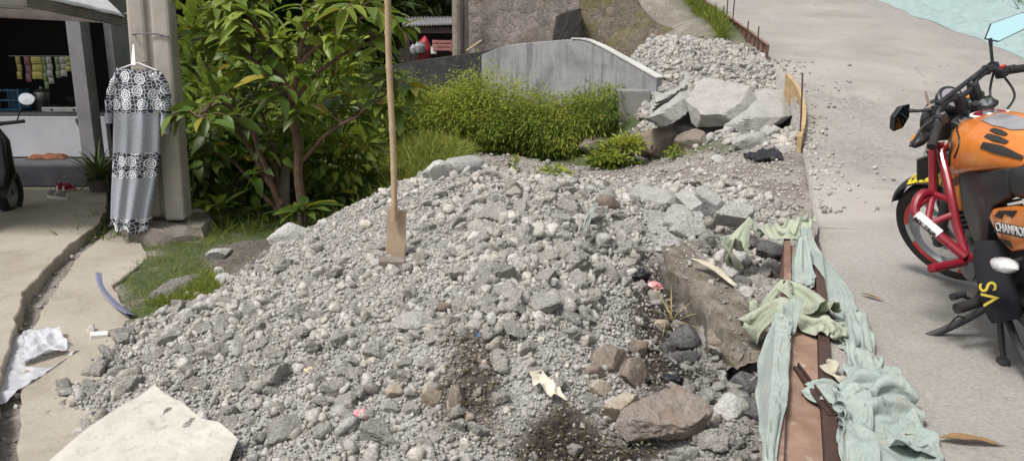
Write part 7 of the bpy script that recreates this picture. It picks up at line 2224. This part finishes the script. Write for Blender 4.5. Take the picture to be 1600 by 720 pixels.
# ------------------------------------------------------------------ litter
def sheet(name, pix, mat, label, cat, amp=.03, kf=6, nu=50, nv=50, lift=.02, seed=0, crease=.6, puff=0.0, thick=.002):
    """cloth laid on the ground: quad of photo corners on the ground sheet"""
    C = [hit(*q) if len(q) == 2 else atZ(*q) for q in pix]
    def f(u, v):
        p = C[0].lerp(C[1], u).lerp(C[3].lerp(C[2], u), v)
        base = max(gz(p.x, p.y), p.z) + lift
        q = Vector((p.x * kf, p.y * kf, seed))
        ed = min(u, 1 - u, v, 1 - v)
        r = 1 - 2 * abs(mnoise.noise(q)); r2 = 1 - 2 * abs(mnoise.noise(q * 2.3 + Vector((7, 1, 2))))
        h = amp * (mnoise.noise(q * .6) + crease * max(r, 0) + .4 * crease * max(r2, 0)) + puff * min(1, ed * 6)
        s = Vector(mnoise.noise_vector(q * .8)) * amp * .9
        return Vector((p.x + s.x, p.y + s.y, base + max(h, -lift * .8)))
    k = MB(); k.grid(f, nu, nv)
    o = k.build(name, mat, None, C[0], True, sharp=None)
    md = o.modifiers.new('t', 'SOLIDIFY'); md.thickness = thick
    return tag(o, label, cat)
m_sack = clothmat('woven sack cloth', (.68, .64, .575), (.56, .52, .46), (.40, .355, .30))
sheet('sack_cloth', [(244, 616), (376, 712), (330, 812), (62, 752)], m_sack, 'flat cream woven sack cloth lying on the gravel at the bottom edge', 'sack', .026, 4.5, 70, 70, lift=.052, seed=3, crease=.35)
m_plast, nt, b, oc = newmat('clear white plastic')
n1 = nz(nt, oc, 9, 5, .6)
nt.links.new(ramp(nt, n1, [(.3, (.55, .56, .60)), (.7, (.80, .80, .83))]), b.inputs['Base Color'])
b.inputs['Roughness'].default_value = .35; b.inputs['Alpha'].default_value = .66
nt.links.new(bump(nt, nz(nt, oc, 30, 5, .7, 1.0), .6, .01), b.inputs['Normal'])
sheet('plastic_bag', [(-80, 560), (76, 524), (126, 564), (-60, 700)], m_plast, 'crumpled translucent white plastic bag over the gutter at the left edge', 'plastic bag', .026, 6, 70, 60, .045, 5, .8)
sheet('plastic_bag', [(40, 540), (98, 536), (108, 570), (40, 590)], m_plast, 'upper fold of white plastic with reddish corners beside the gravel', 'plastic bag', .03, 9, 36, 30, .07, 6, .9)
m_pink = simple('red and white wrapper', (.78, .55, .55), (.62, .10, .14), 26, .4, 50, .008, .5)
def wad(name, px, py, size, mat, label, cat='litter', seed=0, flat=.6):
    p = hit(px, py)
    v, f = lump(4, 700 + seed, 12, .35, .6, .95)
    me = np_mesh(name, v * np.array([size, size * .9, size * flat]), f, mat, True)
    return tag(put(name, me, None, (p.x, p.y, p.z + size * flat * .6), (0, 0, seed)), label, cat)
wad('plastic_wad', 566, 652, .042, m_pink, 'round red and white plastic wad on the front of the heap', seed=1)
wad('plastic_wad', 1022, 452, .055, m_pink, 'red and white plastic wad at the upper edge of the dark hollow', seed=2, flat=.5)
wad('plastic_wad', 112, 542, .03, m_pink, 'small reddish plastic corner beside the white bag', seed=3, flat=.4)
m_yel = simple('yellow white wrapper', (.78, .70, .45), (.70, .50, .08), 40, .3, 60, .004, .5)
wad('wrapper', 484, 582, .03, m_yel, 'small yellow and white wrapper on the lower left heap', seed=4, flat=.35)
m_bluep = simple('bright blue plastic', (.03, .27, .62), (.02, .2, .5), 9, .1, 60, .002, .4)
wad('bottle_cap', 750, 528, .016, m_bluep, 'tiny bright blue plastic scrap in the middle of the heap', seed=5, flat=.5)
m_dk = simple('dark torn plastic', (.022, .022, .028), (.012, .012, .015), 20, .6, 40, .01, .4)
sheet('black_plastic', [(1162, 246), (1212, 240), (1222, 254), (1172, 256)], m_dk, 'torn black plastic lying on the dirt below the rods', 'litter', .035, 9, 36, 20, .02, 7, .9)
wad('black_plastic', 998, 438, .075, m_dk, 'black plastic shred stuck in the heap above the red wad', seed=8, flat=.6)
wad('black_plastic', 1050, 600, .05, m_dk, 'black plastic shred among the dark stones', seed=9, flat=.4)
m_tissue = simple('pale yellowed foam', (.70, .66, .54), (.50, .45, .34), 12, .5, 40, .008, .9)
sheet('torn_paper', [(830, 610), (872, 604), (888, 640), (838, 622)], m_tissue, 'torn pale yellow paper above the black mud', 'paper', .035, 14, 30, 26, .03, 9, .9)
m_wp = simple('white packaging', (.75, .74, .72), (.62, .6, .58), 14, .2, 40, .004, .7)
p = hit(156, 530); k = MB(); k.box(p + Vector((0, 0, .02)), (.10, .06, .035), euler(.1, .1, .5), bev=.005)
tag(k.build('white_box', m_wp, None, p, sub=2, jitter=.006), 'small crushed white packet between gravel edge and footpath', 'packet')
sheet('rag', [(178, 520), (205, 512), (212, 526), (186, 530)], m_mid, 'grey flat rag scrap right of the white packet', 'rag', .01, 12, 16, 12, .015, 10)
# curved purple strip
m_pur = simple('faded purple plastic', (.24, .25, .38), (.17, .17, .27), 9, .2, 40, .004, .55)
pts = hits([(158, 434), (162, 452), (172, 470), (188, 487), (206, 500)])
L = smoothline(pts, 40); k = MB()
def pf(u, v):
    i = int(round(v * 40)); T = (L[min(i + 1, 40)] - L[max(i - 1, 0)]).normalized(); s = T.cross(Vector((0, 0, 1))).normalized()
    return L[i] + s * (u - .5) * .07 + Vector((0, 0, .02 + .03 * (1 - abs(u - .5) * 2) * 0 + .035 * u))
k.grid(pf, 5, 41); o = k.build('plastic_strip', m_pur, None, L[20], True); md = o.modifiers.new('t', 'SOLIDIFY'); md.thickness = .006
tag(o, 'curved faded purple plastic strip at the edge of the grass', 'strip')
# dry leaves on the road
m_dry = leafmat('dry leaf', (.22, .12, .06), (.34, .20, .11), (.42, .28, .16), .8, .1, .2)
def dryleaf(px, py, L_, yaw, label, road=True):
    p = hitroad(px, py) if road else hit(px, py)
    tag(leaf_cloud('dry_leaf', [tuple(p + Vector((0, 0, .012)))], [(math.cos(yaw), math.sin(yaw), .05)], [L_], m_dry, None, tuple(p), leaf_tpl(8, .22, .5, .12, .01), np.array([[.5, 0, 0]]), .1, int(px)), label, 'dry leaf')
dryleaf(1465, 690, .21, -.12, 'long curled brown leaf on the road at the bottom right')
dryleaf(1345, 462, .12, -.9, 'curled brown leaf beside the cloth on the road')
dryleaf(1412, 684, .12, .1, 'small brown leaf tucked into the cloth heap')
dryleaf(352, 462, .10, .6, 'brown leaf on the grass at the heap edge', False)
# dry straw sprig near the hollow
p = hit(1050, 505); r = np.random.default_rng(5)
az = r.uniform(0, 2 * PI, 16); el = r.uniform(.2, 1.3, 16)
tag(leaf_cloud('dry_straw', np.tile(np.array(p), (16, 1)) + r.normal(0, .01, (16, 3)), np.stack([np.cos(az) * np.cos(el), np.sin(az) * np.cos(el), np.sin(el)], 1), r.uniform(.1, .24, 16), leafmat('straw', (.3, .24, .1), (.42, .34, .15), (.55, .46, .24), .8, .1, .1), None, tuple(p), leaf_tpl(5, .03, .3, .7), np.tile([[.5, 0, 0]], (16, 1)), .3, 5), 'tuft of dry straw sticking up in the dark hollow', 'straw')
# small drift of rubbish and a dead branch by the gully edge
p = hit(905, 240); k = MB()
for i in range(16):
    a = r.uniform(0, PI); l = r.uniform(.08, .3); c = p + Vector((r.normal(0, .22), r.normal(0, .08), r.uniform(.02, .16)))
    d = Vector((math.cos(a), math.sin(a), r.uniform(-.3, .3))) * l
    k.tube([c - d, c + d], r.uniform(.006, .018), 6)
tag(k.build('branch_pile', m_bark, None, p), 'small pile of dead sticks at the gully edge of the path', 'sticks')
p2 = hit(890, 244); k = MB(); k.tube([p2 + Vector((-.4, -.1, .03)), p2 + Vector((-.1, 0, .05)), p2 + Vector((.35, .02, .07))], [.02, .03, .02], 8)
tag(k.build('branch', m_bark, None, p2, True), 'single dark branch lying along the path below the bushes', 'branch')
p = hit(905, 228); wad('white_scrap', 903, 236, .06, m_wp, 'white plastic scrap in the pile of sticks', seed=11, flat=.5)
# loose bits on the road
r = np.random.default_rng(9)
xs = r.uniform(0, 1, 900); ysr = r.uniform(2.5, 17, 900)
xx = road_l(ysr) + (road_r(ysr) - road_l(ysr)) * np.where(r.uniform(size=900) < .5, xs, 1 - .3 * xs ** 2)
rr_ = np.where(ysr > 8, r.uniform(.004, .012, 900), r.uniform(.002, .005, 900))
keep = (ysr < 12) & ((ysr > 6) | (r.uniform(size=900) < .35))
_g = ground_z
ground_z = lambda x, y: road_z(y)
mass('road_grit', xx[keep], ysr[keep], rr_[keep], 1, 'loose grit and crumbs scattered over the concrete road')
ground_z = _g
# gutter debris
GUT = gpoly([(150, 352, -.04), (100, 395, -.04), (64, 440, -.04), (38, 480, -.04), (20, 560, -.05), (10, 640, -.05), (34, 640, -.05), (44, 530, -.05), (70, 480, -.04), (98, 436, -.04), (126, 396, -.04), (176, 352, -.04)])
x, y = scatter(1500, (GUT[:, 0].min(), GUT[:, 0].max(), GUT[:, 1].min(), GUT[:, 1].max())); kq = inpoly(x, y, GUT)
mass('gutter_grit', x[kq], y[kq], r.uniform(.006, .025, kq.sum()), 1, 'dirt and grit lying in the gutter between the pavements')

# leaf litter and dirt crumbs in the brown streak of the heap and on the mud
LP = []
for poly, n in ((MUD3, 260), (MUD, 420), (MUD2, 250)):
    x, y = scatter(n * 3, (poly[:, 0].min(), poly[:, 0].max(), poly[:, 1].min(), poly[:, 1].max()))
    kq = softmask(x, y, poly, .12) > rng.uniform(size=len(x))
    LP.append(np.stack([x[kq], y[kq], ground_z(x[kq], y[kq]) + rng.uniform(.01, .045, kq.sum())], 1))
LP = np.concatenate(LP)
m_lit = leafmat('leaf litter', (.05, .035, .025), (.13, .09, .06), (.36, .31, .25), .9, .05, .1)
r = np.random.default_rng(12)
n = len(LP); az = r.uniform(0, 2 * PI, n)
tag(leaf_cloud('leaf_litter', LP, np.stack([np.cos(az), np.sin(az), r.normal(0, .35, n)], 1), r.uniform(.008, .028, n), m_lit, None, (0, 0, 0), leaf_tpl(2, .4, .3, .2), np.stack([np.clip(r.normal(.4, .3, n), 0, 1), np.zeros(n), np.zeros(n)], 1), .9, 12), 'brown leaf litter and dirt mixed into the front of the heap', 'litter', None, 'stuff')

# debris that has rolled onto the left edge of the road
n = 420
yy = rng.uniform(5.4, 12.0, n); xx = road_l(yy) + rng.exponential(.16, n) + .01
_g = ground_z
ground_z = lambda x, y: road_z(y)
mass('edge_debris', xx, yy, rng.uniform(.006, .026, n), 2, 'broken concrete bits scattered along the left edge of the road')
ground_z = _g
